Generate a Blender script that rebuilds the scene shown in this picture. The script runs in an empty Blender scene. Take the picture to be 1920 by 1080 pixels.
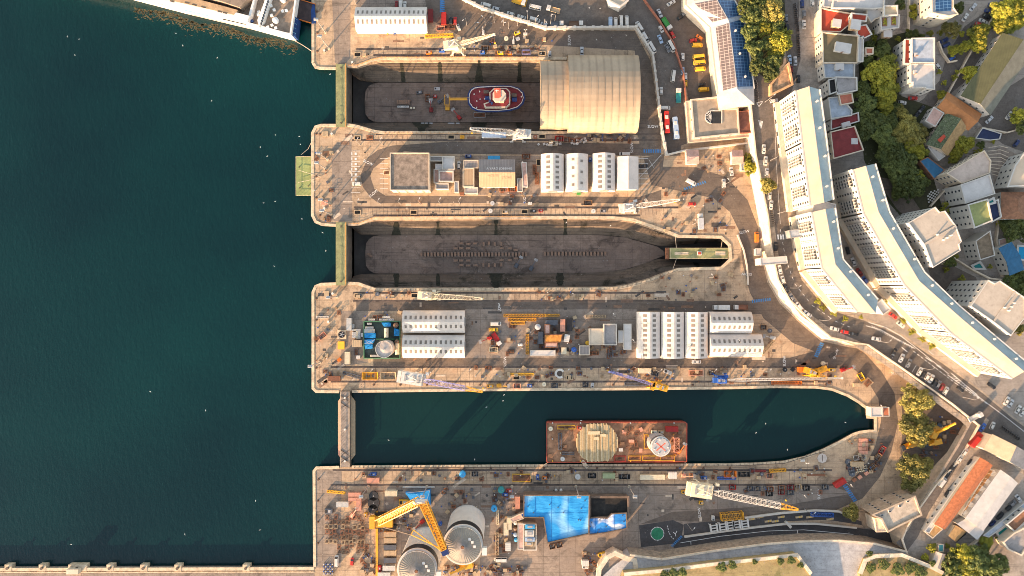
import bpy, math, random
from mathutils import Vector, Matrix, geometry
R = math.radians
rnd = random.Random(11)
sc = bpy.context.scene
col = sc.collection
# metres per photo unit on the quay and flying height of the camera
S, H = .27, 350.0
FR = [0., 0., 1.]
def fr(x=0., y=0., s=1.):
 FR[:] = [x, y, s]
def PX(x, y): return (FR[0] + x / FR[2], FR[1] + y / FR[2])
def W(x, y, z=0.):
 a, b = PX(x, y); k = S * (H - z) / H
 return Vector(((a - 960) * k, (540 - b) * k, z))
def WL(pts, z=0.): return [W(p[0], p[1], z) for p in pts]
def U(n, z=0.): return n / FR[2] * S * (H - z) / H      # a length on the survey in metres

# ------------------------------------------------------------------ materials
MATS = {}
def nd(nt, t, **kw):
 n = nt.nodes.new(t)
 for k, v in kw.items(): setattr(n, k, v)
 return n
def mixc(nt, a, b, f, mode='MIX'):
 n = nd(nt, 'ShaderNodeMix', data_type='RGBA', blend_type=mode)
 for sock, v in ((n.inputs[6], a), (n.inputs[7], b), (n.inputs[0], f)):
  if hasattr(v, 'links') or hasattr(v, 'is_linked'): nt.links.new(v, sock)
  elif isinstance(v, (int, float)): sock.default_value = v
  else: sock.default_value = (*v, 1)
 return n.outputs[2]
def noisef(nt, vec, scale, detail=5, lo=.35, hi=.65, rough=.6, dist=0.):
 n = nd(nt, 'ShaderNodeTexNoise'); n.inputs['Scale'].default_value = scale
 n.inputs['Detail'].default_value = detail; n.inputs['Roughness'].default_value = rough
 n.inputs['Distortion'].default_value = dist
 nt.links.new(vec, n.inputs['Vector'])
 m = nd(nt, 'ShaderNodeMapRange'); m.inputs[1].default_value = lo; m.inputs[2].default_value = hi
 nt.links.new(n.outputs[0], m.inputs[0]); return m.outputs[0]
def scaled(nt, vec, s, rot=0):
 m = nd(nt, 'ShaderNodeMapping'); m.inputs['Scale'].default_value = s; m.inputs['Rotation'].default_value = (0, 0, rot)
 nt.links.new(vec, m.inputs['Vector']); return m.outputs[0]
def base(name, rough=.8, metal=0., spec=.3):
 m = bpy.data.materials.new(name); m.use_nodes = True; nt = m.node_tree
 b = nt.nodes['Principled BSDF']; b.inputs['Roughness'].default_value = rough
 b.inputs['Metallic'].default_value = metal; b.inputs['Specular IOR Level'].default_value = spec
 tc = nd(nt, 'ShaderNodeTexCoord')
 return m, nt, b, tc.outputs['Object']
def bump(nt, b, h, st=.3, d=.1):
 n = nd(nt, 'ShaderNodeBump'); n.inputs['Strength'].default_value = st; n.inputs['Distance'].default_value = d
 nt.links.new(h, n.inputs['Height']); nt.links.new(n.outputs[0], b.inputs['Normal'])
def M(name, c, rough=.8, var=.25, scale=.35, metal=0., dirt=.3, dirtc=(.06, .05, .04), spec=.3, stripes=None, grit=3.):
 """worn painted, rendered or concrete surface: colour drift, fine grit and patches of dirt"""
 if name in MATS: return MATS[name]
 m, nt, b, v = base(name, rough, metal, spec)
 lo = tuple(x * (1 - var) for x in c); hi = tuple(min(x * (1 + var), .95) for x in c)
 k = mixc(nt, lo, hi, noisef(nt, v, scale))
 k = mixc(nt, k, tuple(x * (1 - var * .9) for x in c), noisef(nt, v, grit, 3, .5, .8))
 if dirt: 
  g = nd(nt, 'ShaderNodeMath', operation='MULTIPLY'); g.inputs[1].default_value = dirt
  nt.links.new(noisef(nt, v, scale * 2.3, 8, .52, .72, .7), g.inputs[0])
  k = mixc(nt, k, dirtc, g.outputs[0])
 if stripes:
  w = nd(nt, 'ShaderNodeTexWave', bands_direction=stripes[0]); w.inputs['Scale'].default_value = stripes[1]
  w.inputs['Distortion'].default_value = .15
  nt.links.new(v, w.inputs['Vector'])
  q = nd(nt, 'ShaderNodeMapRange'); q.inputs[1].default_value = .0; q.inputs[2].default_value = .35
  q.inputs[3].default_value = stripes[2]; q.inputs[4].default_value = 0
  nt.links.new(w.outputs[1], q.inputs[0])
  k = mixc(nt, k, tuple(x * .45 for x in c), q.outputs[0])
  bump(nt, b, w.outputs[1], .4, .05)
 nt.links.new(k, b.inputs['Base Color'])
 MATS[name] = m; return m
def ground_mat(name, c1, c2, stain, slab=None, stainamt=.6, rust=.0, rot=0., streak=.5, joint=(.10, .08, .07)):
 m, nt, b, v = base(name, .9, 0, .2)
 k = mixc(nt, c1, c2, noisef(nt, v, .035, 6, .38, .62, .65))
 k = mixc(nt, k, tuple(x * .58 for x in c1), noisef(nt, v, .3, 8, .42, .72, .75))
 def amt(f, a):
  g = nd(nt, 'ShaderNodeMath', operation='MULTIPLY'); g.inputs[1].default_value = a; nt.links.new(f, g.inputs[0]); return g.outputs[0]
 if slab:
  br = nd(nt, 'ShaderNodeTexBrick', offset=slab[2] if len(slab) > 2 else .0); br.inputs['Scale'].default_value = 1
  br.inputs['Brick Width'].default_value = slab[0]; br.inputs['Row Height'].default_value = slab[1]
  br.inputs['Mortar Size'].default_value = .10; br.inputs['Mortar Smooth'].default_value = .3
  br.inputs['Color1'].default_value = (.62, .62, .62, 1); br.inputs['Color2'].default_value = (1, 1, 1, 1)
  nt.links.new(scaled(nt, v, (1, 1, 1), rot), br.inputs['Vector'])
  k = mixc(nt, k, br.outputs[0], .28, 'MULTIPLY')
  jf = nd(nt, 'ShaderNodeMath', operation='MULTIPLY'); nt.links.new(br.outputs['Fac'], jf.inputs[0])
  nt.links.new(noisef(nt, v, .09, 4, .42, .72), jf.inputs[1])
  k = mixc(nt, k, joint, jf.outputs[0])
 k = mixc(nt, k, stain, amt(noisef(nt, v, .11, 10, .52, .66, .74, .6), stainamt))
 k = mixc(nt, k, tuple(x * .6 for x in stain), amt(noisef(nt, scaled(nt, v, (.05, 1.1, 1), rot), 1., 6, .56, .72), streak))
 if rust: k = mixc(nt, k, (.30, .13, .055), amt(noisef(nt, v, .16, 9, .57, .68, .75), rust))
 # grains of grit, gravel and small litter
 vo = nd(nt, 'ShaderNodeTexVoronoi'); vo.inputs['Scale'].default_value = .55; nt.links.new(v, vo.inputs['Vector'])
 q = nd(nt, 'ShaderNodeMapRange'); q.inputs[1].default_value = .17; q.inputs[2].default_value = .10; q.inputs[3].default_value = 0; q.inputs[4].default_value = 1
 nt.links.new(vo.outputs['Distance'], q.inputs[0])
 g = nd(nt, 'ShaderNodeMath', operation='MULTIPLY'); nt.links.new(q.outputs[0], g.inputs[0]); nt.links.new(noisef(nt, v, .05, 4, .5, .62), g.inputs[1])
 k = mixc(nt, k, mixc(nt, (.035, .03, .028), (.5, .45, .4), amt(vo.outputs['Color'], .8)), g.outputs[0])
 k = mixc(nt, k, tuple(x * .42 for x in c1), amt(noisef(nt, v, 1.1, 5, .5, .76, .75), .75))
 nt.links.new(k, b.inputs['Base Color'])
 bump(nt, b, noisef(nt, v, 1.1, 6, .2, .8), .25, .08)
 MATS[name] = m; return m
def water_mat(name, deep, mid, amt=.5):
 m, nt, b, v = base(name, .12, 0, .5)
 k = mixc(nt, deep, mid, noisef(nt, scaled(nt, v, (1, 1.3, 1), R(40)), .006, 5, .36, .66, .55))
 k = mixc(nt, k, tuple(min(x * 2.2 + .012, 1) for x in mid), noisef(nt, scaled(nt, v, (1., .28, 1), R(-62)), .8, 6, .62, .95, .7))
 nt.links.new(k, b.inputs['Base Color'])
 b.inputs['IOR'].default_value = 1.33
 n1 = nd(nt, 'ShaderNodeTexNoise'); n1.inputs['Scale'].default_value = .55; n1.inputs['Detail'].default_value = 8; n1.inputs['Roughness'].default_value = .65
 nt.links.new(scaled(nt, v, (1, .45, 1), R(-62)), n1.inputs['Vector'])
 bump(nt, b, n1.outputs[0], amt, .5)
 MATS[name] = m; return m
def leaf_mat(name, c, c2):
 m, nt, b, v = base(name, .6, 0, .25)
 k = mixc(nt, c, c2, noisef(nt, v, .9, 3, .35, .65))
 oi = nd(nt, 'ShaderNodeObjectInfo')
 hs = nd(nt, 'ShaderNodeHueSaturation'); nt.links.new(k, hs.inputs['Color'])
 mr = nd(nt, 'ShaderNodeMapRange'); mr.inputs[3].default_value = .65; mr.inputs[4].default_value = 1.3
 nt.links.new(oi.outputs['Random'], mr.inputs[0]); nt.links.new(mr.outputs[0], hs.inputs['Value'])
 nt.links.new(hs.outputs[0], b.inputs['Base Color'])
 b.inputs['Subsurface Weight'].default_value = 0
 MATS[name] = m; return m
def tarp_mat(name, c, pale, lo, hi, sc_):
 m, nt, b, v = base(name, .5, 0, .3)
 k = mixc(nt, c, pale, noisef(nt, v, sc_, 2, lo, hi, .45, .4)); k = mixc(nt, k, tuple(x * .6 for x in c), noisef(nt, scaled(nt, v, (.25, 1, 1), .5), .5, 4, .58, .8))
 nt.links.new(k, b.inputs['Base Color']); bump(nt, b, noisef(nt, scaled(nt, v, (.3, 1, 1), .9), .7, 3, .2, .8), .5, .25); MATS[name] = m; return m
def panel_mat(name, c, line, w, h, rot=0., ls=.09, rough=.25):
 """photovoltaic modules / glazing: cells and a light grid"""
 m, nt, b, v = base(name, rough, 0, .5)
 br = nd(nt, 'ShaderNodeTexBrick', offset=0.); br.inputs['Scale'].default_value = 1
 br.inputs['Brick Width'].default_value = w; br.inputs['Row Height'].default_value = h
 br.inputs['Mortar Size'].default_value = ls; br.inputs['Mortar Smooth'].default_value = .2
 br.inputs['Color1'].default_value = (*c, 1); br.inputs['Color2'].default_value = (*[x * .75 for x in c], 1); br.inputs['Mortar'].default_value = (*line, 1)
 nt.links.new(scaled(nt, v, (1, 1, 1), rot), br.inputs['Vector'])
 nt.links.new(br.outputs[0], b.inputs['Base Color']); MATS[name] = m; return m

# ------------------------------------------------------------------ meshes
class MB:
 def __init__(s): s.v = []; s.f = []; s.mi = []; s.k = 0
 def face(s, pts):
  i = len(s.v); s.v += [tuple(p) for p in pts]; s.f.append(tuple(range(i, i + len(pts)))); s.mi.append(s.k); return s
 def loops(s, rings, cap0=False, cap1=True):
  n = len(rings[0]); i = len(s.v)
  for r in rings: s.v += [tuple(p) for p in r]
  for a in range(len(rings) - 1):
   for j in range(n):
    p, q = i + a * n + j, i + a * n + (j + 1) % n
    s.f.append((p, q, q + n, p + n)); s.mi.append(s.k)
  if cap0: s.f.append(tuple(range(i + n - 1, i - 1, -1))); s.mi.append(s.k)
  if cap1: s.f.append(tuple(range(i + (len(rings) - 1) * n, i + len(rings) * n))); s.mi.append(s.k)
  return s
 def prism(s, poly, z0, z1, top=True, bot=False):
  return s.loops([[(p[0], p[1], z0) for p in poly], [(p[0], p[1], z1) for p in poly]], bot, top)
 def box(s, x, y, z0, w, d, h, rot=0., taper=1.):
  c, n = math.cos(rot), math.sin(rot); P = []
  for t in (1., taper):
   P.append([(x + (a * w * t / 2) * c - (b * d * t / 2) * n, y + (a * w * t / 2) * n + (b * d * t / 2) * c) for a, b in ((-1, -1), (1, -1), (1, 1), (-1, 1))])
  return s.loops([[(*p, z0) for p in P[0]], [(*p, z0 + h) for p in P[1]]], True, True)
 def bar(s, a, b, w=.2, h=None):
  a, b = Vector(a), Vector(b); d = b - a
  if d.length < 1e-6: return s
  d.normalize(); u = d.cross(Vector((0, 0, 1)))
  if u.length < .05: u = Vector((1, 0, 0))
  u.normalize(); v = u.cross(d); h = h or w
  o = [u * w / 2 + v * h / 2, -u * w / 2 + v * h / 2, -u * w / 2 - v * h / 2, u * w / 2 - v * h / 2]
  return s.loops([[a + q for q in o], [b + q for q in o]], True, True)
 def cyl(s, x, y, z0, z1, r, n=12, r2=None, cap=True):
  r2 = r if r2 is None else r2
  A = [2 * math.pi * i / n for i in range(n)]
  return s.loops([[(x + r * math.cos(a), y + r * math.sin(a), z0) for a in A], [(x + r2 * math.cos(a), y + r2 * math.sin(a), z1) for a in A]], cap, cap)
 def rod(s, a, b, r, n=8, r2=None):
  a, b = Vector(a), Vector(b); d = (b - a).normalized(); u = d.cross(Vector((0, 0, 1)))
  if u.length < .05: u = Vector((1, 0, 0))
  u.normalize(); v = u.cross(d); r2 = r if r2 is None else r2
  A = [2 * math.pi * i / n for i in range(n)]
  return s.loops([[a + (u * math.cos(t) + v * math.sin(t)) * r for t in A], [b + (u * math.cos(t) + v * math.sin(t)) * r2 for t in A]], True, True)
 def ring(s, x, y, z0, z1, r0, r1, n=24):
  A = [2 * math.pi * i / n for i in range(n)]
  f = lambda r, z: [(x + r * math.cos(a), y + r * math.sin(a), z) for a in A]
  return s.loops([f(r1, z0), f(r1, z1), f(r0, z1), f(r0, z0)], False, False)
 def ball(s, x, y, z, rx, ry=None, rz=None, n=8, m=5):
  ry = ry or rx; rz = rz or rx; L = []
  for j in range(m + 1):
   t = math.pi * (j + .02) / (m + .04) - math.pi / 2
   L.append([(x + rx * math.cos(t) * math.cos(2 * math.pi * i / n), y + ry * math.cos(t) * math.sin(2 * math.pi * i / n), z + rz * math.sin(t)) for i in range(n)])
  return s.loops(L, True, True)
 def path(s, pts, w, h, closed=False):
  """a kerb, rail or wall run: mitred strip of width w, base at each point's z, height h"""
  n = len(pts); P = [Vector(p) for p in pts]; A = []; B = []
  for i in range(n):
   p0 = P[i - 1] if (i or closed) else P[i]; p1 = P[(i + 1) % n] if (i < n - 1 or closed) else P[i]
   d1 = (P[i] - p0).xy; d2 = (p1 - P[i]).xy
   d1 = d1.normalized() if d1.length > 1e-6 else d2.normalized(); d2 = d2.normalized() if d2.length > 1e-6 else d1
   t = (d1 + d2); t = t.normalized() if t.length > .1 else d1
   nn = Vector((-t.y, t.x)); q = min(1 / max(nn.dot(Vector((-d1.y, d1.x))), .4), 2.)
   o = nn * w / 2 * q; z = P[i].z
   A.append((P[i].x + o.x, P[i].y + o.y, z)); B.append((P[i].x - o.x, P[i].y - o.y, z))
  up = lambda p: (p[0], p[1], p[2] + h)
  secs = [[B[i], A[i], up(A[i]), up(B[i])] for i in range(n)]
  for i in range(n if closed else n - 1):
   j = (i + 1) % n
   for k in range(4): s.face([secs[i][k], secs[i][(k + 1) % 4], secs[j][(k + 1) % 4], secs[j][k]])
  if not closed: s.face(secs[0]); s.face(secs[-1][::-1])
  return s
 def sheet(s, poly, z, holes=()):
  """flat polygon, tessellated, with holes"""
  L = [[Vector((p[0], p[1], 0)) for p in poly]] + [[Vector((p[0], p[1], 0)) for p in h] for h in holes]
  V = [p for l in L for p in l]; i = len(s.v); s.v += [(p.x, p.y, z) for p in V]
  for t in geometry.tessellate_polygon(L):
   a, b, c = (V[k] for k in t)
   if (b - a).cross(c - a).z < 0: t = (t[0], t[2], t[1])
   s.f.append(tuple(i + k for k in t)); s.mi.append(s.k)
  return s
 def strip(s, pts, w, dz=0.):
  P = [Vector(p) for p in pts]; n = len(P); E = []
  for i in range(n):
   d = (P[min(i + 1, n - 1)] - P[max(i - 1, 0)]).xy.normalized(); ww = w[i] if isinstance(w, (list, tuple)) else w
   o = Vector((-d.y, d.x)) * ww / 2
   E.append(((P[i].x + o.x, P[i].y + o.y, P[i].z + dz), (P[i].x - o.x, P[i].y - o.y, P[i].z + dz)))
  for i in range(n - 1): s.face([E[i][1], E[i + 1][1], E[i + 1][0], E[i][0]])
  return s
 def mesh(s, name, mats, off=(0, 0, 0)):
  me = bpy.data.meshes.new(name)
  me.from_pydata([(a - off[0], b - off[1], c - off[2]) for a, b, c in s.v], [], s.f)
  for m in (mats if isinstance(mats, (list, tuple)) else [mats]): me.materials.append(m)
  if s.k or any(s.mi): me.polygons.foreach_set('material_index', s.mi)
  me.update(); return me
 def build(s, name, mats, parent=None, world=True, label=None, kind=None):
  """world=True: the mesh was laid out in site metres and is brought into its parent's frame"""
  off = ORG.get(parent.name, (0, 0, 0)) if (parent and world) else (0, 0, 0)
  o = bpy.data.objects.new(name, s.mesh(name, mats, off)); col.objects.link(o)
  if parent: o.parent = parent; ORG[o.name] = ORG.get(parent.name, (0, 0, 0))
  if label: o['label'] = label
  if kind: o['kind'] = kind
  return o
ORG = {}
def mo(name, me, parent=None, mw=None):
 o = bpy.data.objects.new(name, me); col.objects.link(o)
 if parent: o.parent = parent
 if mw: o.matrix_local = mw
 return o
THINGS = []
def tag(o, label, cat, group=None):
 o['label'] = label; o['category'] = cat
 if group: o['group'] = group
 THINGS.append(o); return o
def thing(name, label, cat, loc=(0, 0, 0), rz=0., group=None, sc_=None):
 o = bpy.data.objects.new(name, None); col.objects.link(o); o.location = loc; o.rotation_euler = (0, 0, rz)
 o.empty_display_size = .5
 if sc_: o.scale = sc_
 ORG[o.name] = tuple(loc); return tag(o, label, cat, group)
KIDS = {}
def dup(root, loc, rz, label, group=None, scale=None):
 """a copy of a finished thing with copies of its parts and sub-parts"""
 def cp(o, par):
  c = o.copy(); col.objects.link(c)
  if par: c.parent = par
  for ch in list(o.children): cp(ch, c)
  return c
 r = cp(root, None); r.location = loc; r.rotation_euler = (0, 0, rz)
 if scale: r.scale = scale
 r['label'] = label
 if group: r['group'] = group
 THINGS.append(r); return r
def place(key, make, loc, rz, label, group=None, scale=None, **kw):
 """the first of a kind is built, the rest are copies"""
 if key not in KIDS:
  r = KIDS[key] = make(**kw); r.location = loc; r.rotation_euler = (0, 0, rz)
  if scale: r.scale = scale
  r['label'] = label
  if group: r['group'] = group
  return r
 return dup(KIDS[key], loc, rz, label, group, scale)
def struct(mb, name, mat):
 o = mb.build(name, mat); o['kind'] = 'structure'; return o
ORD = 'second third fourth fifth sixth seventh eighth ninth tenth eleventh twelfth'.split()
def finish_labels():
 by = {}
 for o in THINGS: by.setdefault(o['label'], []).append(o)
 for lab, os_ in by.items():
  n = len(os_)
  if n == 1: continue
  if n > 12: 
   for o in os_:
    if not o.get('group'): o['group'] = lab[:60]
   continue
  xs = [o.location.x for o in os_]; ys = [o.location.y for o in os_]
  hor = max(xs) - min(xs) >= max(ys) - min(ys)
  os_.sort(key=lambda o: o.location.x if hor else -o.location.y)
  a, z = ('leftmost', 'rightmost') if hor else ('topmost', 'lowest')
  for i, o in enumerate(os_):
   w = a if i == 0 else z if i == n - 1 else ORD[i - 1] + (' from the left' if hor else ' from the top')
   o['label'] = lab + ', ' + (w + ' of the ' + ('two' if n == 2 else 'row') if i in (0, n - 1) else w)
   if not o.get('group'): o['group'] = lab[:60]
# ------------------------------------------------------------------ world, sun, camera
ELEV, SUNAZ = R(11.5), math.atan2(-.64, -.77)
w = bpy.data.worlds.new('World'); sc.world = w; w.use_nodes = True
nt = w.node_tree; sk = nt.nodes.new('ShaderNodeTexSky'); sk.sky_type = 'NISHITA'; sk.sun_disc = False
sk.sun_elevation = ELEV; sk.sun_rotation = SUNAZ; sk.air_density = 1.; sk.dust_density = 1.5; sk.ozone_density = .6
hs = nt.nodes.new('ShaderNodeHueSaturation'); hs.inputs['Saturation'].default_value = .62; nt.links.new(sk.outputs[0], hs.inputs['Color']); nt.links.new(hs.outputs[0], nt.nodes['Background'].inputs[0]); nt.nodes['Background'].inputs[1].default_value = .15
sl = bpy.data.lights.new('sun', 'SUN'); sl.energy = 4.8; sl.angle = R(.5); sl.color = (1, .63, .35)
so = bpy.data.objects.new('sun', sl); col.objects.link(so)
sd = Vector((math.sin(SUNAZ) * math.cos(ELEV), math.cos(SUNAZ) * math.cos(ELEV), math.sin(ELEV)))
so.rotation_euler = (-sd).to_track_quat('-Z', 'Y').to_euler(); so.location = sd * 500
cd = bpy.data.cameras.new('camera'); co = bpy.data.objects.new('camera', cd); col.objects.link(co)
co.location = (0, 0, H); cd.sensor_width = 36; cd.lens = 36 * H / (1920 * S); cd.clip_end = 3000; cd.clip_start = 1
sc.camera = co
vs = sc.view_settings; vs.view_transform = 'Standard'; vs.look = 'None'; vs.gamma = 1; vs.exposure = 1.68
sc.cycles.filter_width = .95

# ------------------------------------------------------------------ ground, docks, water
CONC = ground_mat('quay concrete', (.60, .43, .275), (.41, .305, .215), (.10, .074, .055), (6.5, 6.5), .75, .35)
GREY = ground_mat('grey concrete', (.36, .285, .225), (.25, .205, .17), (.06, .052, .045), (8, 8), .7, .12)
ASPH = ground_mat('asphalt', (.19, .148, .115), (.135, .11, .094), (.05, .045, .042), None, .4, 0, 0, .5)
ROADM = ground_mat('street asphalt', (.17, .142, .12), (.135, .118, .105), (.06, .052, .048), None, .4, 0, 0, .3)
DARKA = ground_mat('new asphalt', (.09, .082, .08), (.07, .066, .066), (.03, .03, .03), None, .3, 0, 0, .3)
PAVE = ground_mat('paving', (.50, .40, .30), (.42, .33, .25), (.16, .13, .1), (2.2, 2.2), .35, .0)
SOIL = ground_mat('soil', (.07, .065, .035), (.05, .06, .025), (.03, .03, .015), None, .6, 0)
DRYG = ground_mat('dry grass', (.42, .31, .16), (.30, .25, .11), (.10, .11, .04), None, .75, .25)
DOCKF = ground_mat('dock floor', (.29, .215, .17), (.19, .145, .12), (.05, .04, .034), (9, 5), .8, .10, 0, .7)
DOCKW = ground_mat('shade toned wall stone', (.195, .15, .112), (.125, .10, .08), (.022, .022, .014), (12, 1.4, .5), .95, .06, 0, .9)  # stone darkened to hold the docks' shade, besides its weed stains
COPE = M('coping stone', (.56, .44, .30), .8, .25, .4, dirt=.5)
CREAM = M('cream render', (.58, .48, .36), .85, .12, .2, dirt=.2)
SEA = water_mat('sea water', (.0012, .0165, .020), (.002, .029, .030), .4)
DOCKWATER = water_mat('still dock water', (.002, .016, .019), (.004, .024, .023), .15)
fr()
D3 = [(651, 124, 661, 140), (669, 124, 674, 149), (698, 113, 702, 154), (715, 109.5, 722, 154), (860, 109.5, 860, 154), (1012, 109.5, 1012, 154), (1184, 109.5, 1184, 154),
      (1184, 249, 1184, 230), (1012, 249, 1012, 230), (860, 249, 860, 230), (720, 249, 722, 230), (704, 247, 704, 230), (669, 237, 674, 232), (651, 234, 661, 230)]
D2 = [(652, 421, 663, 430), (672, 420, 677, 440), (703, 409, 704, 441), (860, 408, 860, 441), (1000, 407.5, 1000, 440), (1120, 407.5, 1120, 440), (1153, 408.6, 1160, 443),
      (1186, 412, 1190, 449), (1219, 423, 1215, 456), (1245, 432, 1235, 461), (1272, 443, 1258, 461), (1352, 444.7, 1350, 452), (1368, 460, 1364, 466), (1370, 486, 1366, 483),
      (1352, 502.7, 1350, 497), (1272, 505, 1258, 488), (1245, 515, 1236, 485), (1219, 525.6, 1214, 491), (1179, 536.6, 1183, 503), (1153, 541, 1153, 508), (1100, 542, 1100, 512),
      (1000, 542, 1000, 512.5), (860, 543, 860, 513), (704, 543.5, 704, 513), (672, 532, 677, 514), (652, 531, 663, 518)]
D1 = [(660, 734), (900, 731), (1200, 729), (1380, 727), (1455, 725), (1530, 726), (1560, 730), (1590, 742), (1610, 754), (1626, 766), (1627, 782), (1641, 783), (1641, 808), (1629, 808),
      (1612, 810), (1600, 814), (1575, 828), (1545, 843), (1510, 857), (1470, 866), (1420, 869.5), (1360, 871), (1000, 873), (660, 875)]
quay = [(587, -200), (587, 118), (592, 126), (600, 128), (630, 128.5)] + [d[:2] for d in D3] + [(630, 235), (602, 235), (592, 238), (586, 250), (586, 404), (592, 416), (604, 421), (630, 422.5)] + \
       [d[:2] for d in D2] + [(630, 532), (602, 533), (592, 537), (587, 548), (587, 728), (593, 734), (636, 734.5)] + D1 + [(636, 876), (594, 877), (589, 883), (590, 1063), (593, 1500),
       (2600, 1500), (2600, -200)]
QW = WL(quay)
struct(MB().sheet(QW, 0), 'quay_ground', CONC)
sk_ = MB(); n = len(quay)
front = [i for i in range(n - 3)]
for i in front:
 a, b = QW[i], QW[i + 1]
 if quay[i][0] > 2000 or quay[i + 1][0] > 2000: continue
 sk_.face([(a.x, a.y, -14), (b.x, b.y, -14), (b.x, b.y, 0), (a.x, a.y, 0)])
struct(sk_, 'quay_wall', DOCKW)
def terraced(D, name, zf):
 m = MB(); rings = []
 prof = [(0, 0), (.0, -1.6)]
 for i in range(7): prof += [(.07 * (i + 1), -1.6 - .75 * i), (.07 * (i + 1), -1.6 - .75 * (i + 1))]
 for i in range(4): prof += [(.49 + .115 * (i + 1) - .03, -6.85 - 1.2 * i - .9), (.49 + .115 * (i + 1), -6.85 - 1.2 * (i + 1))]
 prof += [(1., -11.8), (1., zf)]
 A = WL([d[:2] for d in D]); B = WL([d[2:] for d in D], -12.)
 for t, z in prof: rings.append([(a.x + (b.x - a.x) * t, a.y + (b.y - a.y) * t, z) for a, b in zip(A, B)])
 n = len(D)
 for k in range(len(rings) - 1):
  m.k = 1 if k < 5 else 0  # top steps take a lighter stone: sunlight painted into the colour
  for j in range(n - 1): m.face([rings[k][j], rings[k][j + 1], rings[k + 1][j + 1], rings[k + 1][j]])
 struct(m, name + '_wall', [DOCKW, M('sun toned altar stone', (.42, .31, .21), .85, .3, .4, dirt=.6)]); r = random.Random(len(name)); m = MB()
 for j in range(n - 1):
  L = math.hypot(A[j + 1].x - A[j].x, A[j + 1].y - A[j].y)
  for q in range(int(L / 19)):
   f = (q + .5) / int(L / 19); w_ = r.uniform(.5, 1.1) / L; lo = r.randrange(2, 8); sg = .07 if A[j].y < B[j].y else -.07
   for k in range(lo, len(rings) - 2):
    w_ *= r.uniform(.85, 1.25); pt = lambda kk, ff: Vector(rings[kk][j]).lerp(Vector(rings[kk][j + 1]), ff) + Vector((0, sg, .07))
    m.face([pt(k, f - w_), pt(k, f + w_), pt(k + 1, f + w_), pt(k + 1, f - w_)])
 struct(m, name + '_weed_streaks', M('black weed', (.03, .03, .02), .9, .4, 1.))
 poly = [(p[0], p[1]) for p in rings[-1]]
 struct(MB().sheet(poly, zf), name + '_sill', M('wet sill', (.05, .045, .04), .6, .4, .1))
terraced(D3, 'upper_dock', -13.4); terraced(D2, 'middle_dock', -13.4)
def dfloor(x0, y0, y1, east, name):
 h = (y1 - y0) / 2; c = (y0 + y1) / 2; P = []
 for i in range(9):
  a = math.pi / 2 + math.pi * i / 8
  P.append((x0 + 26 + 26 * math.cos(a) * (1 if abs(math.cos(a)) > 0 else 1), c - h * (abs(math.sin(a)) ** .55) * (1 if math.sin(a) > 0 else -1)))
 P = P[::-1]
 struct(MB().prism(WL([*P[::-1], *east], -12.), -13.4, -12.), name, DOCKF)
dfloor(683.5, 155, 229, [(1183, 229), (1183, 155)], 'upper_dock_floor')
dfloor(684.5, 441.5, 513, [(1000, 512.5), (1131, 511), (1175, 504), (1208, 494), (1246, 479), (1246, 472), (1232, 462), (1197, 452), (1170, 445), (1120, 440.5), (1000, 440.5)], 'middle_dock_floor')
struct(MB().sheet(WL([(-500, -300), (648, -300), (648, 1500), (-500, 1500)], -2.5), -2.5), 'sea_water', SEA)
struct(MB().sheet(WL([(645, 728), (1000, 722), (1560, 718), (1650, 765), (1650, 812), (1560, 850), (1480, 878), (1200, 882), (645, 882)], -2.4), -2.4), 'dock_water', DOCKWATER)
# copings and low kerbs along the dock edges
for nm, pts, w_, h_ in (('upper_coping', [d[:2] for d in D3[:7]], 1.5, .28), ('upper_coping', [d[:2] for d in D3[7:]], 1.5, .28), ('middle_coping', [d[:2] for d in D2], 1.5, .28), ('lower_coping', D1, 1.3, .3),
      ('pier_coping', quay[1:5], 1.4, .25), ('pier_coping', quay[19:27], 1.4, .25), ('pier_coping', quay[53:60], 1.4, .25), ('pier_coping', quay[84:88], 1.4, .25), ('pier_coping', [(587, -60), (587, 118)], 1.4, .25)):
 struct(MB().path(WL(pts, 0.), w_, h_), 'coping_kerb', COPE)
# crane rails let into the quays
RAIL = M('rail steel', (.10, .075, .06), .6, .3, .5)
rl = MB()
for x0, x1, y in ((668, 1012, 92), (700, 1012, 103), (705, 1240, 251.5), (660, 1240, 262.5), (664, 1272, 389), (700, 1200, 404), (662, 1245, 549), (662, 1245, 564), (750, 1430, 571), (620, 1600, 688), (620, 1560, 715.5),
                 (624, 1560, 881.5), (620, 1600, 909)):
 for o in (-.9, .9): rl.path(WL([(x0, y + o), (x1, y + o)], .004), .22, .05)
 struct(MB().strip(WL([(x0, y), (x1, y)], .006), 1.0), 'rail_channel', M('channel', (.13, .10, .085), .9, .4, .5))
struct(rl, 'crane_rails', RAIL)
jl = MB()
for x0, x1, y0, y1, st in ((700, 1010, 94, 102, 9), (700, 1240, 253, 261, 9), (670, 1260, 391, 403, 7), (664, 1240, 551, 562, 10), (760, 1600, 717, 724, 8), (660, 1380, 690, 713, 22), (640, 1540, 884, 907, 24), (592, 622, 130, 131, 40)):
 for x in range(x0, x1, st): jl.path(WL([(x, y0), (x + 1, y1)], .003), .14, .004)
struct(jl, 'quay_joints', RAIL)
pr = random.Random(21); pm_ = MB()
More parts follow.
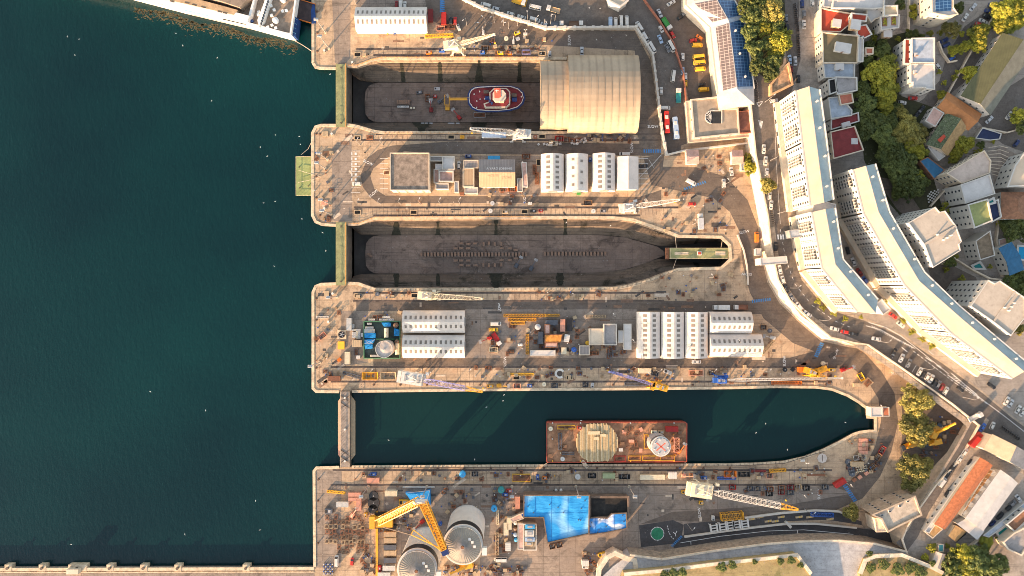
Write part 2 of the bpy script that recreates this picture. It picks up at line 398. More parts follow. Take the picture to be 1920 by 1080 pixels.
for x0, x1, y0, y1, k in ((660, 1010, 60, 104, 26), (660, 1240, 252, 262, 14), (1240, 1400, 300, 440, 34), (660, 1240, 372, 404, 30), (660, 1400, 547, 580, 34), (600, 660, 245, 410, 12), (600, 650, 545, 725, 14), (880, 1190, 585, 670, 20), (660, 1560, 672, 718, 44), (600, 1540, 885, 945, 44), (720, 980, 915, 1040, 20), (1180, 1400, 915, 975, 12), (1400, 1620, 640, 690, 12), (1430, 1620, 60, 400, 0)):
 for i in range(k):
  x, y = pr.uniform(x0, x1), pr.uniform(y0, y1); w_, h_ = pr.choice(((3, 3), (8, 4), (16, 3), (5, 9), (22, 6), (4, 4))); pm_.k = pr.randrange(3); a = pr.choice((0, 0, 0, .6)); p = W(x, y)
  pm_.box(p.x, p.y, -.02, w_ * S * pr.uniform(.6, 1.3), h_ * S * pr.uniform(.6, 1.3), .058 + .0007 * (i % 9), a)
struct(pm_, 'repair_patches', [M('dark patch', (.075, .066, .06), .9, .3, .5), M('pale patch', (.52, .42, .32), .9, .2, .5), M('rusty patch', (.22, .13, .085), .9, .3, .6)])
_z = [.004]
def sheet(pts, mat, name='road', z=0., dz=None):
 _z[0] += .0011; d = dz if dz is not None else _z[0] + .004
 return struct(MB().sheet(WL(pts, z), z + d), name, mat)
def ribbon(pts, wpx, mat, name='road', z=0., dz=None):
 _z[0] += .0011; d = dz if dz is not None else _z[0] + .004
 ww = [U(q, z) for q in wpx] if isinstance(wpx, (list, tuple)) else U(wpx, z)
 return struct(MB().strip(WL(pts, z), ww, d), name, mat)
# quay roads
sheet([(850, -60), (1215, -60), (1262, 62), (1286, 112), (1276, 292), (1245, 292), (1240, 215), (1222, 110), (1192, 55), (1015, 52), (985, 42), (840, -10)], ROADM, 'public_road')
sheet([(690, -40), (800, -40), (985, 44), (1015, 55), (1190, 58), (1220, 115), (1238, 222), (1240, 292), (1204, 292), (1195, 250), (1200, 180), (1190, 95), (1015, 84), (905, 84), (860, 66), (800, 33)], ASPH, 'dock_road')
sheet([(690, -10), (790, -30), (800, 14), (668, 14), (668, 0)], GREY, 'yard_apron')
sheet([(1240, 270), (1240, 292), (800, 288), (760, 283), (723, 297), (700, 316), (694, 330), (702, 354), (723, 367), (1200, 369), (1240, 356), (1240, 378), (1200, 381), (710, 381), (694, 369), (680, 350), (676, 328), (690, 295), (709, 281), (735, 273), (850, 265)], ASPH, 'dock_road')
sheet([(632, 266), (659, 266), (659, 300), (660, 414), (624, 414), (622, 330), (622, 278)], GREY, 'pier_road')
sheet([(622, -20), (657, -20), (657, 108), (644, 124), (628, 118)], GREY, 'pier_road')
sheet([(862, 292), (1014, 292), (1014, 366), (862, 366)], GREY, 'yard_apron')
sheet([(1012, 250), (1180, 250), (1200, 262), (1012, 262)], GREY, 'yard_apron')
ribbon([(1226, 292), (1232, 330), (1300, 338), (1350, 352), (1385, 386), (1404, 430), (1410, 490), (1424, 540), (1450, 580), (1500, 622), (1560, 648), (1612, 678), (1640, 706), (1662, 742), (1668, 790), (1656, 842), (1636, 884), (1606, 918), (1560, 936), (1480, 946), (1320, 964), (1200, 984)],
       [40, 40, 50, 46, 40, 36, 36, 40, 50, 50, 44, 36, 32, 32, 32, 32, 34, 40, 44, 40, 36, 36], ASPH, 'perimeter_road')
sheet([(668, 566), (1440, 564), (1452, 590), (1200, 583), (668, 583)], ASPH, 'dock_road')
sheet([(640, 583), (690, 583), (690, 680), (640, 686)], GREY, 'yard_apron')
sheet([(872, 580), (1194, 580), (1194, 672), (872, 672)], GREY, 'yard_apron')
sheet([(700, 671), (1480, 671), (1560, 650), (1600, 690), (1500, 686), (700, 686)], ASPH, 'dock_road')
sheet([(592, 880), (640, 880), (640, 1064), (592, 1064)], GREY, 'pier_apron', dz=.003)
sheet([(720, 912), (1560, 912), (1600, 925), (1480, 946), (1260, 960), (1180, 990), (1000, 1030), (900, 1040), (720, 1040)], GREY, 'yard_apron')
sheet([(900, 1046), (1090, 1010), (1180, 985), (1260, 976), (1640, 990), (1640, 1200), (900, 1200)], GREY, 'dock_road')
sheet([(1198, 985), (1262, 975), (1282, 984), (1276, 1018), (1202, 1026)], DARKA, 'turning_bay')
ribbon([(1262, 1018), (1340, 1008), (1430, 998), (1500, 994), (1570, 995), (1640, 1004), (1700, 1014)], [24, 22, 21, 20, 20, 20, 20], DARKA, 'ramp_road')

sheet([(1208, -60), (1262, -60), (1290, 30), (1334, 60), (1346, 180), (1292, 192), (1282, 140), (1262, 84), (1236, 42)], ASPH, 'depot_yard')
sheet([(1246, 205), (1288, 195), (1290, 268), (1250, 284)], ASPH, 'depot_yard')
fr(1240, 840, 4.5); sheet([(190, 640), (380, 622), (560, 620), (740, 598), (1040, 560), (1330, 532), (1500, 548), (1690, 620), (1690, 650), (1400, 605), (1040, 618), (1045, 642), (740, 672), (500, 712), (190, 740)], DARKA, 'sunken_yard')
fr(1460, 560, 3.857); sheet([(880, 690), (960, 690), (1150, 730), (1420, 900), (1290, 1080), (1200, 1250), (1000, 1270), (880, 1120), (900, 900)], ASPH, 'crane_yard'); fr()
# ------------------------------------------------------------------ the town plateau behind the docks, 8 m up
ZP = 8.
par = [(1398, -200), (1400, 60), (1402, 150), (1410, 230), (1416, 290), (1428, 350), (1439, 407), (1446, 470), (1458, 525), (1480, 563), (1515, 597), (1556, 632), (1603, 643), (1626, 646), (1690, 690), (1784, 757), (1834, 797), (1800, 858), (1752, 910), (1722, 952), (1700, 985), (1690, 1010), (1700, 1040)]
plateau = par + [(1690, 1500), (2500, 1500), (2500, -200)]
PAVED = ground_mat('town ground', (.40, .34, .28), (.28, .245, .215), (.07, .06, .05), None, .6, 0)
struct(MB().sheet(WL(plateau, ZP), ZP), 'town_ground', PAVED)
STONEW = M('pale wall stone', (.66, .54, .40), .9, .2, .35, dirt=.45, dirtc=(.16, .12, .08))
t = thing('retaining_wall', 'long pale stone retaining wall between the dock road and the street above', 'wall', W(1446, 470))
m = MB(); A = WL(par, ZP)
for i in range(len(par) - 1):
 a, b = A[i], A[i + 1]; d = (b - a).xy.normalized(); o = Vector((d.y, -d.x)) * -1.6
 d0 = (A[i] - A[i - 1]).xy.normalized() if i else d; o0 = Vector((d0.y, -d0.x)) * -1.6
 d2 = (A[i + 2] - b).xy.normalized() if i + 2 < len(A) else d
 mid0 = (d0 + d).normalized(); mid1 = (d + d2).normalized()
 o0 = Vector((-mid0.y, mid0.x)) * -1.6; o1 = Vector((-mid1.y, mid1.x)) * -1.6
 m.face([(a.x + o0.x, a.y + o0.y, 0), (b.x + o1.x, b.y + o1.y, 0), (b.x, b.y, ZP), (a.x, a.y, ZP)])
m.build('wall_face', STONEW, t)
MB().path([(p.x, p.y, ZP) for p in A], .7, 1.1).build('parapet', STONEW, t)
fp = par[4:14]
ribbon([(x - 15, y + 3) for x, y in par[5:14]], 9, PAVE, 'dockside_path')
STREET = [(1440, 120), (1444, 190), (1449, 250), (1457, 330), (1464, 410), (1474, 480), (1490, 532), (1522, 572), (1566, 602), (1620, 622), (1680, 654), (1756, 708), (1826, 760), (1880, 808), (1990, 890)]
ribbon([(x - 3, y + 2) for x, y in STREET], [40, 44, 44, 44, 46, 46, 48, 50, 52, 56, 66, 70, 70, 74, 80], PAVE, 'pavement', ZP)
ribbon(STREET, [26, 27, 27, 27, 27, 28, 30, 32, 34, 40, 50, 56, 56, 60, 64], ROADM, 'street', ZP)
ribbon([(1484, -200), (1484, 40), (1488, 110), (1474, 165), (1452, 200)], [28, 28, 26, 24, 22], ROADM, 'street', ZP)
ribbon([(1420, 20), (1424, 120), (1436, 200)], [20, 22, 24], ROADM, 'street', ZP)
ribbon([(1842, 780), (1800, 850), (1760, 915), (1730, 960), (1716, 1010)], [30, 26, 26, 26, 40], PAVE, 'pavement', ZP)
ribbon([(1842, 775), (1806, 840), (1764, 908), (1734, 956), (1712, 1000), (1690, 1026)], [20, 17, 17, 17, 22, 26], ROADM, 'street', ZP)
ribbon([(1960, -60), (1880, 20), (1820, 62), (1790, 110), (1776, 160), (1740, 195), (1690, 228)], [36, 34, 34, 32, 34, 26, 20], ROADM, 'street', ZP)
ribbon([(1770, 170), (1805, 140), (1850, 88)], [24, 26, 24], ROADM, 'street', ZP)
sheet([(1816, 208), (1864, 180), (1960, 120), (1960, 300), (1880, 270), (1850, 246)], ROADM, 'car_park', ZP)
sheet([(1610, 90), (1660, 70), (1700, 60), (1690, 180), (1760, 205), (1740, 300), (1770, 400), (1710, 430), (1640, 350), (1620, 300), (1610, 200)], SOIL, 'woodland_floor', ZP)
sheet([(1405, -60), (1468, -60), (1474, 60), (1468, 120), (1440, 150), (1412, 130)], SOIL, 'woodland_floor', ZP)
sheet([(1400, 150), (1432, 150), (1440, 300), (1420, 300)], ROADM, 'street_corner', ZP)
sheet([(1640, 330), (1680, 390), (1720, 430), (1745, 520), (1800, 580), (1850, 600), (1830, 520), (1790, 500), (1730, 400), (1690, 340)], ASPH, 'rear_lane', ZP)
sheet([(1850, 285), (1880, 275), (1925, 300), (1925, 420), (1878, 420), (1864, 340)], GREY, 'courtyard', ZP)
# rampart in the south
ZR = 9.
ramp = [(1181, 1040), (1240, 1048), (1340, 1032), (1440, 1019), (1510, 1014), (1575, 1013), (1640, 1019), (1700, 1034), (1700, 1500), (1120, 1500), (1125, 1085), (1150, 1062)]
struct(MB().prism(WL(ramp, ZR), 0, ZR), 'rampart_terrace', ground_mat('terrace concrete', (.50, .48, .47), (.44, .42, .41), (.24, .22, .21), None, .4, 0))
t = thing('rampart_wall', 'brown stone rampart wall and kerb along the dark ramp road', 'wall', W(1340, 1029))
MB().path(WL(ramp[:8], ZR), .9, .8).build('parapet', STONEW, t)
m = MB(); A = WL(ramp[:8], ZR)
for i in range(7):
 a, b = A[i], A[i + 1]
 m.face([(a.x, a.y + .5, 0), (b.x, b.y + .5, 0), (b.x, b.y + .02, ZR), (a.x, a.y + .02, ZR)])
m.build('wall_face', M('brown rampart stone', (.30, .24, .18), .9, .3, .6, dirt=.5), t)
hill = [(1120, 1200), (1170, 1076), (1245, 1069), (1330, 1058), (1440, 1046), (1494, 1040), (1520, 1075), (1540, 1200)]
struct(MB().prism(WL(hill, 13.8), ZR, 13.8), 'grass_bank', DRYG)
t = thing('bank_wall', 'cream stone wall holding up the dry grass bank', 'wall', W(1440, 1046))
MB().path(WL(hill[1:7], 13.8), 1.6, .7).build('coping', STONEW, t)
hill2 = [(1625, 1200), (1612, 1075), (1622, 1050), (1640, 1042), (1690, 1040), (1740, 1060), (1800, 1090), (1830, 1200)]
struct(MB().prism(WL(hill2, 11.5), 0, 11.5), 'grass_bank', DRYG)
t = thing('bank_wall', 'curved stone wall round the grass bank by the gatehouse junction', 'wall', W(1690, 1040))
MB().path(WL(hill2[1:7], 11.5), 1.8, .8).build('coping', STONEW, t)
# mole along the bottom left
mo_ = thing('stone_mole', 'pale concrete mole with mooring platforms along the bottom of the harbour', 'mole', W(300, 1075))
MB().prism(WL([(-200, 1066), (592, 1064), (592, 1130), (-200, 1130)]), -8, -.3).build('deck', GREY, mo_)
MB().path(WL([(-200, 1068), (590, 1065.5)], -.3), 1.6, .6).build('parapet', COPE, mo_)
MB().path(WL([(-200, 1073), (590, 1072)], -.3), .5, .4).build('kerb', COPE, mo_)
for x in (16, 80, 146, 207, 270, 334, 462):
 m = MB(); w_ = 34 if x == 146 else 13; p = W(x, 1064.5)
 m.box(p.x, p.y, -6, w_ * S, 3.4, 6.4); m.build('mooring_platform', COPE, mo_)
 m = MB().cyl(p.x, p.y, .4, 1., .55, 10).cyl(p.x, p.y, 1., 1.2, .75, 10); m.build('bollard', RAIL, mo_)
 if x == 146:
  MB().box(*W(142, 1068).xy, .3, 22 * S, 9 * S, 2.6).build('cabin', CREAM, mo_)
# ------------------------------------------------------------------ builders
GLASS = M('window glass', (.035, .042, .05), .15, .2, .5, dirt=0, spec=.6)
FRAMEW = M('white frame', (.6, .57, .52), .6, .08, dirt=.1)
STEEL = M('galvanised steel', (.42, .40, .38), .45, .2, .5, .4, .2)
DARK = M('dark rubber', (.025, .024, .023), .8, .2)
WHITEW = M('white wall', (.52, .47, .40), .85, .08, .2, dirt=.22, dirtc=(.25, .2, .15))
WHITER = M('white roof felt', (.50, .47, .44), .8, .1, .25, dirt=.3, dirtc=(.25, .22, .19))
GREYR = M('grey roof felt', (.30, .275, .26), .9, .2, .2, dirt=.5)
TANR = M('tan roof sheet', (.56, .43, .28), .8, .12, .25, dirt=.25, dirtc=(.25, .18, .11))
FABRIC = M('shed fabric', (.62, .55, .48), .6, .12, .15, dirt=.5, dirtc=(.42, .34, .26), stripes=None)
SKYL = M('skylight sheet', (.20, .17, .14), .35, .25, .4, dirt=.1)
RUST = M('rusty steel', (.22, .095, .05), .85, .4, .6, dirt=.5)
CMAT = {}
def paint(c, rough=.45):
 """one paint per colour; c is a name"""
 P = dict(white=(.56, .53, .48), silver=(.45, .45, .45), grey=(.17, .17, .175), black=(.02, .02, .022), red=(.45, .03, .022), dark_red=(.22, .03, .028), blue=(.03, .10, .36), dark_blue=(.02, .035, .12),
             yellow=(.74, .42, .03), orange=(.62, .17, .025), green=(.06, .30, .06), teal=(.03, .24, .24), cream=(.70, .60, .42), tan=(.45, .33, .2), brown=(.2, .11, .06), rust=(.27, .11, .055), pink=(.52, .27, .2),
             sky=(.05, .36, .68), pale_blue=(.32, .42, .55), lilac=(.30, .28, .52), pale_green=(.33, .37, .2), slate=(.10, .105, .12), salmon=(.62, .30, .2), gold=(.66, .33, .03))
 return M('paint ' + c, P[c], rough, .1, .6, dirt=.22, spec=.45)
_wm = MB(); _wm.box(0, 0, -.5, 1, .12, 1); _wm.k = 1; _wm.box(0, -.05, -.42, .82, .12, .84)
WIN = {}
def winmesh(fm):
 if fm.name not in WIN: WIN[fm.name] = _wm.mesh('window', [fm, GLASS])
 return WIN[fm.name]
WCOUNT = {}
def windows(root, a, b, z0, z1, nx, nz, w=1.2, h=1.4, fm=None, out=None, skip=None, margin=.06, name='window'):
 """a grid of single windows on the wall a-b; past 98 on one thing the rest become one mass"""
 a, b = Vector(a[:2]), Vector(b[:2]); d = (b - a); L = d.length; d.normalize(); n = Vector((d.y, -d.x))
 org = Vector(ORG[root.name][:2])
 if (out or ((a + b) / 2 - org)).dot(n) < 0: n = -n
 ang = math.atan2(n.y, n.x) + math.pi / 2; me = winmesh(fm or FRAMEW)
 for j in range(nz):
  for i in range(nx):
   if skip and skip(i, j): continue
   t = margin + (1 - 2 * margin) * (i + .5) / nx
   p = a + d * (L * t) + n * .03; z = z0 + (z1 - z0) * (j + .5) / nz
   mw = Matrix.Translation((p.x - org.x, p.y - org.y, z - ORG[root.name][2])) @ Matrix.Rotation(ang, 4, 'Z') @ Matrix.Diagonal((w, 1, h, 1))
   k = WCOUNT.get(root.name, 0)
   if k < 98: mo(name, me, root, mw)
   else:
    q = OVER.setdefault(root.name, (root, MB(), fm or FRAMEW))[1]
    for mi, s in ((0, (1, .12, 1)), (1, (.82, .12, .84))):
     q.k = mi; y = -.05 if mi else 0; c = [mw @ Vector((sx * s[0] / 2, y + sy * s[1] / 2, sz * s[2] / 2)) + Vector(ORG[root.name]) for sz in (-1, 1) for sx, sy in ((-1, -1), (1, -1), (1, 1), (-1, 1))]
     q.loops([c[:4], c[4:]], True, True)
   WCOUNT[root.name] = k + 1
OVER = {}
def cen(P): 
 return Vector((sum(p[0] for p in P) / len(P), sum(p[1] for p in P) / len(P), 0))
def ccw(P):
 a = sum(P[i - 1][0] * P[i][1] - P[i][0] * P[i - 1][1] for i in range(len(P)))
 return P if a > 0 else P[::-1]
def flat(name, label, cat, pts, z1, z0=0., wall=None, roof=None, par=.6, pw=.4, group=None, wins=None, parm=None):
 P = WL(pts, z1); wall = wall or WHITEW; c = cen(P)
 t = thing(name, label, cat, (c.x, c.y, z0), group=group)
 Q = ccw([(p.x, p.y) for p in P])
 MB().prism(Q, z0, z1 - .02, False).build('wall', wall, t)
 MB().sheet(Q, z1).build('roof', roof or GREYR, t)
 if par: MB().path([(q[0], q[1], z1 - .25) for q in Q], pw, par + .25, True).build('parapet', parm or wall, t)
 if wins:
  for e in range(len(P)):
   if wins[0] == 'all' or e in wins[0]:
    a, b = P[e], P[(e + 1) % len(P)]; L = (b - a).length; nz = max(1, round((z1 - z0) / 3.1))
    windows(t, a, b, z0 + .4, z1 - .3, max(1, int(L / wins[1])), nz)
 return t
def gable(name, label, cat, pts, z1, rh, z0=0., wall=None, roof=None, hip=0., group=None, wins=None, over=.35, roof2=None):
 """pts a,b,c,d are the eaves, the ridge runs from the middle of d-a to the middle of b-c"""
 P = WL(pts, z1); c = cen(P); t = thing(name, label, cat, (c.x, c.y, z0), group=group); wall = wall or WHITEW
 a, b, cc, d = P; r0 = (a + d) / 2; r1 = (b + cc) / 2; ax = (r1 - r0)
 r0 = r0 + ax * hip; r1 = r1 - ax * hip; r0.z = r1.z = z1 + rh
 m = MB().prism(ccw([(p.x, p.y) for p in P]), z0, z1 - .02, False)
 if not hip:
  for u, v, r in ((a, d, r0), (b, cc, r1)): m.face([(u.x, u.y, z1 - .02), (v.x, v.y, z1 - .02), (r.x, r.y, r.z - .1)])
 m.build('wall', wall, t)
 n = ax.normalized(); s = Vector((-n.y, n.x, 0)); s = s if (a - d).dot(s) > 0 else -s; dz = Vector((0, 0, over * rh / max((a - d).length / 2, .1)))
 E = [a + s * over - dz, b + s * over - dz, cc - s * over - dz, d - s * over - dz]
 if not hip: r0 = r0 - n * over; r1 = r1 + n * over; E = [E[0] - n * over, E[1] + n * over, E[2] + n * over, E[3] - n * over]
 th = Vector((0, 0, .18))
 def slab(m, q): m.loops([[p for p in q], [p + th for p in q]], True, True)
 m = MB(); slab(m, [E[0], E[1], r1, r0]); m.build('roof_slope', roof or GREYR, t)
 m = MB(); slab(m, [E[2], E[3], r0, r1]); m.build('roof_slope', roof2 or roof or GREYR, t)
 if hip:
  m = MB(); slab(m, [E[3], E[0], r0]); m.build('roof_slope', roof or GREYR, t); m = MB(); slab(m, [E[1], E[2], r1]); m.build('roof_slope', roof2 or roof or GREYR, t)
 MB().bar(r0 + th, r1 + th, .3, .14).build('ridge_cap', COPE if roof is None else roof, t)
 if wins:
  for e in range(4):
   if wins[0] == 'all' or e in wins[0]:
    A_, B_ = P[e], P[(e + 1) % 4]; L = (B_ - A_).length; nz = max(1, round((z1 - z0) / 3.1))
    windows(t, A_, B_, z0 + .4, z1 - .2, max(1, int(L / wins[1])), nz)
 return t
def quonset(label, x0, y0, x1, y1, ax, rise=4.5, eave=3., mat=None, rows=None, ends=True, cat='shed', name='arched_shed', group=None, nrib=0, dome=None):
 """fabric shed; the ridge runs along ax, skylights in rows of single sheets"""
 p, q = W(x0, y0, eave * .6), W(x1, y1, eave * .6); X0, X1 = sorted((p.x, q.x)); Y0, Y1 = sorted((p.y, q.y))
 t = thing(name, label, cat, ((X0 + X1) / 2, (Y0 + Y1) / 2, 0), group=group); mat = mat or FABRIC
 L, Wd = (X1 - X0, Y1 - Y0) if ax == 'x' else (Y1 - Y0, X1 - X0); N = 20
 def P(u, th, off=0.):      # u along the ridge, th 0..pi across
  r = Wd / 2 + off; s = -math.cos(th) * r; z = eave + (rise + off) * (math.sin(th) if nrib else .45 * math.sin(th) + .55 * (1 - abs(math.cos(th)) ** 1.25))
  return (u, s, z) if ax == 'x' else (-s, u, z)
 prof = lambda u, off=0.: [(u, -Wd / 2 - off, 0) if ax == 'x' else (Wd / 2 + off, u, 0)] + [P(u, math.pi * i / N, off) for i in range(N + 1)] + [(u, Wd / 2 + off, 0) if ax == 'x' else (-Wd / 2 - off, u, 0)]
 m = MB(); a, b = prof(-L / 2), prof(L / 2)
 for i in range(len(a) - 1): m.face([a[i], b[i], b[i + 1], a[i + 1]])
 rm = m
 for u in (-L / 2 + .1, L / 2 - .1):
  MB().face(prof(u)).build('end_wall', mat, t, False)
 if nrib:
  for k in range(nrib + 1):
   u = -L / 2 + L * k / nrib; A, B = prof(u - .16, .09), prof(u + .16, .09); m = MB()
   for i in range(len(A) - 1): m.face([A[i], B[i], B[i + 1], A[i + 1]])
   m.build('roof_rib', mat, t, False)
 else:
  for k in range(1, max(2, int(L / 2.6))):
   u = -L / 2 + L * k / max(2, int(L / 2.6)); A, B = prof(u - .06, .04), prof(u + .06, .04)
   for i in range(len(A) - 1): rm.face([A[i], B[i], B[i + 1], A[i + 1]])
 rm.build('fabric_roof', mat, t, False)
 for th0, th1, n, w in (rows or ()):
  skp = ()
  for k in range(n):
   u = -L / 2 + L * (k + .7) / (n + .4); m = MB(); q = [th0 + (th1 - th0) * i / 3 for i in range(4)]
   for i in range(3): m.face([P(u - w / 2, q[i], .07), P(u + w / 2, q[i], .07), P(u + w / 2, q[i + 1], .07), P(u - w / 2, q[i + 1], .07)])
   m.build('skylight', SKYL, t, False)
 if ends:      # roller door on one gable
  m = MB(); u = L / 2 + .05
  if ax == 'x': m.box(u, 0, 0, .15, Wd * .4, eave + rise * .45)
  else: m.box(0, -u, 0, Wd * .4, .15, eave + rise * .45)
  m.build('roller_door', STEEL, t, False)
 return t
# ---------------------------------------------------------------- vehicles
def ring_(pts, z): return [(x, y, z) for x, y in pts]
def carmesh(L, Wd, Ht, hood, boot, cab, zb):
 """hull with rounded corners; the cabin glass sits between pillars; returns body, front, rear, side glass"""
 l, w = L / 2, Wd / 2; c = .16 * Wd
 out = lambda k, f=1.: [(l * k - c, -w * f), (l * k, -w * f + c * 1.3), (l * k, w * f - c * 1.3), (l * k - c, w * f), (-l * k + c * .7, w * f), (-l * k, w * f - c * .8), (-l * k, -w * f + c * .8), (-l * k + c * .7, -w * f)]
 b = MB(); b.loops([ring_(out(.97, .95), .28), ring_(out(1.), .5), ring_(out(.985, .98), zb - .12), ring_(out(.95, .93), zb)], True, True)
 xf, xr = l - hood, -l + boot; rf, rr = xf - cab[0], xr + cab[1]; wi = w * .90; wt = w * .76; zt = Ht
 b.loops([[(rf, -wt, zt - .1), (rf, wt, zt - .1), (rr, wt, zt - .1), (rr, -wt, zt - .1)], [(rf - .12, -wt + .1, zt), (rf - .12, wt - .1, zt), (rr + .1, wt - .1, zt), (rr + .1, -wt + .1, zt)]], True, True)
 for x0, x1, s in ((xf, rf, 1), (xf, rf, -1), (xr, rr, 1), (xr, rr, -1)): b.bar((x0, s * wi, zb - .02), (x1, s * wt, zt - .06), .1)
 if L > 3.5: 
  for s in (1, -1): b.bar(((xf + xr) / 2, s * wi, zb - .02), ((rf + rr) / 2, s * wt, zt - .06), .1)
 F = MB().face([(xf, -wi, zb), (xf, wi, zb), (rf, wt, zt - .09), (rf, -wt, zt - .09)])
 B = MB().face([(xr, wi, zb), (xr, -wi, zb), (rr, -wt, zt - .09), (rr, wt, zt - .09)])
 Sd = [MB().face([(xr, s * wi, zb), (xf, s * wi, zb), (rf, s * wt, zt - .09), (rr, s * wt, zt - .09)][::s]) for s in (1, -1)]
 return b, F, B, Sd
_wheel = {}
def wheel(t, x, y, r=.32, w=.22):
 if r not in _wheel:
  m = MB(); m.rod((0, -w / 2, 0), (0, w / 2, 0), r, 12); m.k = 1; m.rod((0, -w / 2 - .01, 0), (0, w / 2 + .01, 0), r * .6, 10); _wheel[r] = m.mesh('wheel', [DARK, STEEL])
 mo('wheel', _wheel[r], t, Matrix.Translation((x, y, r)))
TYPES = dict(hatchback=(4.0, 1.76, 1.48, .95, .15, (.55, .35), .88), saloon=(4.6, 1.8, 1.44, 1.2, .75, (.6, .55), .88), estate=(4.7, 1.84, 1.62, 1.0, .12, (.5, .25), .95), van=(5.4, 2.0, 2.2, .75, .05, (.6, .06), 1.15), minibus=(6.2, 2.1, 2.5, .4, .05, (.35, .06), 1.2))
def car(kind='hatchback', c='white'):
 L, Wd, Ht, hood, boot, cab, zb = TYPES[kind]; t = thing('parked_' + kind if kind in ('van',) else 'parked_' + ('minibus' if kind == 'minibus' else 'car'), '', 'van' if kind == 'van' else 'minibus' if kind == 'minibus' else 'car')
 pm = paint(c, .3); b, F, B, Sd = carmesh(L, Wd, Ht, hood, boot, cab, zb)
 b.build('body', pm, t, False); F.build('windscreen', GLASS, t, False); B.build('rear_window', GLASS, t, False)
 for s in Sd: 
  s.build('side_window', pm if kind == 'van' else GLASS, t, False)
 for x in (L * .32, -L * .30):
  for y in (Wd / 2 - .12, -Wd / 2 + .12): wheel(t, x, y)
 for y in (.6, -.6): MB().box(L / 2 - .06, y * Wd / 1.8, .58, .12, .32, .16).build('headlight', FRAMEW, t, False)
 return t
def lorry(kind='lorry', c='white', c2='white', L=8.):
 t = thing('parked_lorry', '', 'lorry'); m = MB(); m.box(L / 2 - 1, 0, .6, 2., 2.3, 2.1, 0, .94); m.build('cab', paint(c), t, False)
 MB().box(L / 2 - .35, 0, 1.6, .75, 2.05, .7).build('windscreen', GLASS, t, False)
 MB().box(-.3, 0, .5, L - .8, .9, .3).build('chassis', DARK, t, False)
 if kind == 'lorry': MB().box(-1.1, 0, .85, L - 2.3, 2.45, 2.5).build('cargo_box', paint(c2), t, False)
 else:
  m = MB(); l = L - 2.3
  m.box(-1.1, 0, .85, l, 2.4, .12)
  for s in (1, -1): m.box(-1.1, s * 1.17, .97, l, .06, .5); m.box(-1.1 + s * l / 2 - s * .03, 0, .97, .06, 2.28, .5)
  m.build('open_bed', paint(c2), t, False)
 for x in (L / 2 - 1.1, -L / 2 + 1.1, -L / 2 + 2.2):
  for y in (1., -1.): wheel(t, x, y, .45, .35)
 return t
def bus(c='red', roofc='red', L=11.):
 t = thing('parked_bus', '', 'bus'); m = MB(); w = 1.25
 o = [(L / 2 - .3, -w), (L / 2, -w + .4), (L / 2, w - .4), (L / 2 - .3, w), (-L / 2, w), (-L / 2, -w)]
 i = [(x * .985, y * .95) for x, y in o]
 m.loops([ring_(o, .35), ring_(o, 1.35)], True, True); m.loops([ring_(o, 2.5), ring_(o, 2.9), ring_(i, 3.05)], True, True); m.build('body', paint(c), t, False)
 MB().loops([ring_([(x * .99, y * .985) for x, y in o], 1.35), ring_([(x * .99, y * .985) for x, y in o], 2.5)], False, False).build('window_band', GLASS, t, False)
 for x in (-2.6, 2.4): MB().box(x, 0, 3.03, 1.7, 1.5, .22, 0, .9).build('roof_unit', paint(roofc), t, False)
 for x in (L * .3, -L * .28):
  for y in (1.08, -1.08): wheel(t, x, y, .48, .35)
 return t
def motorbike():
 t = thing('motorbike', '', 'motorbike'); MB().box(0, 0, .45, 1.0, .28, .45, 0, .7).build('body', paint('black'), t, False)
 MB().box(-.3, 0, .8, .7, .26, .1).build('seat', DARK, t, False); MB().bar((.45, -.35, 1.05), (.45, .35, 1.05), .06).build('handlebar', STEEL, t, False)
 for x in (.65, -.65): wheel(t, x, 0, .3, .12)
 return t
MAKERS = dict(hatchback=car, saloon=car, estate=car, van=car, minibus=car)
def vehicle(x, y, hdg, c, kind, label, z=0., group=None):
 p = W(x, y, z + 1.2); loc = (p.x, p.y, z + .02); rz = R(hdg); key = (kind, c)
 if kind in MAKERS: return place(key, car, loc, rz, label, group, kind=kind, c=c)
 if kind == 'bus': return place(key, bus, loc, rz, label, group, c=c, roofc='white' if c != 'white' else 'silver')
 if kind == 'motorbike': return place(key, motorbike, loc, rz, label, group)
 if kind == 'lorry': return place(key, lorry, loc, rz, label, group, c='white' if c != 'red' else 'red', c2=c)
 if kind == 'flatbed': return place(key, lorry, loc, rz, label, group, kind='flatbed', c='white', c2=c, L=7.)
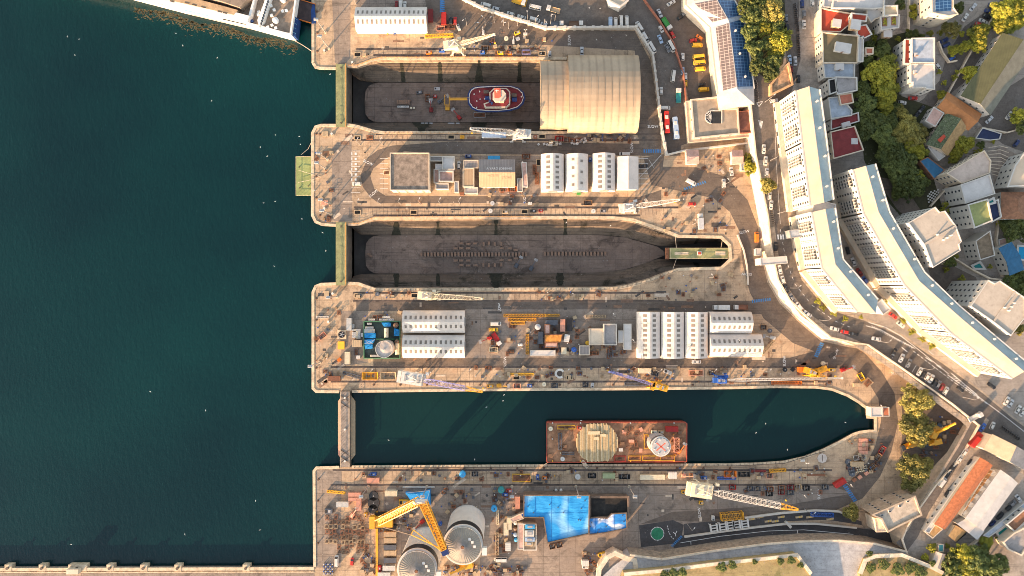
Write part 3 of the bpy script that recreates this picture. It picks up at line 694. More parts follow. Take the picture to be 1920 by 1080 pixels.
# ---------------------------------------------------------------- trees
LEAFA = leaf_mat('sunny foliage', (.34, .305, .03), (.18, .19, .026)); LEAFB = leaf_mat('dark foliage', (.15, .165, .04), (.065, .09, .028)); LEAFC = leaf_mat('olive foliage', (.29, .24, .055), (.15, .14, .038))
BARK = M('bark', (.13, .09, .06), .9, .3, 2.)
CROWN = {}
def crownmesh(key, seed, clumps, per, leaf, mat, squash=.7, tall=1.):
 r = random.Random(seed); m = MB()
 for k in range(clumps):
  th = r.uniform(0, 6.283); q = r.random() ** .5; lob = 1 + .20 * math.sin(3 * th + seed) + .12 * math.sin(5 * th + 2 * seed)
  cx, cy = math.cos(th) * q * lob * .84, math.sin(th) * q * lob * .84
  cz = squash * math.sqrt(max(0, 1.15 - q * q)) * r.uniform(.25, 1.05); rad = r.uniform(.13, .27)
  for j in range(per):
   d = Vector((r.gauss(0, 1), r.gauss(0, 1), r.gauss(.25, 1))).normalized() * rad * r.uniform(.55, 1.08)
   p = Vector((cx, cy, cz)) + Vector((d.x, d.y, d.z * .8)); nrm = (d.normalized() + Vector((r.gauss(0, .5), r.gauss(0, .5), r.gauss(.3, .5)))).normalized()
   u = nrm.cross(Vector((r.random(), r.random(), r.random() + .01))).normalized(); v = nrm.cross(u); s = leaf * r.uniform(.6, 1.3)
   m.face([p + u * s, p + v * s * .6, p - u * s, p - v * s * .6])
 CROWN[key] = m.mesh('crown', mat)
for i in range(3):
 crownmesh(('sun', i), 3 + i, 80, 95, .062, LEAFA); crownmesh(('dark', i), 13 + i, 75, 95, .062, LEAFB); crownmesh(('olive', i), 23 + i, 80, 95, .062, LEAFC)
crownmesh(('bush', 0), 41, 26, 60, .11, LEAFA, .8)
def tree(x, y, rpx, kind, label, z=ZP, ht=None, group=None, name='broadleaf_tree', cat='tree', sy=1.):
 r = U(rpx, z + 7); ht = ht or r * 1.15 + 2.5; p = W(x, y, z + ht * .8)
 t = thing(name, label, cat, (p.x, p.y, z), rnd.uniform(0, 6.28) if sy == 1 else 0, group)
 v = rnd.randrange(3) if kind != 'bush' else 0
 me = CROWN[(kind, v)]
 mo('crown', me, t, Matrix.Translation((0, 0, ht * .42)) @ Matrix.Diagonal((r * 1.04, r * 1.04 * sy, ht * .62 if kind != 'bush' else r * 1.1, 1)))
 m = MB(); tr = max(.12, r * .07); m.rod((0, 0, -.2), (.1 * r, 0, ht * .5), tr, 8, tr * .65)
 for k in range(5):
  a = k * 1.26 + .4; m.rod((.08 * r, 0, ht * (.34 + .03 * k)), (math.cos(a) * r * .6, math.sin(a) * r * .6, ht * .72), tr * .45, 6, tr * .15)
 m.build('trunk', BARK, t, False); return t
# ---------------------------------------------------------------- cranes
def lattice(m, a, b, w0, w1, bars=8, th=.13, up=Vector((0, 0, 1))):
 a, b = Vector(a), Vector(b); d = (b - a).normalized(); u = d.cross(up).normalized(); v = u.cross(d)
 def c(t):
  w = w0 + (w1 - w0) * t; o = a + (b - a) * t
  return [o + u * w / 2 + v * w / 2, o - u * w / 2 + v * w / 2, o - u * w / 2 - v * w / 2, o + u * w / 2 - v * w / 2]
 A, B = c(0), c(1)
 for i in range(4): m.bar(A[i], B[i], th * 1.35)
 for k in range(bars):
  p, q = c(k / bars), c((k + 1) / bars)
  for i in range(4):
   m.bar(p[i], q[(i + 1) % 4], th * .8); m.bar(q[i], q[(i + 1) % 4], th * .8)
def crane(label, base, tip, zp=11., zt=22., body='cream', boom='cream', tipc=None, tipf=.75, bw=2.0, gauge=4.2, house=(5.6, 4.2), turn=0., name='portal_crane', back=.0):
 p = W(*base, zp * .6); q = W(*tip, zt); t = thing(name, label, 'crane', (p.x, p.y, 0))
 pm, bm = paint(body), paint(boom); d = (q - Vector((p.x, p.y, zp))); hd = Vector((d.x, d.y, 0)).normalized(); sd_ = Vector((-hd.y, hd.x, 0)); O = Vector((p.x, p.y, 0))
 for sx in (1, -1):
  for sy in (1, -1):
   m = MB(); m.bar(O + Vector((sx * 3.1, sy * gauge / 2, .5)), O + Vector((sx * 1.5, sy * 1.3, 6)), .55); m.box(p.x + sx * 3.1, p.y + sy * gauge / 2, .06, 1.7, .6, .7); m.build('portal_leg', pm, t)
 m = MB(); m.box(p.x, p.y, 5.7, 4.6, 4.0, .7)
 for sx in (1, -1): m.bar(O + Vector((sx * 2.6, -gauge / 2 * .9, 2.)), O + Vector((sx * 2.6, gauge / 2 * .9, 2.)), .3)
 m.build('portal_frame', pm, t)
 MB().cyl(p.x, p.y, 6.4, zp - 1.2, 1.7, 16).build('slewing_column', pm, t)
 ang = math.atan2(hd.y, hd.x)
 hc = O - hd * (house[0] * .35)
 m = MB(); m.box(hc.x, hc.y, zp - 1.2, house[0], house[1], 3., ang, .94); m.build('machinery_house', pm, t)
 for k in (-.28, .1, .3):
  g = hc + hd * house[0] * k; MB().box(g.x, g.y, zp + 1.82, .9, house[1] * .55, .35, ang).build('roof_vent', STEEL, t)
 g = O - hd * (house[0] * .85 + .8); MB().box(g.x, g.y, zp - 1.3, 1.7, house[1] * .95, 2.2, ang).build('counterweight', pm, t)
 g = O + hd * house[0] * .3 + sd_ * (house[1] * .5 + .5); m = MB(); m.box(g.x, g.y, zp - .6, 1.8, 1.3, 1.9, ang); cb = m.build('driver_cab', pm, t)
 MB().box(g.x + hd.x * .75, g.y + hd.y * .75, zp + .1, .5, 1.36, .9, ang).build('cab_window', GLASS, cb)
 ap = O - hd * house[0] * .1; ap.z = zp + 6.; m = MB()
 for s in (1, -1):
  m.bar(O + hd * 1.4 + sd_ * s * 1.3 + Vector((0, 0, zp + 1.6)), ap + sd_ * s * .5, .26); m.bar(O - hd * house[0] * .6 + sd_ * s * 1.3 + Vector((0, 0, zp + 1.6)), ap + sd_ * s * .5, .26)
 m.bar(ap + sd_ * .6, ap - sd_ * .6, .3); m.build('mast_frame', pm, t)
 a = O + hd * 2.0; a.z = zp + .6; L = (q - a).length; tm = a + (q - a) * tipf; n = max(5, int(L / 2.3))
 m = MB(); f = a + (q - a) * .12; lattice(m, a, f, bw * .55, bw, 2, .14); lattice(m, f, tm, bw, bw * (.85 if tipc else .62), int(n * tipf), .14); m.build('boom', bm, t)
 m = MB(); lattice(m, tm, q, bw * (.85 if tipc else .62), bw * .32, max(2, int(n * (1 - tipf))), .15); m.rod(q - sd_ * .5, q + sd_ * .5, .5, 10); m.build('boom_tip', paint(tipc) if tipc else bm, t)
 m = MB()
 for s in (.5, -.5): m.bar(ap + sd_ * s, q - (q - a) * .06 + sd_ * s * .4, .08)
 m.build('stay_cable', RAIL, t)
 m = MB(); m.bar(q - Vector((0, 0, .4)), (q.x, q.y, max(zt * .45, 4)), .07); m.build('hoist_cable', RAIL, t)
 MB().box(q.x, q.y, max(zt * .45, 4) - 1.1, .6, .6, 1.1).build('hook_block', paint('yellow'), t)
 return t
# ---------------------------------------------------------------- yard gear
def container(c, L=6.06, h=2.6):
 t = thing('shipping_container', '', 'container'); pm = paint(c, .55); m = MB(); n = int(L / .3); w = 1.22
 for s in (1, -1):
  for k in range(n): m.box(-L / 2 + L * (k + .5) / n, s * (w - .05), .2, L / n * .55, .07, h - .35)
 for k in range(n): m.box(-L / 2 + L * (k + .5) / n, 0, h - .06, L / n * .55, 2.25, .06)
 m.loops([[(x, y, .15) for x, y in ((-L / 2 + .05, -w + .06), (L / 2 - .05, -w + .06), (L / 2 - .05, w - .06), (-L / 2 + .05, w - .06))], [(x, y, h - .05) for x, y in ((-L / 2 + .05, -w + .06), (L / 2 - .05, -w + .06), (L / 2 - .05, w - .06), (-L / 2 + .05, w - .06))]], True, True); m.build('shell', pm, t, False)
 m = MB()
 for sx in (1, -1):
  for sy in (1, -1): m.box(sx * (L / 2 - .08), sy * (w - .08), 0, .17, .17, h + .02)
  m.box(0, sx * (w - .03), h - .12, L, .1, .15); m.box(sx * (L / 2 - .04), 0, h - .12, .1, 2.2, .15)
 m.build('corner_frame', pm, t, False)
 for s in (1, -1):
  d = MB().box(L / 2 + .02, s * .57, .2, .07, 1.1, h - .4).build('door', pm, t, False); MB().bar((L / 2 + .1, s * .3, .3), (L / 2 + .1, s * .3, h - .3), .05).build('locking_bar', STEEL, d, False)
 return t
def ibc(c='white'):
 t = thing('liquid_tote', '', 'tote'); MB().box(0, 0, .16, 1.06, .96, .92, 0, .96).build('tank', paint(c), t, False); MB().box(0, 0, 0, 1.2, 1., .14).build('pallet', M('pallet wood', (.36, .25, .15), .9), t, False)
 m = MB()
 for x in (-.58, 0, .58):
  m.bar((x, -.5, 1.1), (x, .5, 1.1), .05)
  for y in (-.49, .49): m.bar((x, y, .14), (x, y, 1.1), .05)
 for z in (.5, 1.1):
  for y in (-.49, .49): m.bar((-.58, y, z), (.58, y, z), .05)
  for x in (-.58, .58): m.bar((x, -.49, z), (x, .49, z), .05)
 m.build('cage', STEEL, t, False); MB().cyl(0, 0, 1.08, 1.16, .14, 10).build('cap', paint('black'), t, False); return t
def skip_bin(c='rust', L=4.2, w=2.2, h=1.4):
 t = thing('waste_skip', '', 'skip'); m = MB(); o = [(-L / 2, -w / 2), (L / 2, -w / 2), (L / 2, w / 2), (-L / 2, w / 2)]; f = lambda k, z: [(x * k, y * (k + .1), z) for x, y in o]
 m.loops([f(.8, 0), f(1., h), f(.95, h), f(.76, .15)], False, True); m.build('bin', paint(c, .7), t, False)
 m = MB(); r = random.Random(int(L * 10) + len(c))
 for k in range(9): m.box(r.uniform(-L * .32, L * .32), r.uniform(-.6, .6), .15, r.uniform(.4, 1.2), r.uniform(.3, .8), r.uniform(.3, .9), r.uniform(0, 3))
 m.build('scrap_load', M('mixed scrap', (.16, .12, .09), .9, .6, 2., dirt=.6), t, False)
 for s in (1, -1): MB().bar((s * L / 4, -w / 2 - .15, h * .7), (s * L / 4, w / 2 + .15, h * .7), .12).build('lifting_lug', STEEL, t, False)
 return t
def crate(c='tan', w=2., d=1.6, h=1.2):
 t = thing('timber_crate', '', 'crate'); pm = paint(c, .8); MB().box(0, 0, .12, w - .1, d - .1, h - .2).build('box', pm, t, False); m = MB()
 for k in range(5): m.box(-w / 2 + w * (k + .5) / 5, 0, h - .08, w / 5 * .82, d, .08)
 m.build('lid', pm, t, False); m = MB()
 for s in (1, -1): m.box(s * w * .4, 0, 0, .14, d, .12)
 m.build('skid', pm, t, False); return t
def cage_basket(c='rust', w=3., d=2., h=1.3, plate=1):
 t = thing('steel_stillage', '', 'stillage'); m = MB()
 for x in (-w / 2, w / 2):
  for y in (-d / 2, d / 2): m.bar((x, y, 0), (x, y, h), .12)
  for z in (.15, h): m.bar((x, -d / 2, z), (x, d / 2, z), .1)
 for y in (-d / 2, d / 2):
  for z in (.15, h * .55, h): m.bar((-w / 2, y, z), (w / 2, y, z), .1)
 m.build('frame', paint(c, .8), t, False); MB().box(0, 0, .1, (w - .15) * plate, (d - .15) * plate, .06).build('floor_plate', RUST, t, False)
 m = MB(); r = random.Random(int(w * 7 + d * 3))
 for k in range(6): m.rod((r.uniform(-w * .42, w * .1), r.uniform(-d * .4, d * .4), .25 + .1 * k), (r.uniform(0, w * .42), r.uniform(-d * .4, d * .4), .25 + .1 * k), .07, 6)
 m.build('pipe_load', M('mixed scrap', (.16, .12, .09), .9, .6, 2., dirt=.6), t, False); return t
def drum(c='blue'):
 t = thing('oil_drum', '', 'drum'); m = MB().cyl(0, 0, 0, .86, .29, 12)
 for z in (.28, .57): m.cyl(0, 0, z, z + .03, .305, 12)
 m.build('barrel', paint(c), t, False); MB().ring(0, 0, .86, .9, .26, .3, 12).build('rim', paint(c), t, False); return t
def generator(c='yellow', w=3., d=1.5, h=1.5):
 t = thing('power_generator', '', 'generator'); pm = paint(c); MB().box(0, 0, .35, w, d, h, 0, .93).build('housing', pm, t, False); MB().box(0, 0, .1, w * 1.05, d * .9, .25).build('skid_frame', DARK, t, False)
 MB().box(-w * .28, 0, .34 + h, w * .25, d * .6, .1).build('vent_grille', DARK, t, False); MB().cyl(w * .3, d * .2, .3 + h, .8 + h, .12, 8).build('exhaust', STEEL, t, False); MB().box(w * .1, 0, .34 + h, w * .3, d * .5, .16).build('lifting_beam', STEEL, t, False); return t
def reel(c='tan', r=1.1, w=.9):
 t = thing('cable_reel', '', 'reel'); m = MB(); 
 for s in (1, -1): MB().cyl(0, 0, .45 + s * .42 - .05, .45 + s * .42 + .05, r, 16).build('flange', paint(c, .8), t, False)
 MB().cyl(0, 0, .08, .82, r * .72, 16).build('cable_coil', DARK, t, False); MB().ring(0, 0, .92, .98, .12, .3, 10).build('hub', STEEL, t, False); return t
def tank_drum(c='cream', r=1.2, h=2.2):
 t = thing('storage_tank', '', 'tank'); MB().cyl(0, 0, .1, h, r, 18).build('shell', paint(c), t, False); MB().cyl(0, 0, h, h + .25, r * .98, 18, r * .3).build('lid', paint(c), t, False); MB().cyl(.3 * r, 0, h + .15, h + .4, .18, 8).build('hatch', STEEL, t, False)
 m = MB(); 
 for s in (.2, -.2): m.bar((r + .1, s, 0), (r + .1, s, h + .3), .05)
 m.build('ladder', STEEL, t, False); return t
def beam_stack(c='gold', L=12., w=1.4, n=3):
 t = thing('boom_section', '', 'crane section'); m = MB(); lattice(m, (-L / 2, 0, w * .6), (L / 2, 0, w * .6), w, w, int(L / 1.6), .14); m.build('lattice_frame', paint(c), t, False)
 for s in (1, -1): MB().box(s * L / 2, 0, .05, .2, w * 1.1, w * 1.1).build('end_plate', paint(c), t, False)
 return t
def cabin(c='white', w=6., d=2.5, h=2.7):
 t = thing('site_cabin', '', 'cabin'); pm = paint(c); MB().box(0, 0, .15, w, d, h - .15).build('wall', pm, t, False); MB().box(0, 0, h, w + .2, d + .2, .14).build('roof', pm, t, False)
 m = MB(); n = int(w / .9)
 for k in range(n): m.box(-w / 2 + w * (k + .5) / n, 0, h + .135, .07, d + .1, .06)
 m.build('roof_seams', pm, t, False)
 for x in (-w * .25, w * .2): MB().box(x, -d / 2, 1.2, 1., .12, .9).build('window', GLASS, t, False)
 MB().box(w * .4, -d / 2, .15, .85, .12, 2.).build('door', STEEL, t, False); return t
def vent_tower(c='white'):
 t = thing('light_tower', '', 'light tower'); MB().box(0, 0, .3, 2., 1.1, .9).build('trailer', paint(c), t, False); MB().bar((0, 0, 1.2), (0, 0, 6.5), .14).build('mast', STEEL, t, False)
 for s in (1, -1): MB().box(s * .5, 0, 6.4, .6, .35, .45).build('lamp', FRAMEW, t, False)
 for s in (1, -1): wheel(t, 0, s * .6, .3, .2)
 return t
def bollard():
 t = thing('mooring_bollard', '', 'bollard'); MB().cyl(0, 0, 0, .7, .32, 12, .26).build('post', RAIL, t, False); MB().cyl(0, 0, .7, .95, .45, 12, .38).build('head', RAIL, t, False); MB().cyl(0, 0, 0, .08, .6, 12).build('base_plate', RUST, t, False); return t
def capstan():
 t = thing('mooring_capstan', '', 'capstan'); m = MB(); m.cyl(0, 0, .3, .9, .55, 14, .38); m.cyl(0, 0, .9, 1.35, .38, 14, .62); m.build('drum', RAIL, t, False); MB().cyl(0, 0, 0, .3, .95, 16).build('base', COPE, t, False); MB().cyl(0, 0, 1.35, 1.45, .6, 14).build('cap', FRAMEW, t, False); return t
def lamp(h=9.):
 t = thing('lamp_post', '', 'lamp post'); MB().rod((0, 0, 0), (0, 0, h), .13, 8, .08).build('pole', STEEL, t, False); MB().bar((0, 0, h), (1.5, 0, h + .25), .09).build('arm', STEEL, t, False); MB().box(1.7, 0, h + .15, .9, .35, .16).build('lamp_head', FRAMEW, t, False); MB().cyl(0, 0, 0, .5, .24, 10).build('base', STEEL, t, False); return t
def floodmast(h=17.):
 t = thing('floodlight_mast', '', 'floodlight mast'); MB().rod((0, 0, 0), (0, 0, h), .28, 10, .16).build('pole', STEEL, t, False); MB().box(0, 0, h, 2.2, 1.2, .15).build('platform', STEEL, t, False)
 for x in (-.7, 0, .7): MB().box(x, -.5, h + .15, .5, .35, .5).build('floodlight', FRAMEW, t, False)
 MB().cyl(0, 0, 0, .5, .8, 10).build('base', COPE, t, False); return t
def hatchpit(w=3.2, d=2.):
 t = thing('service_pit', '', 'pit'); m = MB(); p = [(-w / 2, -d / 2, .012), (w / 2, -d / 2, .012), (w / 2, d / 2, .012), (-w / 2, d / 2, .012)]; m.path(p, .4, .22, True); m.build('kerb', paint('tan', .9), t, False); MB().face([(x, y, .05) for x, y, _ in p]).build('grating', M('pit dark', (.02, .018, .016), .95), t, False); return t
def stackpal(c='tan'):
 t = thing('pallet_stack', '', 'pallets'); m = MB()
 for k in range(5):
  for q in range(4): m.box(0, -.45 + .3 * q, .16 * k + .1, 1.2, .2, .04)
  for q in (-.5, 0, .5): m.box(q, 0, .16 * k, .12, 1., .1)
 m.build('boards', M('pallet wood', (.36, .25, .15), .9), t, False); return t
def excavator(c='yellow'):
 t = thing('tracked_excavator', '', 'excavator'); pm = paint(c)
 for s in (1, -1): MB().box(0, s * 1.1, 0, 3.6, .55, .8, 0, .9).build('track', DARK, t, False)
 MB().box(-.3, 0, .85, 3.2, 2.5, 1.1, 0, .92).build('body', pm, t, False); MB().box(.6, .7, 1.9, 1.4, 1., 1.2, 0, .9).build('cab', GLASS, t, False)
 m = MB(); m.bar((1., -.2, 1.6), (3.6, -.2, 3.8), .45); m.bar((3.6, -.2, 3.8), (5.4, -.2, 1.7), .35); m.build('arm', pm, t, False); MB().box(5.4, -.2, .9, .8, 1.1, .9, 0, .7).build('bucket', DARK, t, False); return t
def cherry(c='orange'):
 t = thing('boom_lift', '', 'boom lift'); pm = paint(c); MB().box(0, 0, .4, 2.4, 1.9, .7).build('chassis', pm, t, False); MB().box(-.2, 0, 1.1, 1.9, 1.4, .7).build('turret', pm, t, False)
 MB().bar((-.6, 0, 1.9), (4.2, 0, 3.2), .34).build('arm', pm, t, False); m = MB()
 m.box(4.9, 0, 2.4, 1.2, 1.9, .12)
 for x in (4.3, 5.5): m.bar((x, -.95, 3.4), (x, .95, 3.4), .08); 
 for y in (-.95, .95): m.bar((4.3, y, 3.4), (5.5, y, 3.4), .08)
 m.build('basket', STEEL, t, False)
 for x in (.8, -.8):
  for y in (.9, -.9): wheel(t, x, y, .4, .3)
 return t
GEAR = dict(container=container, tote=ibc, skip=skip_bin, crate=crate, stillage=cage_basket, drum=drum, generator=generator, reel=reel, tank=tank_drum, section=beam_stack, cabin=cabin, tower=vent_tower, bollard=bollard, capstan=capstan, lamp=lamp, mast=floodmast, pit=hatchpit, pallets=stackpal, excavator=excavator, lift=cherry)
def put(kind, x, y, label, rot=0., z=0., group=None, **kw):
 p = W(x, y, z + 1); s_ = (.48,) * 3 if kind == 'gull' else None; return place((kind, str(sorted(kw.items()))), GEAR[kind], (p.x, p.y, z + .015), R(rot), label, group, s_, **kw)
# ------------------------------------------------------------------ dockyard buildings
A1=(560,0,4.155);A2=(940,0,4.155);A3=(1240,0,4.153);A4=(1560,0,4.153);A5=(540,220,4.908);A6=(860,220,4.908);A7=(1180,220,4.5);A8=(1420,160,4.5)
B1=(1660,200,4.908);B2=(1660,380,4.154);B3=(1400,380,4.153);B4=(620,390,5.053);B5=(1000,390,4.571);B6=(580,530,4.909);B7=(880,560,5.4);B8=(1160,560,5.4)
C1=(1460,560,3.857);C2=(1560,760,3.375);C3=(1240,840,4.5);C4=(900,860,4.908);C5=(580,860,4.908);C6=(620,720,4.8);C7=(1000,760,6.);C8=(1300,700,4.8);D5=(1680,840,4.5);D6=(820,0,6.);D7=(1160,640,3.84);D8=(640,590,10.8);D3_=(860,285,13.5);D1_=(240,0,5.053);D4=(860,140,12.)
SHEDTAN = M('shelter sheeting', (.39, .295, .20), .55, .14, .10, dirt=.45, dirtc=(.34, .25, .17), stripes=('X', .085, .25))
TWO = lambda n, w=1.3: [(.98, 1.32, n, w), (1.82, 2.16, n, w)]
fr(*A1); quonset('long white arched shed with two rows of skylights beside the pier road', 452, 66, 1003, 250, 'x', 3.6, 4., rows=TWO(15, .9))
fr(*A2)
quonset('huge ribbed tan shelter arched over the end of the upper dry dock', 514, 446, 1050, 1035, 'x', 9, 6, SHEDTAN, ends=False, nrib=10, cat='dock shelter', name='dock_shelter')
quonset('lower front section of tan dock shelter nearest the tug', 302, 486, 522, 1004, 'x', 7.6, 5, SHEDTAN, ends=False, nrib=4, cat='dock shelter', name='dock_shelter')
fr(*A6)
quonset('white arched shed beside the grey timber store, seven skylights a side', 757, 345, 965, 688, 'y', 3.2, 4, rows=TWO(7))
quonset('white arched shed with few skylights, between two sheds with full rows', 982, 345, 1188, 685, 'y', 3.2, 4, rows=[(1.05, 1.3, 3, 1.3), (1.84, 2.09, 4, 1.3)])
quonset('white arched shed beside the smooth gabled shed', 1228, 340, 1437, 682, 'y', 3.2, 4, rows=TWO(7))
gable('gabled_shed', 'smooth white gabled shed beside parking bays with a black car', 'shed', [(1462, 660), (1462, 368), (1648, 368), (1648, 660)], 5., 1.9, 0, FABRIC, FABRIC)
fr(*B6)
quonset('upper white arched shed of the pair east of the tank compound', 866, 256, 1433, 460, 'x', 3.3, 4, rows=TWO(12, 1.1))
quonset('lower white arched shed of the pair east of the tank compound', 866, 480, 1433, 690, 'x', 3.3, 4, rows=TWO(12, 1.1))
fr(*B8)
quonset('upright white arched shed next to the T-shaped white cabin', 183, 134, 412, 598, 'y', 3.3, 4, rows=TWO(9))
quonset('middle one of three upright white arched sheds side by side', 422, 134, 655, 600, 'y', 3.3, 4, rows=TWO(9))
quonset('upright white arched shed butting against two crosswise sheds', 664, 134, 893, 598, 'y', 3.3, 4, rows=TWO(9))
quonset('shorter crosswise white arched shed beside the parked lorry trailer', 908, 132, 1330, 350, 'x', 3.6, 4, rows=TWO(8, 1.1), ends=False)
quonset('longer crosswise white arched shed above the car on the dock road', 908, 357, 1432, 583, 'x', 3.6, 4, rows=TWO(10, 1.1), ends=False)
GRIT = M('gravelled roof', (.24, .19, .15), .95, .35, .5, dirt=.6, dirtc=(.10, .08, .065))
fr(*A5)
flat('workshop', 'square workshop with stained brown gravel roof and cream parapet', 'workshop', [(942, 330), (1298, 330), (1298, 670), (942, 670)], 9., 0, CREAM, GRIT, .5, wins=((0, 2, 3), 4.))
flat('annexe', 'small white roofed annexe with pink hatch beside brown workshop', 'annexe', [(1310, 362), (1420, 362), (1420, 402), (1310, 402)], 4.)
flat('annexe', 'white annexe with tall parapet and red ramp', 'annexe', [(1424, 362), (1530, 362), (1530, 478), (1424, 478)], 5., roof=WHITER)
flat('annexe', 'low white plant room below the square skylight', 'annexe', [(1358, 432), (1418, 432), (1418, 480), (1358, 480)], 4.2, roof=WHITER, par=.2)
flat('annexe', 'roofless white walled store with pink floor', 'annexe', [(1396, 498), (1520, 498), (1520, 592), (1396, 592)], 4.4, roof=M('pink screed', (.5, .32, .26)), par=1.1, pw=.6)
flat('annexe', 'narrow pinkish lean-to against the brown workshop', 'annexe', [(1345, 482), (1388, 482), (1388, 600), (1345, 600)], 3.6, roof=M('pink screed', (.5, .32, .26)))
flat('annexe', 'pinkish brown roofed store facing the lower pier road', 'annexe', [(1362, 612), (1475, 612), (1475, 660), (1362, 660)], 4.)
flat('annexe', 'pale yard block along the wall next to the grey timber store', 'annexe', [(1534, 590), (1570, 590), (1570, 690), (1534, 690)], 3.4, roof=WHITER)
fr(*D3_)
GREYMET = M('grey roof sheeting', (.27, .235, .215), .6, .12, .2, dirt=.25, stripes=('X', .42, .5)); TANMET = M('tan roof sheeting', (.40, .28, .17), .6, .10, .2, dirt=.2, dirtc=(.3, .22, .14), stripes=('X', .42, .35))
t = gable('storehouse', 'gabled storehouse with faded white lettering on a two-tone grey and tan roof', 'storehouse', [(540, 872), (540 + 875, 872), (1410, 205), (530, 205)], 6., 2.6, 0, CREAM, TANMET, roof2=GREYMET, wins=((0,), 3.6))
def letter(s, at, size, mat, z, parent=None, rot=0., name='painted_lettering', ext=.0, kind=None):
 c = bpy.data.curves.new(name, 'FONT'); c.body = s; c.size = size; c.align_x = 'CENTER'; c.align_y = 'CENTER'; c.extrude = .002
 c.materials.append(mat); o = bpy.data.objects.new('tmp', c); col.objects.link(o); p = W(at[0], at[1], z); l = Vector((p.x, p.y, z))
 if parent: l = l - Vector(ORG[parent.name])
 me = bpy.data.meshes.new_from_object(o); me.name = name; cu = o; o = bpy.data.objects.new(name, me); col.objects.link(o); bpy.data.objects.remove(cu); bpy.data.curves.remove(c)
 if parent: o.parent = parent
 o.location = l; o.rotation_euler = rot if isinstance(rot, tuple) else (0, 0, rot)
 if kind: o['kind'] = kind
 return o
LINEW = M('road paint', (.72, .70, .66), .8, .15, 1., dirt=.35, dirtc=(.2, .18, .16)); LINEB = M('blue road paint', (.05, .20, .45), .8, .2, 1., dirt=.4)
sl_ = math.atan2(2.6, 667 / 13.5 * S * .49)
letter('A.YARD JOBBING', (1030, 420), 1.65, LINEW, 8.6, t, (-sl_, 0, 0))
letter('HOUSE', (855, 620), 1.7, M('faded lettering', (.42, .30, .19),   .8), 8.3, t, (sl_, 0, 0)); letter('STORE', (1190, 680), 1.7, M('faded lettering', (.42, .30, .19), .8), 7.95, t, (sl_, 0, 0))
flat('side_wing', 'tan sheeted wing on the storehouse end', 'wing', [(112, 430), (385, 412), (385, 872), (112, 872)], 5.6, 0, CREAM, TANMET, .15)
flat('side_wing', 'grey lean-to with a sunlit patch behind the storehouse', 'wing', [(132, 210), (490, 210), (490, 400), (132, 400)], 5., 0, CREAM, GREYMET, .12)
flat('canopy', 'white walled yard with pale canopy in front of the storehouse wing', 'canopy', [(160, 900), (480, 900), (480, 1050), (160, 1050)], 3., roof=WHITER)
flat('store_shed', 'long narrow pinkish roofed shed with a cross-shaped repair', 'shed', [(1592, 268), (1710, 268), (1745, 880), (1632, 880)], 4., roof=M('pink screed', (.5, .32, .26)), par=.15)
flat('store_shed', 'grey roofed lean-to beside narrow pinkish shed', 'shed', [(1486, 680), (1612, 680), (1612, 995), (1486, 995)], 3.6, roof=GREYMET, par=.15)
fr(*B7)
flat('yard_office', 'cream flat roofed office with a post shadow across its roof', 'office', [(1216, 306), (1360, 306), (1360, 466), (1216, 466)], 4.6, 0, CREAM, CREAM, .25, wins=((2,), 3))
flat('yard_office', 'white walled office with puddled grey roof', 'office', [(1362, 258), (1488, 258), (1488, 466), (1362, 466)], 5., 0, WHITEW, GREYR, .7, wins=((2,), 3))
flat('yard_store', 'low grey roofed store under the cream office', 'store', [(1117, 478), (1215, 478), (1215, 568), (1117, 568)], 3.4, 0, CREAM, GREYMET, .1)
flat('yard_cabin', 'long stem of white T-shaped cabin beside arched sheds', 'cabin', [(1565, 258), (1638, 258), (1638, 516), (1565, 516)], 3.4, 0, WHITEW, WHITER, .1)
flat('yard_cabin', 'short arm of white T-shaped cabin', 'cabin', [(1510, 326), (1564, 326), (1564, 446), (1510, 446)], 3., 0, WHITEW, WHITER, .1)
flat('long_cabin', 'white roofed cabin with bracketed eaves along the lower dock road', 'cabin', [(620, 526), (868, 526), (868, 578), (620, 578)], 3.2, 0, WHITEW, WHITER, .1)
flat('rusty_store', 'open roofed store with orange rusted sheet roof', 'store', [(765, 366), (940, 366), (925, 440), (765, 440)], 3.8, 0, RUST, M('orange rusted sheet', (.58, .24, .05), .8, .35, .5, dirt=.4, dirtc=(.2, .1, .05)), .05)
flat('rusty_store', 'pinkish flat roofed store below orange rusted roof', 'store', [(768, 448), (890, 448), (890, 492), (768, 492)], 3.2, 0, RUST, M('pink screed', (.5, .32, .26)), .1)
flat('yard_store', 'pink roofed compartment left of the blue tarped bay', 'store', [(766, 262), (815, 262), (815, 355), (766, 355)], 3.2, 0, RUST, M('pink screed', (.5, .32, .26)), .1)
# tank compound
fr(*D8)
GRN = M('green bund paint', (.08, .22, .12), .8, .2, .6, dirt=.4); BUND = M('dark bund floor', (.045, .06, .052), .8, .35, .4, dirt=.4)
t = thing('bund_wall', 'green painted bund wall enclosing the oily waste tanks', 'bund', W(830, 500))
MB().path(WL([(466, 140), (1192, 140), (1192, 878), (466, 878)], 0), .35, 1.2, True).build('wall', GRN, t)
MB().path(WL([(700, 492), (1190, 492)], 0), .3, 1.0).build('partition', GRN, t)
MB().sheet(WL([(466, 140), (1192, 140), (1192, 878), (466, 878)], 0), .05).build('floor', BUND, t)
p = W(868, 700, 9); t = thing('storage_tank', 'big pale round tank with a radial walkway on its roof', 'tank', (p.x, p.y, 0)); r = U(168, 9)
MB().cyl(p.x, p.y, .05, 9, r, 40).build('shell', M('tank plate', (.48, .42, .37), .6, .15, .4, dirt=.35), t); MB().cyl(p.x, p.y, 9, 9.5, r * .97, 40, .3).build('roof', M('tank plate', (.48, .42, .37), .6, .15, .4, dirt=.35), t)
MB().ring(p.x, p.y, 9, 9.8, r, r + .12, 40).build('rim_railing', FRAMEW, t)
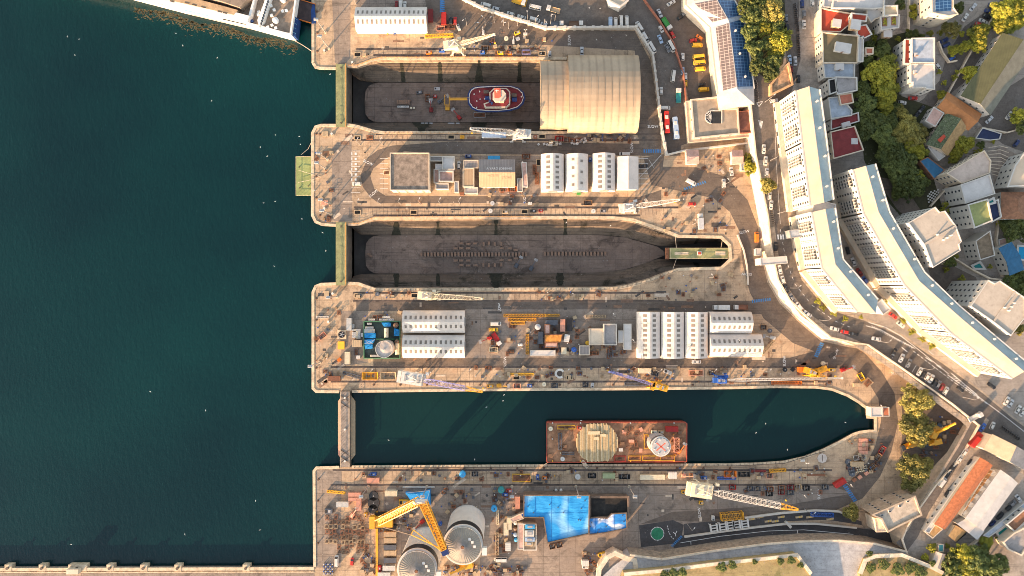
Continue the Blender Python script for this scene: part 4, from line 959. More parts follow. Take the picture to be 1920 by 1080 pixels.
MB().bar((p.x - r * .75, p.y + r * .45, 9.75), (p.x - .2, p.y - .1, 9.9), .5, .2).build('walkway', STEEL, t); MB().cyl(p.x, p.y, 9.5, 10.1, .5, 10).build('vent', STEEL, t)
for k in range(7):
 pass
TARP = M('blue tarpaulin', (.02, .26, .62), .45, .25, .5, dirt=.15, dirtc=(.25, .45, .6))
def tarpstack(pts, label, h=1.4):
 t = thing('tarped_stack', label, 'tarpaulin', cen(WL(pts)).to_tuple()); P = ccw([(p.x, p.y) for p in WL(pts, h)]); r = random.Random(len(label)); c = cen(P)
 m = MB(); A = [(x, y, .06) for x, y in P]; B = [(c.x + (x - c.x) * .97, c.y + (y - c.y) * .97, h + r.uniform(-.2, .25)) for x, y in P]; m.loops([A, B], False, True); m.build('sheet', TARP, t)
 m = MB()
 for k in range(5): 
  a = P[k % len(P)]; b = P[(k + 2) % len(P)]; m.bar((a[0], a[1], h + .3), (b[0], b[1], h + .3), .08)
 m.build('tie_rope', FRAMEW, t); return t
tarpstack([(466, 375), (692, 375), (692, 478), (466, 478)], 'bright blue tarp over the totes in the upper bund'); tarpstack([(466, 505), (685, 500), (640, 580), (560, 595), (466, 590)], 'torn blue tarp with slanted edge in the lower bund')
tarpstack([(466, 605), (630, 600), (635, 685), (480, 702)], 'lowest blue tarp beside the large round tank'); tarpstack([(805, 160), (1000, 160), (1000, 242), (860, 242)], 'blue tarp next to the small round tank at the top of the bund'); tarpstack([(1068, 270), (1178, 310), (1172, 432), (1062, 436)], 'deep blue tarp with a white bar across it')
put('tank', 1108, 210, 'small brown topped tank in upper corner of the bund', c='brown', r=1.25); put('tank', 1130, 545, 'small brown topped tank in middle of the bund edge', c='brown', r=1.1)
for x, y, l, a in ((910, 370, 'horizontal cream tank beside blue tarp', 4.6), (1130, 695, 'long cream tank at right edge of the bund', 5.6)):
 q = W(x, y, 2); t = thing('horizontal_tank', l, 'tank', (q.x, q.y, 0)); MB().rod((0, -a / 2, 1.5), (0, a / 2, 1.5), 1.05, 16).build('barrel', paint('cream'), t, False)
 for s in (1, -1): MB().box(0, s * a * .3, 0, 1.6, .3, .9).build('saddle', COPE, t, False)
 MB().cyl(0, 0, 2.5, 2.75, .25, 10).build('manhole', RUST, t, False)
for i, (x, y, nx, ny) in enumerate(((500, 262, 4, 1), (480, 310, 5, 1), (480, 350, 5, 1), (240, 310, 4, 1), (320, 345, 2, 4), (235, 370, 2, 3), (240, 215, 1, 2), (415, 390, 1, 2), (840, 48, 4, 1), (785, 100, 7, 1), (545, 185, 2, 1), (570, 100, 3, 1), (605, 835, 4, 1))):
 for a in range(nx):
  for b in range(ny): put('tote', x + a * 42 + (i % 3), y + b * 40, 'white caged liquid tote on a pallet by the tank compound', rnd.choice((0, 0, 90, 4)), group='liquid totes round the tank compound', c='white' if (a + i) % 4 else 'cream')
put('container', 168, 195, 'weathered white container by the fan pit', 90, c='white'); put('container', 132, 875, 'pale pink roofed container below the tank compound', 90, c='cream')
put('cabin', 330, 580, 'grey roofed pump cabin beside the bund', 0, c='tan', w=4.5, d=3.2)
q = W(15, 400); t = thing('fan_pit', 'square concrete pit with a round black fan', 'fan', (q.x, q.y, 0)); MB().box(0, 0, .01, 4.4, 4.4, .6).build('plinth', COPE, t, False); MB().ring(0, 0, .6, 1.1, 1.5, 1.75, 24).build('shroud', RAIL, t, False); MB().cyl(0, 0, .62, .75, 1.5, 20).build('rotor_well', paint('black'), t, False)
m = MB()
for k in range(5): m.bar((0, 0, .95), (1.4 * math.cos(k * 1.257), 1.4 * math.sin(k * 1.257), .9), .35, .08)
m.build('blade', STEEL, t, False)
q = W(0, 620); t = thing('yellow_deck', 'yellow studded platform casting a shade strip near the fan pit', 'platform', (q.x, q.y, 0)); MB().box(0, 0, .3, 3.4, 4., .3).build('deck', paint('yellow'), t, False); MB().box(0, 0, .02, 3., 3.6, .28).build('base', DARK, t, False)
# silos and the blue sheeted building
def silo(x, y, label, z=31.):
 fr(*C5); p = W(x, y, z); r = U(183, z); t = thing('grain_silo', label, 'silo', (p.x, p.y, 0)); pl = M('silo plate', (.62, .58, .53), .55, .10, .12, dirt=.25, dirtc=(.3, .25, .2)); rf = M('silo roof plate', (.36, .30, .225), .7, .15, .25, dirt=.35, dirtc=(.2, .15, .1))
 n = 64; m = MB().cyl(0, 0, 0, z - 1.2, r, n, None, False); m.cyl(0, 0, z * .6, z * .6 + .3, r + .06, n, None, False); m.build('shell', pl, t, False)
 MB().cyl(0, 0, z - 7.4, z - 2.4, r + .05, n, None, False).build('dark_band', paint('black', .7), t, False)
 MB().cyl(0, 0, z - 1.2, z - .8, r + .12, n).build('gallery', pl, t, False)
 MB().loops([[(k * math.cos(2 * math.pi * i / n), k * math.sin(2 * math.pi * i / n), zz) for i in range(n)] for k, zz in ((r * .93, z - .8), (r * .93, z), (.4, z + 2.))], False, True).build('cone_roof', rf, t, False)
 MB().ring(0, 0, z + .3, z + .42, r * .93, r * .93 + .12, 48).build('roof_railing', FRAMEW, t, False)
 rb = MB()
 for k in range(44):
  a = 2 * math.pi * k / 44; rb.bar((.9 * math.cos(a), .9 * math.sin(a), z + 1.98), (r * .91 * math.cos(a), r * .91 * math.sin(a), z + .1), .14, .16)
 rb.build('roof_ribs', GREYR, t, False)
 MB().cyl(0, 0, z + 1.9, z + 2.6, .7, 10).build('top_hatch', RUST, t, False)
 m = MB()
 for a in (.3, -.3): m.bar((r + .25, a - 2, 0), (r + .25, a - 2, z), .08)
 m.build('ladder', STEEL, t, False)
 for dx, dy in ((4.5, 2.), (5.5, 0), (3.2, 3.4)): MB().box(dx, dy, z + .5, 1.1, 1.1, .9).build('roof_box', FRAMEW, t, False)
 g = MB().box(r + .8, -r * .3, z - 2.2, 2.2, 3.5, 2.4); g.build('stair_head', FRAMEW, t, False)
silo(1412, 800, 'round ribbed silo with a blue jib resting by its roof'); silo(990, 1020, 'round ribbed silo cut off by the bottom edge of the photo')
fr(*C4)
def sagroof(pts, z0, z1, label, mat, name, seed, n=18, sag=.9, lit=None):
 P = WL(pts, z1); c = cen(P); t = thing(name, label, 'sheeted building', (c.x, c.y, 0)); Q = ccw([(p.x, p.y) for p in P]); MB().prism(Q, 0, z1 - .3, False).build('wall', M('brown boards', (.16, .11, .08), .9, .3), t)
 x0, x1, y0, y1 = min(q[0] for q in Q), max(q[0] for q in Q), min(q[1] for q in Q), max(q[1] for q in Q); r = random.Random(seed); m = MB(); N = n
 def inside(x, y):
  k = False
  for i in range(len(Q)):
   (ax, ay), (bx, by) = Q[i - 1], Q[i]
   if (ay > y) != (by > y) and x < (bx - ax) * (y - ay) / (by - ay) + ax: k = not k
  return k
 st = (x1 - x0) / N; ny = int((y1 - y0) / st) + 1
 hz = lambda x, y: z1 + sag * (.55 * noise_(x * .06 + seed, y * .06) + .12 * noise_(x * .3, y * .3 + seed) + .05 * abs(math.sin(x * .52)))
 step = st
 for i in range(N):
  for j in range(ny):
   cx, cy = x0 + (i + .5) * st, y0 + (j + .5) * st
   if inside(cx, cy): m.face([(a, b, hz(a, b)) for a, b in ((cx - st / 2, cy - st / 2), (cx + st / 2, cy - st / 2), (cx + st / 2, cy + st / 2), (cx - st / 2, cy + st / 2))])
 o = m.build('tarpaulin_roof', mat, t)
 for f in o.data.polygons: f.use_smooth = True
 MB().path([(q[0], q[1], z1 - .3) for q in Q], .5, .9, True).build('edge_board', M('brown boards', (.16, .11, .08), .9, .3), t)
 m = MB()
 for k in range(14):
  x, y = r.uniform(x0, x1), r.uniform(y0, y1)
  if inside(x, y): m.box(x, y, hz(x, y), .5, .4, .35, r.uniform(0, 3))
 m.build('sandbags', paint('slate'), t); m = MB()
 for k in range(1, 4):
  x = x0 + (x1 - x0) * (k - .3) / 4; L = [(x, y0 + (y1 - y0) * j / 24) for j in range(25)]; L = [(a, b, hz(a, b) + .05) for a, b in L if inside(a, b)]
  for a, b in zip(L[:-1], L[1:]): m.bar(a, b, .07)
 for k in (1,):
  y = y0 + (y1 - y0) * .62; L = [(x0 + (x1 - x0) * j / 30, y) for j in range(31)]; L = [(a, b, hz(a, b) + .05) for a, b in L if inside(a, b)]
  for a, b in zip(L[:-1], L[1:]): m.bar(a, b, .06) if (Vector(b) - Vector(a)).length < 4 else 0
 m.build('tarp_seams', M('tarp seam', (.02, .12, .36), .6), t)
 return t
from mathutils import noise as _n
def noise_(x, y): return _n.noise(Vector((x, y, .3)))
TARPB = tarp_mat('sun bleached blue tarp', (.025, .28, .62), (.42, .68, .78), .47, .62, .045); TARPW = tarp_mat('torn blue and white tarp', (.03, .22, .56), (.66, .66, .68), .46, .56, .14)
sagroof([(405, 335), (1005, 335), (1000, 690), (620, 772), (585, 540), (402, 538)], 0, 7.5, 'L-shaped building sheeted all over in bright blue tarpaulin', TARPB, 'tarped_building', 3, 64, 1.1)
sagroof([(1000, 545), (1080, 540), (1170, 545), (1210, 505), (1345, 498), (1350, 640), (1150, 680), (1005, 698)], 0, 6.5, 'ragged blue and white tarp roof joined to the L-shaped blue building', TARPW, 'tarped_building', 9, 50, 1.2)
flat('open_bay', 'black floored roofless bay behind the ragged tarp', 'bay', [(1012, 350), (1362, 350), (1362, 520), (1012, 545)], 5.5, 0, M('brown boards', (.16, .11, .08), .9, .3), M('black roof felt', (.02, .019, .018), .9, .4, .3, dirt=.5, dirtc=(.06, .05, .04)), .9, 1.)
flat('yard_workshop', 'workshop cluster with pink and white roofs left of the blue building', 'workshop', [(350, 600), (400, 600), (400, 832), (350, 832)], 4.2, roof=M('pink screed', (.5, .32, .26)), par=.15)
flat('yard_workshop', 'white walled workshop with a tan deck in its middle', 'workshop', [(402, 600), (516, 600), (516, 836), (402, 836)], 3.6, roof=M('tan deck', (.5, .38, .25), .8, .4, .5, dirt=.5), par=.8, pw=.5)
for x, y, w, h_, c in ((460, 622, 90, 40, 'sky'), (455, 685, 90, 60, 'white'), (458, 740, 95, 40, 'pale_blue'), (450, 780, 80, 40, 'tan')):
 q = W(x, y, 4); t = thing('roof_plant', 'boxed plant unit standing on the workshop roof, ' + c.replace('_', ' '), 'roof unit', (q.x, q.y, 3.62)); MB().box(0, 0, 0, U(w), U(h_), 1.1, 0, .92).build('casing', paint(c), t, False); MB().box(0, 0, 1.1, U(w) * .5, U(h_) * .5, .2).build('fan_grille', STEEL, t, False)
# gatehouse at the ramp junction
fr(*C2)
flat('gatehouse', 'angular tan stone gatehouse with flat roof at the ramp junction', 'gatehouse', [(250, 690), (520, 575), (560, 690), (395, 770), (350, 795), (310, 715)], 12., 0, M('gate stone', (.42, .33, .24), .9, .2, .5), M('gate roof', (.44, .37, .29), .9, .2, .3, dirt=.4), .9, .8, wins=((0, 1), 6.))
flat('stone_block', 'cream stone bastion wall end beside the dark ramp road', 'bastion', [(268, 715), (310, 718), (345, 798), (280, 800)], 9., 0, STONEW, STONEW, .3)
for x, y in ((322, 698), (372, 675), (435, 640), (485, 610)):
 q = W(x, y, 13.2); t = thing('roof_hatch', 'small white roof light on the gatehouse roof', 'roof light', (q.x, q.y, 12.02)); MB().box(0, 0, 0, 1.3, 1., .5).build('curb', FRAMEW, t, False); MB().box(0, 0, .5, 1., .7, .12).build('pane', GLASS, t, False)
fr(*C4)
flat('bastion', 'stone bastion with a sunken dark yard at the corner of the rampart', 'bastion', [(1095, 1010), (1170, 900), (1240, 862), (1330, 905), (1420, 925), (1430, 985), (1420, 1180), (1080, 1180)], 8., 0, STONEW, GREY, 1.35, 2.2)
flat('blue_shed', 'long blue roofed shed half under the lowest olive tree', 'shed', [(372, 515), (462, 462), (505, 490), (398, 548)], 4., 0, CREAM, M('deep blue sheet', (.02, .06, .26), .6, .2, .4, dirt=.2), .1)
flat('tan_shed', 'pale tan roofed shed joined to the blue roofed one', 'shed', [(275, 555), (372, 508), (398, 552), (300, 585)], 3.6, 0, CREAM, M('pink screed', (.5, .32, .26)), .1)
wall('cream kerb wall between the sunken yard and the ramp road', [(205, 780), (205, 758), (0, 750), (-120, 760)], .8, 1.6) if False else None
fr(*C8)
flat('pump_house', 'white flat roofed pump house at the head of the flooded dock', 'pump house', [(1600, 308), (1700, 305), (1700, 388), (1600, 390)], 5., roof=WHITER, par=.2)
flat('pump_house', 'brick red roofed kiosk beside the white pump house', 'pump house', [(1706, 306), (1760, 306), (1762, 385), (1706, 385)], 3.4, roof=M('brick red tile', (.45, .15, .08), .8, .3, .5), par=.1)
fr(*A1)
fr(*A7)
gable('yard_hut', 'cream hut with ribbed pinkish roof against the upper yard wall', 'hut', [(490, 390), (580, 388), (578, 280), (485, 282)], 4., .9, 0, WHITEW, M('pink screed', (.5, .32, .26)))
gable('yard_hut', 'white gabled hut with a blue sign beside leafy bushes', 'hut', [(872, 388), (955, 385), (950, 282), (866, 284)], 4., .9, 0, WHITEW, M('pink screed', (.5, .32, .26)))
flat('yard_hut', 'plain white box hut under the bushes by the street wall', 'hut', [(945, 380), (1005, 376), (1008, 446), (948, 448)], 3.2, roof=WHITER, par=.1)
# boundary walls
def wall(label, pts, w_, h_, mat=None, z=0., name='boundary_wall', posts=0):
 P = WL(pts, z); c = cen(P); t = thing(name, label, 'wall', (c.x, c.y, z)); MB().path([(p.x, p.y, z) for p in P], w_, h_).build('wall_run', mat or WHITEW, t)
 MB().path([(p.x, p.y, z + h_) for p in P], w_ + .18, .12).build('cap', mat or WHITEW, t)
 if posts:
  for a, b in zip(P[:-1], P[1:]):
   k = max(1, int((b - a).length / posts))
   for i in range(k): q = a + (b - a) * (i / k); MB().box(q.x, q.y, z, w_ + .5, w_ + .5, h_ + .45).build('pier', mat or WHITEW, t)
 return t
fr()
wall('white boundary wall with piers between the public road and the upper dock', [(860, -4), (905, 18), (960, 36), (1022, 55), (1095, 55), (1191, 54), (1222, 104), (1230, 170), (1240, 250), (1248, 292)], .8, 3., posts=4.)
wall('cream yard wall below the grey courtyard building', [(1248, 292), (1280, 284), (1330, 278), (1400, 270)], .6, 2.6)
wall('red and white fence wall along the courtyard parking', [(1206, 0), (1236, 42), (1262, 84), (1280, 140), (1286, 200)], .4, 2., M('red railing paint', (.34, .13, .08), .8))
fr(*C3); wall('long cream kerb wall between the sunken yard and the ramp road', [(190, 744), (560, 692), (800, 662), (1042, 634), (1300, 634), (1640, 668)], .7, 1.2); wall('short cream wall at the head of the sunken yard', [(1042, 616), (1085, 664)], 1.2, 1.5); wall('grey kerb wall on the upper side of the sunken yard', [(700, 585), (1000, 545), (1300, 522), (1490, 530), (1560, 560)], .8, 1.); fr()
wall('curved white kerb wall along the dock head road', [(1382, 440), (1394, 470), (1400, 500), (1402, 534)], .5, .9)
# ------------------------------------------------------------------ the town
LIMEW = M('lime render', (.50, .47, .42), .85, .06, .15, dirt=.12, dirtc=(.3, .25, .2)); SHADYR = M('shade toned roof sheet', (.30, .36, .36), .6, .12, .2, dirt=.2); SANDR = M('sand roof sheet', (.56, .44, .32), .8, .08, .2, dirt=.15, dirtc=(.3, .24, .17))  # rear slopes of the blocks: bluish shade put into the sheet colour
TERRA = M('terracotta tiles', (.45, .155, .07), .85, .25, 1., dirt=.35, stripes=('Y', .8, .3)); TERRO = M('orange tiles', (.40, .17, .065), .85, .12, .6, dirt=.15); REDR = M('red roof screed', (.42, .065, .035), .85, .15, .4, dirt=.25); MAROON = M('maroon screed', (.20, .035, .035), .85, .2, .4, dirt=.3)
OLIVER = M('olive roof', (.19, .145, .08), .9, .15, .3, dirt=.3); GREENR = M('moss green roof', (.105, .105, .052), .8, .12, .3, dirt=.25, stripes=('X', .5, .2)); PALEB = M('pale blue screed', (.36, .40, .45), .8, .15, .4, dirt=.3); BROWNT = M('brown tiles', (.26, .13, .075), .9, .25, .8, dirt=.4); TEALR = M('blue roof sheet', (.03, .13, .24), .6, .15, .4, dirt=.2, stripes=('X', .5, .3))
BALC = MB(); BALC.box(0, -.06, -.5, 1., .1, 1.); BALC.k = 1; BALC.box(0, -.45, -.5, 1.04, .9, .09)
for k in range(4): BALC.box(-.45 + .3 * k, -.5, -.42, .05, .8, .84)
BALM = BALC.mesh('balcony', [GLASS, LIMEW])
def block(label, eave, ridge, back, ze, zr, z0, stacks=13., floors=7, name='apartment_block', cat='apartment block', roofs=(SANDR, SHADYR), wall_=None, podium=2.4, face=True, bal=True):
 E, Rg, B = WL(eave, ze), WL(ridge, zr), WL(back, ze); c = cen(E + B); t = thing(name, label, cat, (c.x, c.y, z0)); wall_ = wall_ or LIMEW
 MB().prism(ccw([(p.x, p.y) for p in E + B[::-1]]), z0, ze - .05, False).build('wall', wall_, t)
 for nm, A, rm in (('roof_slope', E, roofs[0]), ('roof_slope', B, roofs[1])):
  m = MB()
  for i in range(len(A) - 1): m.face([A[i], A[i + 1], Rg[i + 1], Rg[i]])
  m.build(nm, rm, t)
 m = MB()
 for i in (0, -1): m.face([E[i], Rg[i], B[i]])
 m.build('gable', wall_, t)
 MB().path([(p.x, p.y, ze - .3) for p in E], .7, .45).build('eaves', wall_, t); MB().path([(p.x, p.y, zr - .1) for p in Rg], .35, .22).build('ridge_cap', roofs[0], t)
 MB().path([(p.x, p.y, ze - .3) for p in B], .5, .8).build('rear_parapet', FRAMEW, t)
 for i in range(len(B) - 1):
  n = int((B[i + 1] - B[i]).length / 11)
  for k in range(n):
   q = B[i] + (B[i + 1] - B[i]) * ((k + .5) / n); s = Rg[i] + (Rg[i + 1] - Rg[i]) * ((k + .5) / n); u = q + (s - q) * rnd.uniform(.3, .7)
   MB().cyl(u.x, u.y, u.z - .3, u.z + .9, .45, 10).cyl(u.x, u.y, u.z + .9, u.z + 1.1, .6, 10).build('roof_cowl', FRAMEW, t)
 if face:
  for i in range(len(E) - 1):
   a, b = E[i], E[i + 1]; L = (b - a).length; fh = (ze - z0 - 3) / floors; tj = int(L / stacks) or 1
   for q in range(tj + 1): u = a.xy + (b - a).xy * (q / tj); MB().box(u.x, u.y, z0, .5, .5, ze - z0 - .4, 0).build('party_wall_rib', wall_, t) if bal else None
   d = (b - a).normalized(); nn = Vector((d.y, -d.x)); org = Vector(ORG[t.name])
   if nn.dot(((a + b) / 2 - c).xy) < 0: nn = -nn
   ang = math.atan2(nn.y, nn.x) + math.pi / 2; ns = max(1, round(L / stacks)) if bal else 0
   if bal:
    for s in range(ns):
     p = a + d * (L * (s + .5) / ns)
     for f in range(1, floors - 1):
      mo('balcony', BALM, t, Matrix.Translation((p.x + nn.x * .05 - org.x, p.y + nn.y * .05 - org.y, z0 + 3 + fh * (f + .5) - org.z)) @ Matrix.Rotation(ang, 4, 'Z') @ Matrix.Diagonal((4.6, 1., fh * .78, 1)))
   nx = max(2, int(L / 2.7)); sk_ = lambda i_, j: bal and f_in(i_, nx, ns) and 0 < j < floors - 1
   windows(t, a.xy, b.xy, z0 + 3, ze - .3, nx, floors, 1.15, 1.5, wall_, skip=sk_, margin=.02)
   if podium:
    P = [a.xy, b.xy, b.xy + nn * podium, a.xy + nn * podium]
    MB().prism(ccw([(p.x, p.y) for p in P]), z0, z0 + 2.8).build('podium', M('cream render', (1, 1, 1)), t)
    k = max(2, int(L / 6)); 
    for q in range(k):
     p = a.xy + nn * (podium + .03) + d.xy * (L * (q + .5) / k)
     mo('shop_window', winmesh(LIMEW), t, Matrix.Translation((p.x - org.x, p.y - org.y, z0 + 1.4 - org.z)) @ Matrix.Rotation(ang, 4, 'Z') @ Matrix.Diagonal((2.6, 1, 1.9, 1))) if WCOUNT.get(t.name, 0) < 60 else None
 return t
def f_in(i, nx, ns):
 u = ((i + .5) / nx * ns) % 1; return abs(u - .5) < .24
fr()
e1 = [(1492, 170), (1504, 268), (1519, 386)]; r1 = [(1517, 162), (1530, 265), (1545, 380)]; b1 = [(1537, 168), (1550, 265), (1563, 374)]
block('long white apartment block with sand roof, upper half beside the street', e1, r1, b1, 30, 31.2, ZP)
e2 = [(1521.6, 398), (1541, 503), (1607, 585)]; r2 = [(1547, 392), (1566, 496), (1642, 588)]; b2 = [(1566, 389.6), (1580.6, 486), (1646, 561)]
block('long white apartment block bending round the street corner, nearest the dock', e2, r2, b2, 29, 30.2, ZP)
e3 = [(1599, 318), (1619, 400), (1696, 535), (1781, 623), (1898, 710)]; r3 = [(1623, 311), (1647, 398), (1723, 527), (1802, 597), (1920, 697)]; b3 = [(1641, 307), (1668, 398), (1733, 510), (1800, 575), (1928, 682)]
block('longest curved white apartment block behind the first two', e3, r3, b3, 32, 33.2, ZP, floors=8)
fr(*B3)
flat('link_tower', 'stepped white stair tower joining the two front apartment blocks', 'stair tower', [(520, 5), (610, -5), (690, 15), (685, 70), (510, 85)], 27., ZP, LIMEW, WHITER, .5)
flat('link_tower', 'white bridge block clasping the end of the corner apartment block', 'stair tower', [(1005, 790), (1050, 750), (1115, 830), (1060, 870)], 20., ZP, LIMEW, WHITER, .5)
flat('glazed_bay', 'low grey glazed stair bay set into the corner block facade', 'stair bay', [(332, 215), (445, 205), (450, 262), (340, 275)], 14., ZP, STEEL, PALEB, .2)
flat('kiosk_roof', 'white canopy bridging the retaining wall above the dock road', 'canopy', [(108, 432), (310, 418), (316, 470), (112, 486)], 12., 4., LIMEW, WHITER, .2)
flat('guard_hut', 'small white guard hut on the dock road under the wall', 'hut', [(72, 358), (112, 358), (114, 410), (72, 410)], 3., 0, LIMEW, WHITER, .1)
fr(*B2)
def hexblock(label, pts, ra, rb, zt, side, name='tower_block'):
 t = flat(name, label, 'tower block', pts, zt, ZP, LIMEW, M('grit roof sheet', (.42, .365, .30), .85, .1, .25, dirt=.25), .4, wins=(side, 3.2))
 a, b = W(*ra, zt), W(*rb, zt); MB().bar((a.x, a.y, zt + .2), (b.x, b.y, zt + .2), 1., .35).build('roof_ridge', M('grit roof sheet', (1, 1, 1)), t)
 for f in (.3, .5, .62, .75):
  q = a + (b - a) * f; MB().cyl(q.x + 1.5, q.y + (-2 if f > .4 else 2), zt, zt + 1.6, .35, 8).build('roof_flue', FRAMEW, t)
 P = WL(pts, zt); 
 return t
t = hexblock('angular white tower block with four flues close behind the longest block', [(180, 158), (385, 36), (420, 76), (462, 66), (545, 182), (590, 302), (570, 322), (580, 372), (370, 502), (305, 330)], (300, 326), (540, 186), 34., (0, 9, 8))
t2 = hexblock('angular white tower block at the right edge of the photo', [(665, 805), (800, 605), (850, 632), (890, 610), (1082, 740), (1085, 890), (975, 1032), (840, 925)], (845, 920), (1010, 690), 34., (0, 7))
for a, b, l in (((275, 350), (185, 405), 'upper'), ((815, 935), (755, 1035), 'lower')):
 p, q = W(*a, 24), W(*b, 24); c = (p + q) / 2; tt = thing('footbridge', l + ' roofed footbridge between the longest block and its tower', 'footbridge', (c.x, c.y, 22)); MB().bar(p, q, 2.4, .3).build('deck', CREAM, tt)
 for s in (1, -1):
  o = Vector((-(q - p).y, (q - p).x, 0)).normalized() * s * 1.1; MB().bar(p + o + Vector((0, 0, .8)), q + o + Vector((0, 0, .8)), .12, 1.).build('railing', FRAMEW, tt)
 for k in range(5): u = p + (q - p) * (k / 4); MB().box(u.x, u.y, 24, .5, .5, 1.8).build('post', BROWNT, tt)
# solar roofed building
fr(*A3)
E, Rg, B = [(190, -120), (190, 35), (380, 212), (440, 735)], [(390, -120), (430, -5), (525, 165), (590, 692)], [(540, -120), (570, 5), (645, 130), (722, 690)]
PVA = panel_mat('solar modules', (.15, .12, .115), (.42, .36, .33), 1.9, 1.5, R(-5), .10, .3); PVB = panel_mat('sky toned modules', (.02, .07, .17), (.12, .24, .40), 1.9, 1.5, R(-5), .10, .2)  # same modules on both slopes; sun and sky reflections are in the colours
t = block('grey roofed depot with solar panels over both slopes', E, Rg, B, 9., 12.5, 0, face=False, roofs=(WHITER, PALEB), wall_=CREAM, podium=0, name='solar_depot', cat='depot')
En, Rn, Bn = WL(E, 9), WL(Rg, 12.5), WL(B, 9)
for A, mt, f0, f1 in ((En, PVA, .28, .97), (Bn, PVB, .06, .95)):
 for i in range(3):
  m = MB(); up = Vector((0, 0, .22)); la = .06 if i == 1 else 0; lb = .1 if i < 2 else 0
  mixp = lambda k, f, s: (lambda x0, x1: x0 + (x1 - x0) * s)(A[k] + (Rn[k] - A[k]) * f, A[k + 1] + (Rn[k + 1] - A[k + 1]) * f)
  q = [mixp(i, f0, .03), mixp(i, f0, .97 - lb), mixp(i, f1, .97 - lb), mixp(i, f1, .03)]
  m.loops([[p + up * .5 for p in q], [p + up for p in q]], True, True); m.build('solar_array', mt, t)
P = WL([(440, 735), (455, 852), (725, 812), (722, 690)], 9); m = MB(); rr = Rn[-1]
Q = [En[-1], P[1], P[2], Bn[-1]]
MB().prism(ccw([(p.x, p.y) for p in Q]), 0, 8.95, False).build('end_wall', CREAM, t)
for i in range(3): m.face([Q[i], Q[i + 1], rr])
m.build('hipped_end', WHITER, t)
fr(*A3)
t = flat('office_building', 'tan roofed office with a round and square light well', 'office', [(232, 780), (440, 757), (455, 852), (592, 850), (602, 1040), (255, 1076)], 7., 0, CREAM, M('worn tan roof', (.34, .27, .20), .9, .2, .15, dirt=.4), .7, .7, wins=((4, 5), 5.))
t = flat('office_wing', 'low cream terrace along the edge of the tan roofed office', 'terrace', [(190, 790), (230, 785), (254, 1078), (600, 1042), (745, 1030), (750, 1060), (215, 1110)], 4., 0, CREAM, CREAM, .3)
flat('office_wing', 'red trimmed brown roofs between the office and the street', 'wing', [(600, 872), (735, 858), (740, 1030), (606, 1038)], 6., 0, RUST, M('dark red metal', (.17, .07, .05), .7, .3, .4), .35, .5, parm=M('red railing paint', (1, 1, 1)), wins=None)
q = W(400, 912, 7.1); t = thing('light_well', 'half round glazed light well sunk in the tan office roof', 'light well', (q.x, q.y, 7.02)); r = U(48)
m = MB(); m.loops([[(-r * math.cos(a) * 1.0 if False else -r * .2 - r * math.sin(a), r * math.cos(a), 0.02) for a in [math.pi * i / 12 for i in range(13)]] + [(r * 1.4, -r, .02), (r * 1.4, r, .02)]], False, True); m.build('well_glazing', M('well dark', (.03, .03, .03), .4), t, False)
m = MB()
for k in range(9): a = math.pi * (k + .5) / 9; m.bar((-r * .2, 0, .15), (-r * .2 - r * math.sin(a), r * math.cos(a), .15), .18)
m.path([(-r * .2 - r * math.sin(a), r * math.cos(a), .03) for a in [math.pi * i / 12 for i in range(13)]], .3, .3); m.build('radial_frame', FRAMEW, t, False)
MB().path([(r * 1.45, -r, .03), (r * 1.45, r, .03), (-r * .2, r, .03)], .3, .35).build('kerb', FRAMEW, t, False)
flat('store', 'white walled warehouse corner cut off by the top edge, teal awning', 'warehouse', [(1, 1)] and [(-425, -80), (-400, 10), (-320, 50), (-260, 5), (-240, -80)], 7., 0, LIMEW, CREAM, .5, .8)
fr(*A3)
flat('ruin', 'triangular sunlit masonry ruin between two streets', 'ruin', [(850, 660), (960, 520), (985, 500), (1005, 600), (1015, 660), (850, 740)], 11., ZP, M('ochre masonry', (.55, .33, .17), .9, .25, .6, dirt=.4), M('ochre rubble', (.42, .26, .15), .95, .4, .6, dirt=.6), 1., 1.)
# houses
fr(*A4)
hz = 15.
flat('house', 'tall white house with pale upper roof and long red terrace edge', 'house', [(622, 300), (795, 296), (795, 488), (622, 488)], 21., ZP, LIMEW, PALEB, .5, wins=((3, 2), 3.))
flat('house', 'tall white house with stepped white roof below the red edged one', 'house', [(612, 502), (795, 500), (795, 696), (728, 690), (728, 680), (630, 680), (630, 640), (612, 640)], 20., ZP, LIMEW, WHITER, .5, wins=((6, 7, 2), 3.2))
flat('terrace', 'strip of red terrace along the tall white house', 'terrace', [(566, 310), (616, 308), (616, 496), (560, 496)], 18.5, ZP, LIMEW, REDR, .7, wins=((3,), 3.))
flat('house', 'cream canted house with blue solar collectors, top of the photo', 'house', [(775, -90), (775, 100), (905, 125), (975, 112), (940, 60), (940, -90)], 23., ZP, CREAM, WHITER, .6, wins=((0, 1), 5.))
q = W(865, 40, 23.2); t = thing('solar_collector', 'blue solar collectors lying on the cream canted house roof', 'solar panel', (q.x, q.y, 23.05)); MB().box(0, 0, .3, 7.4, 6., .15).build('panel', PVB, t, False); MB().box(0, 0, 0, 7., 5.6, .3).build('rack', STEEL, t, False)
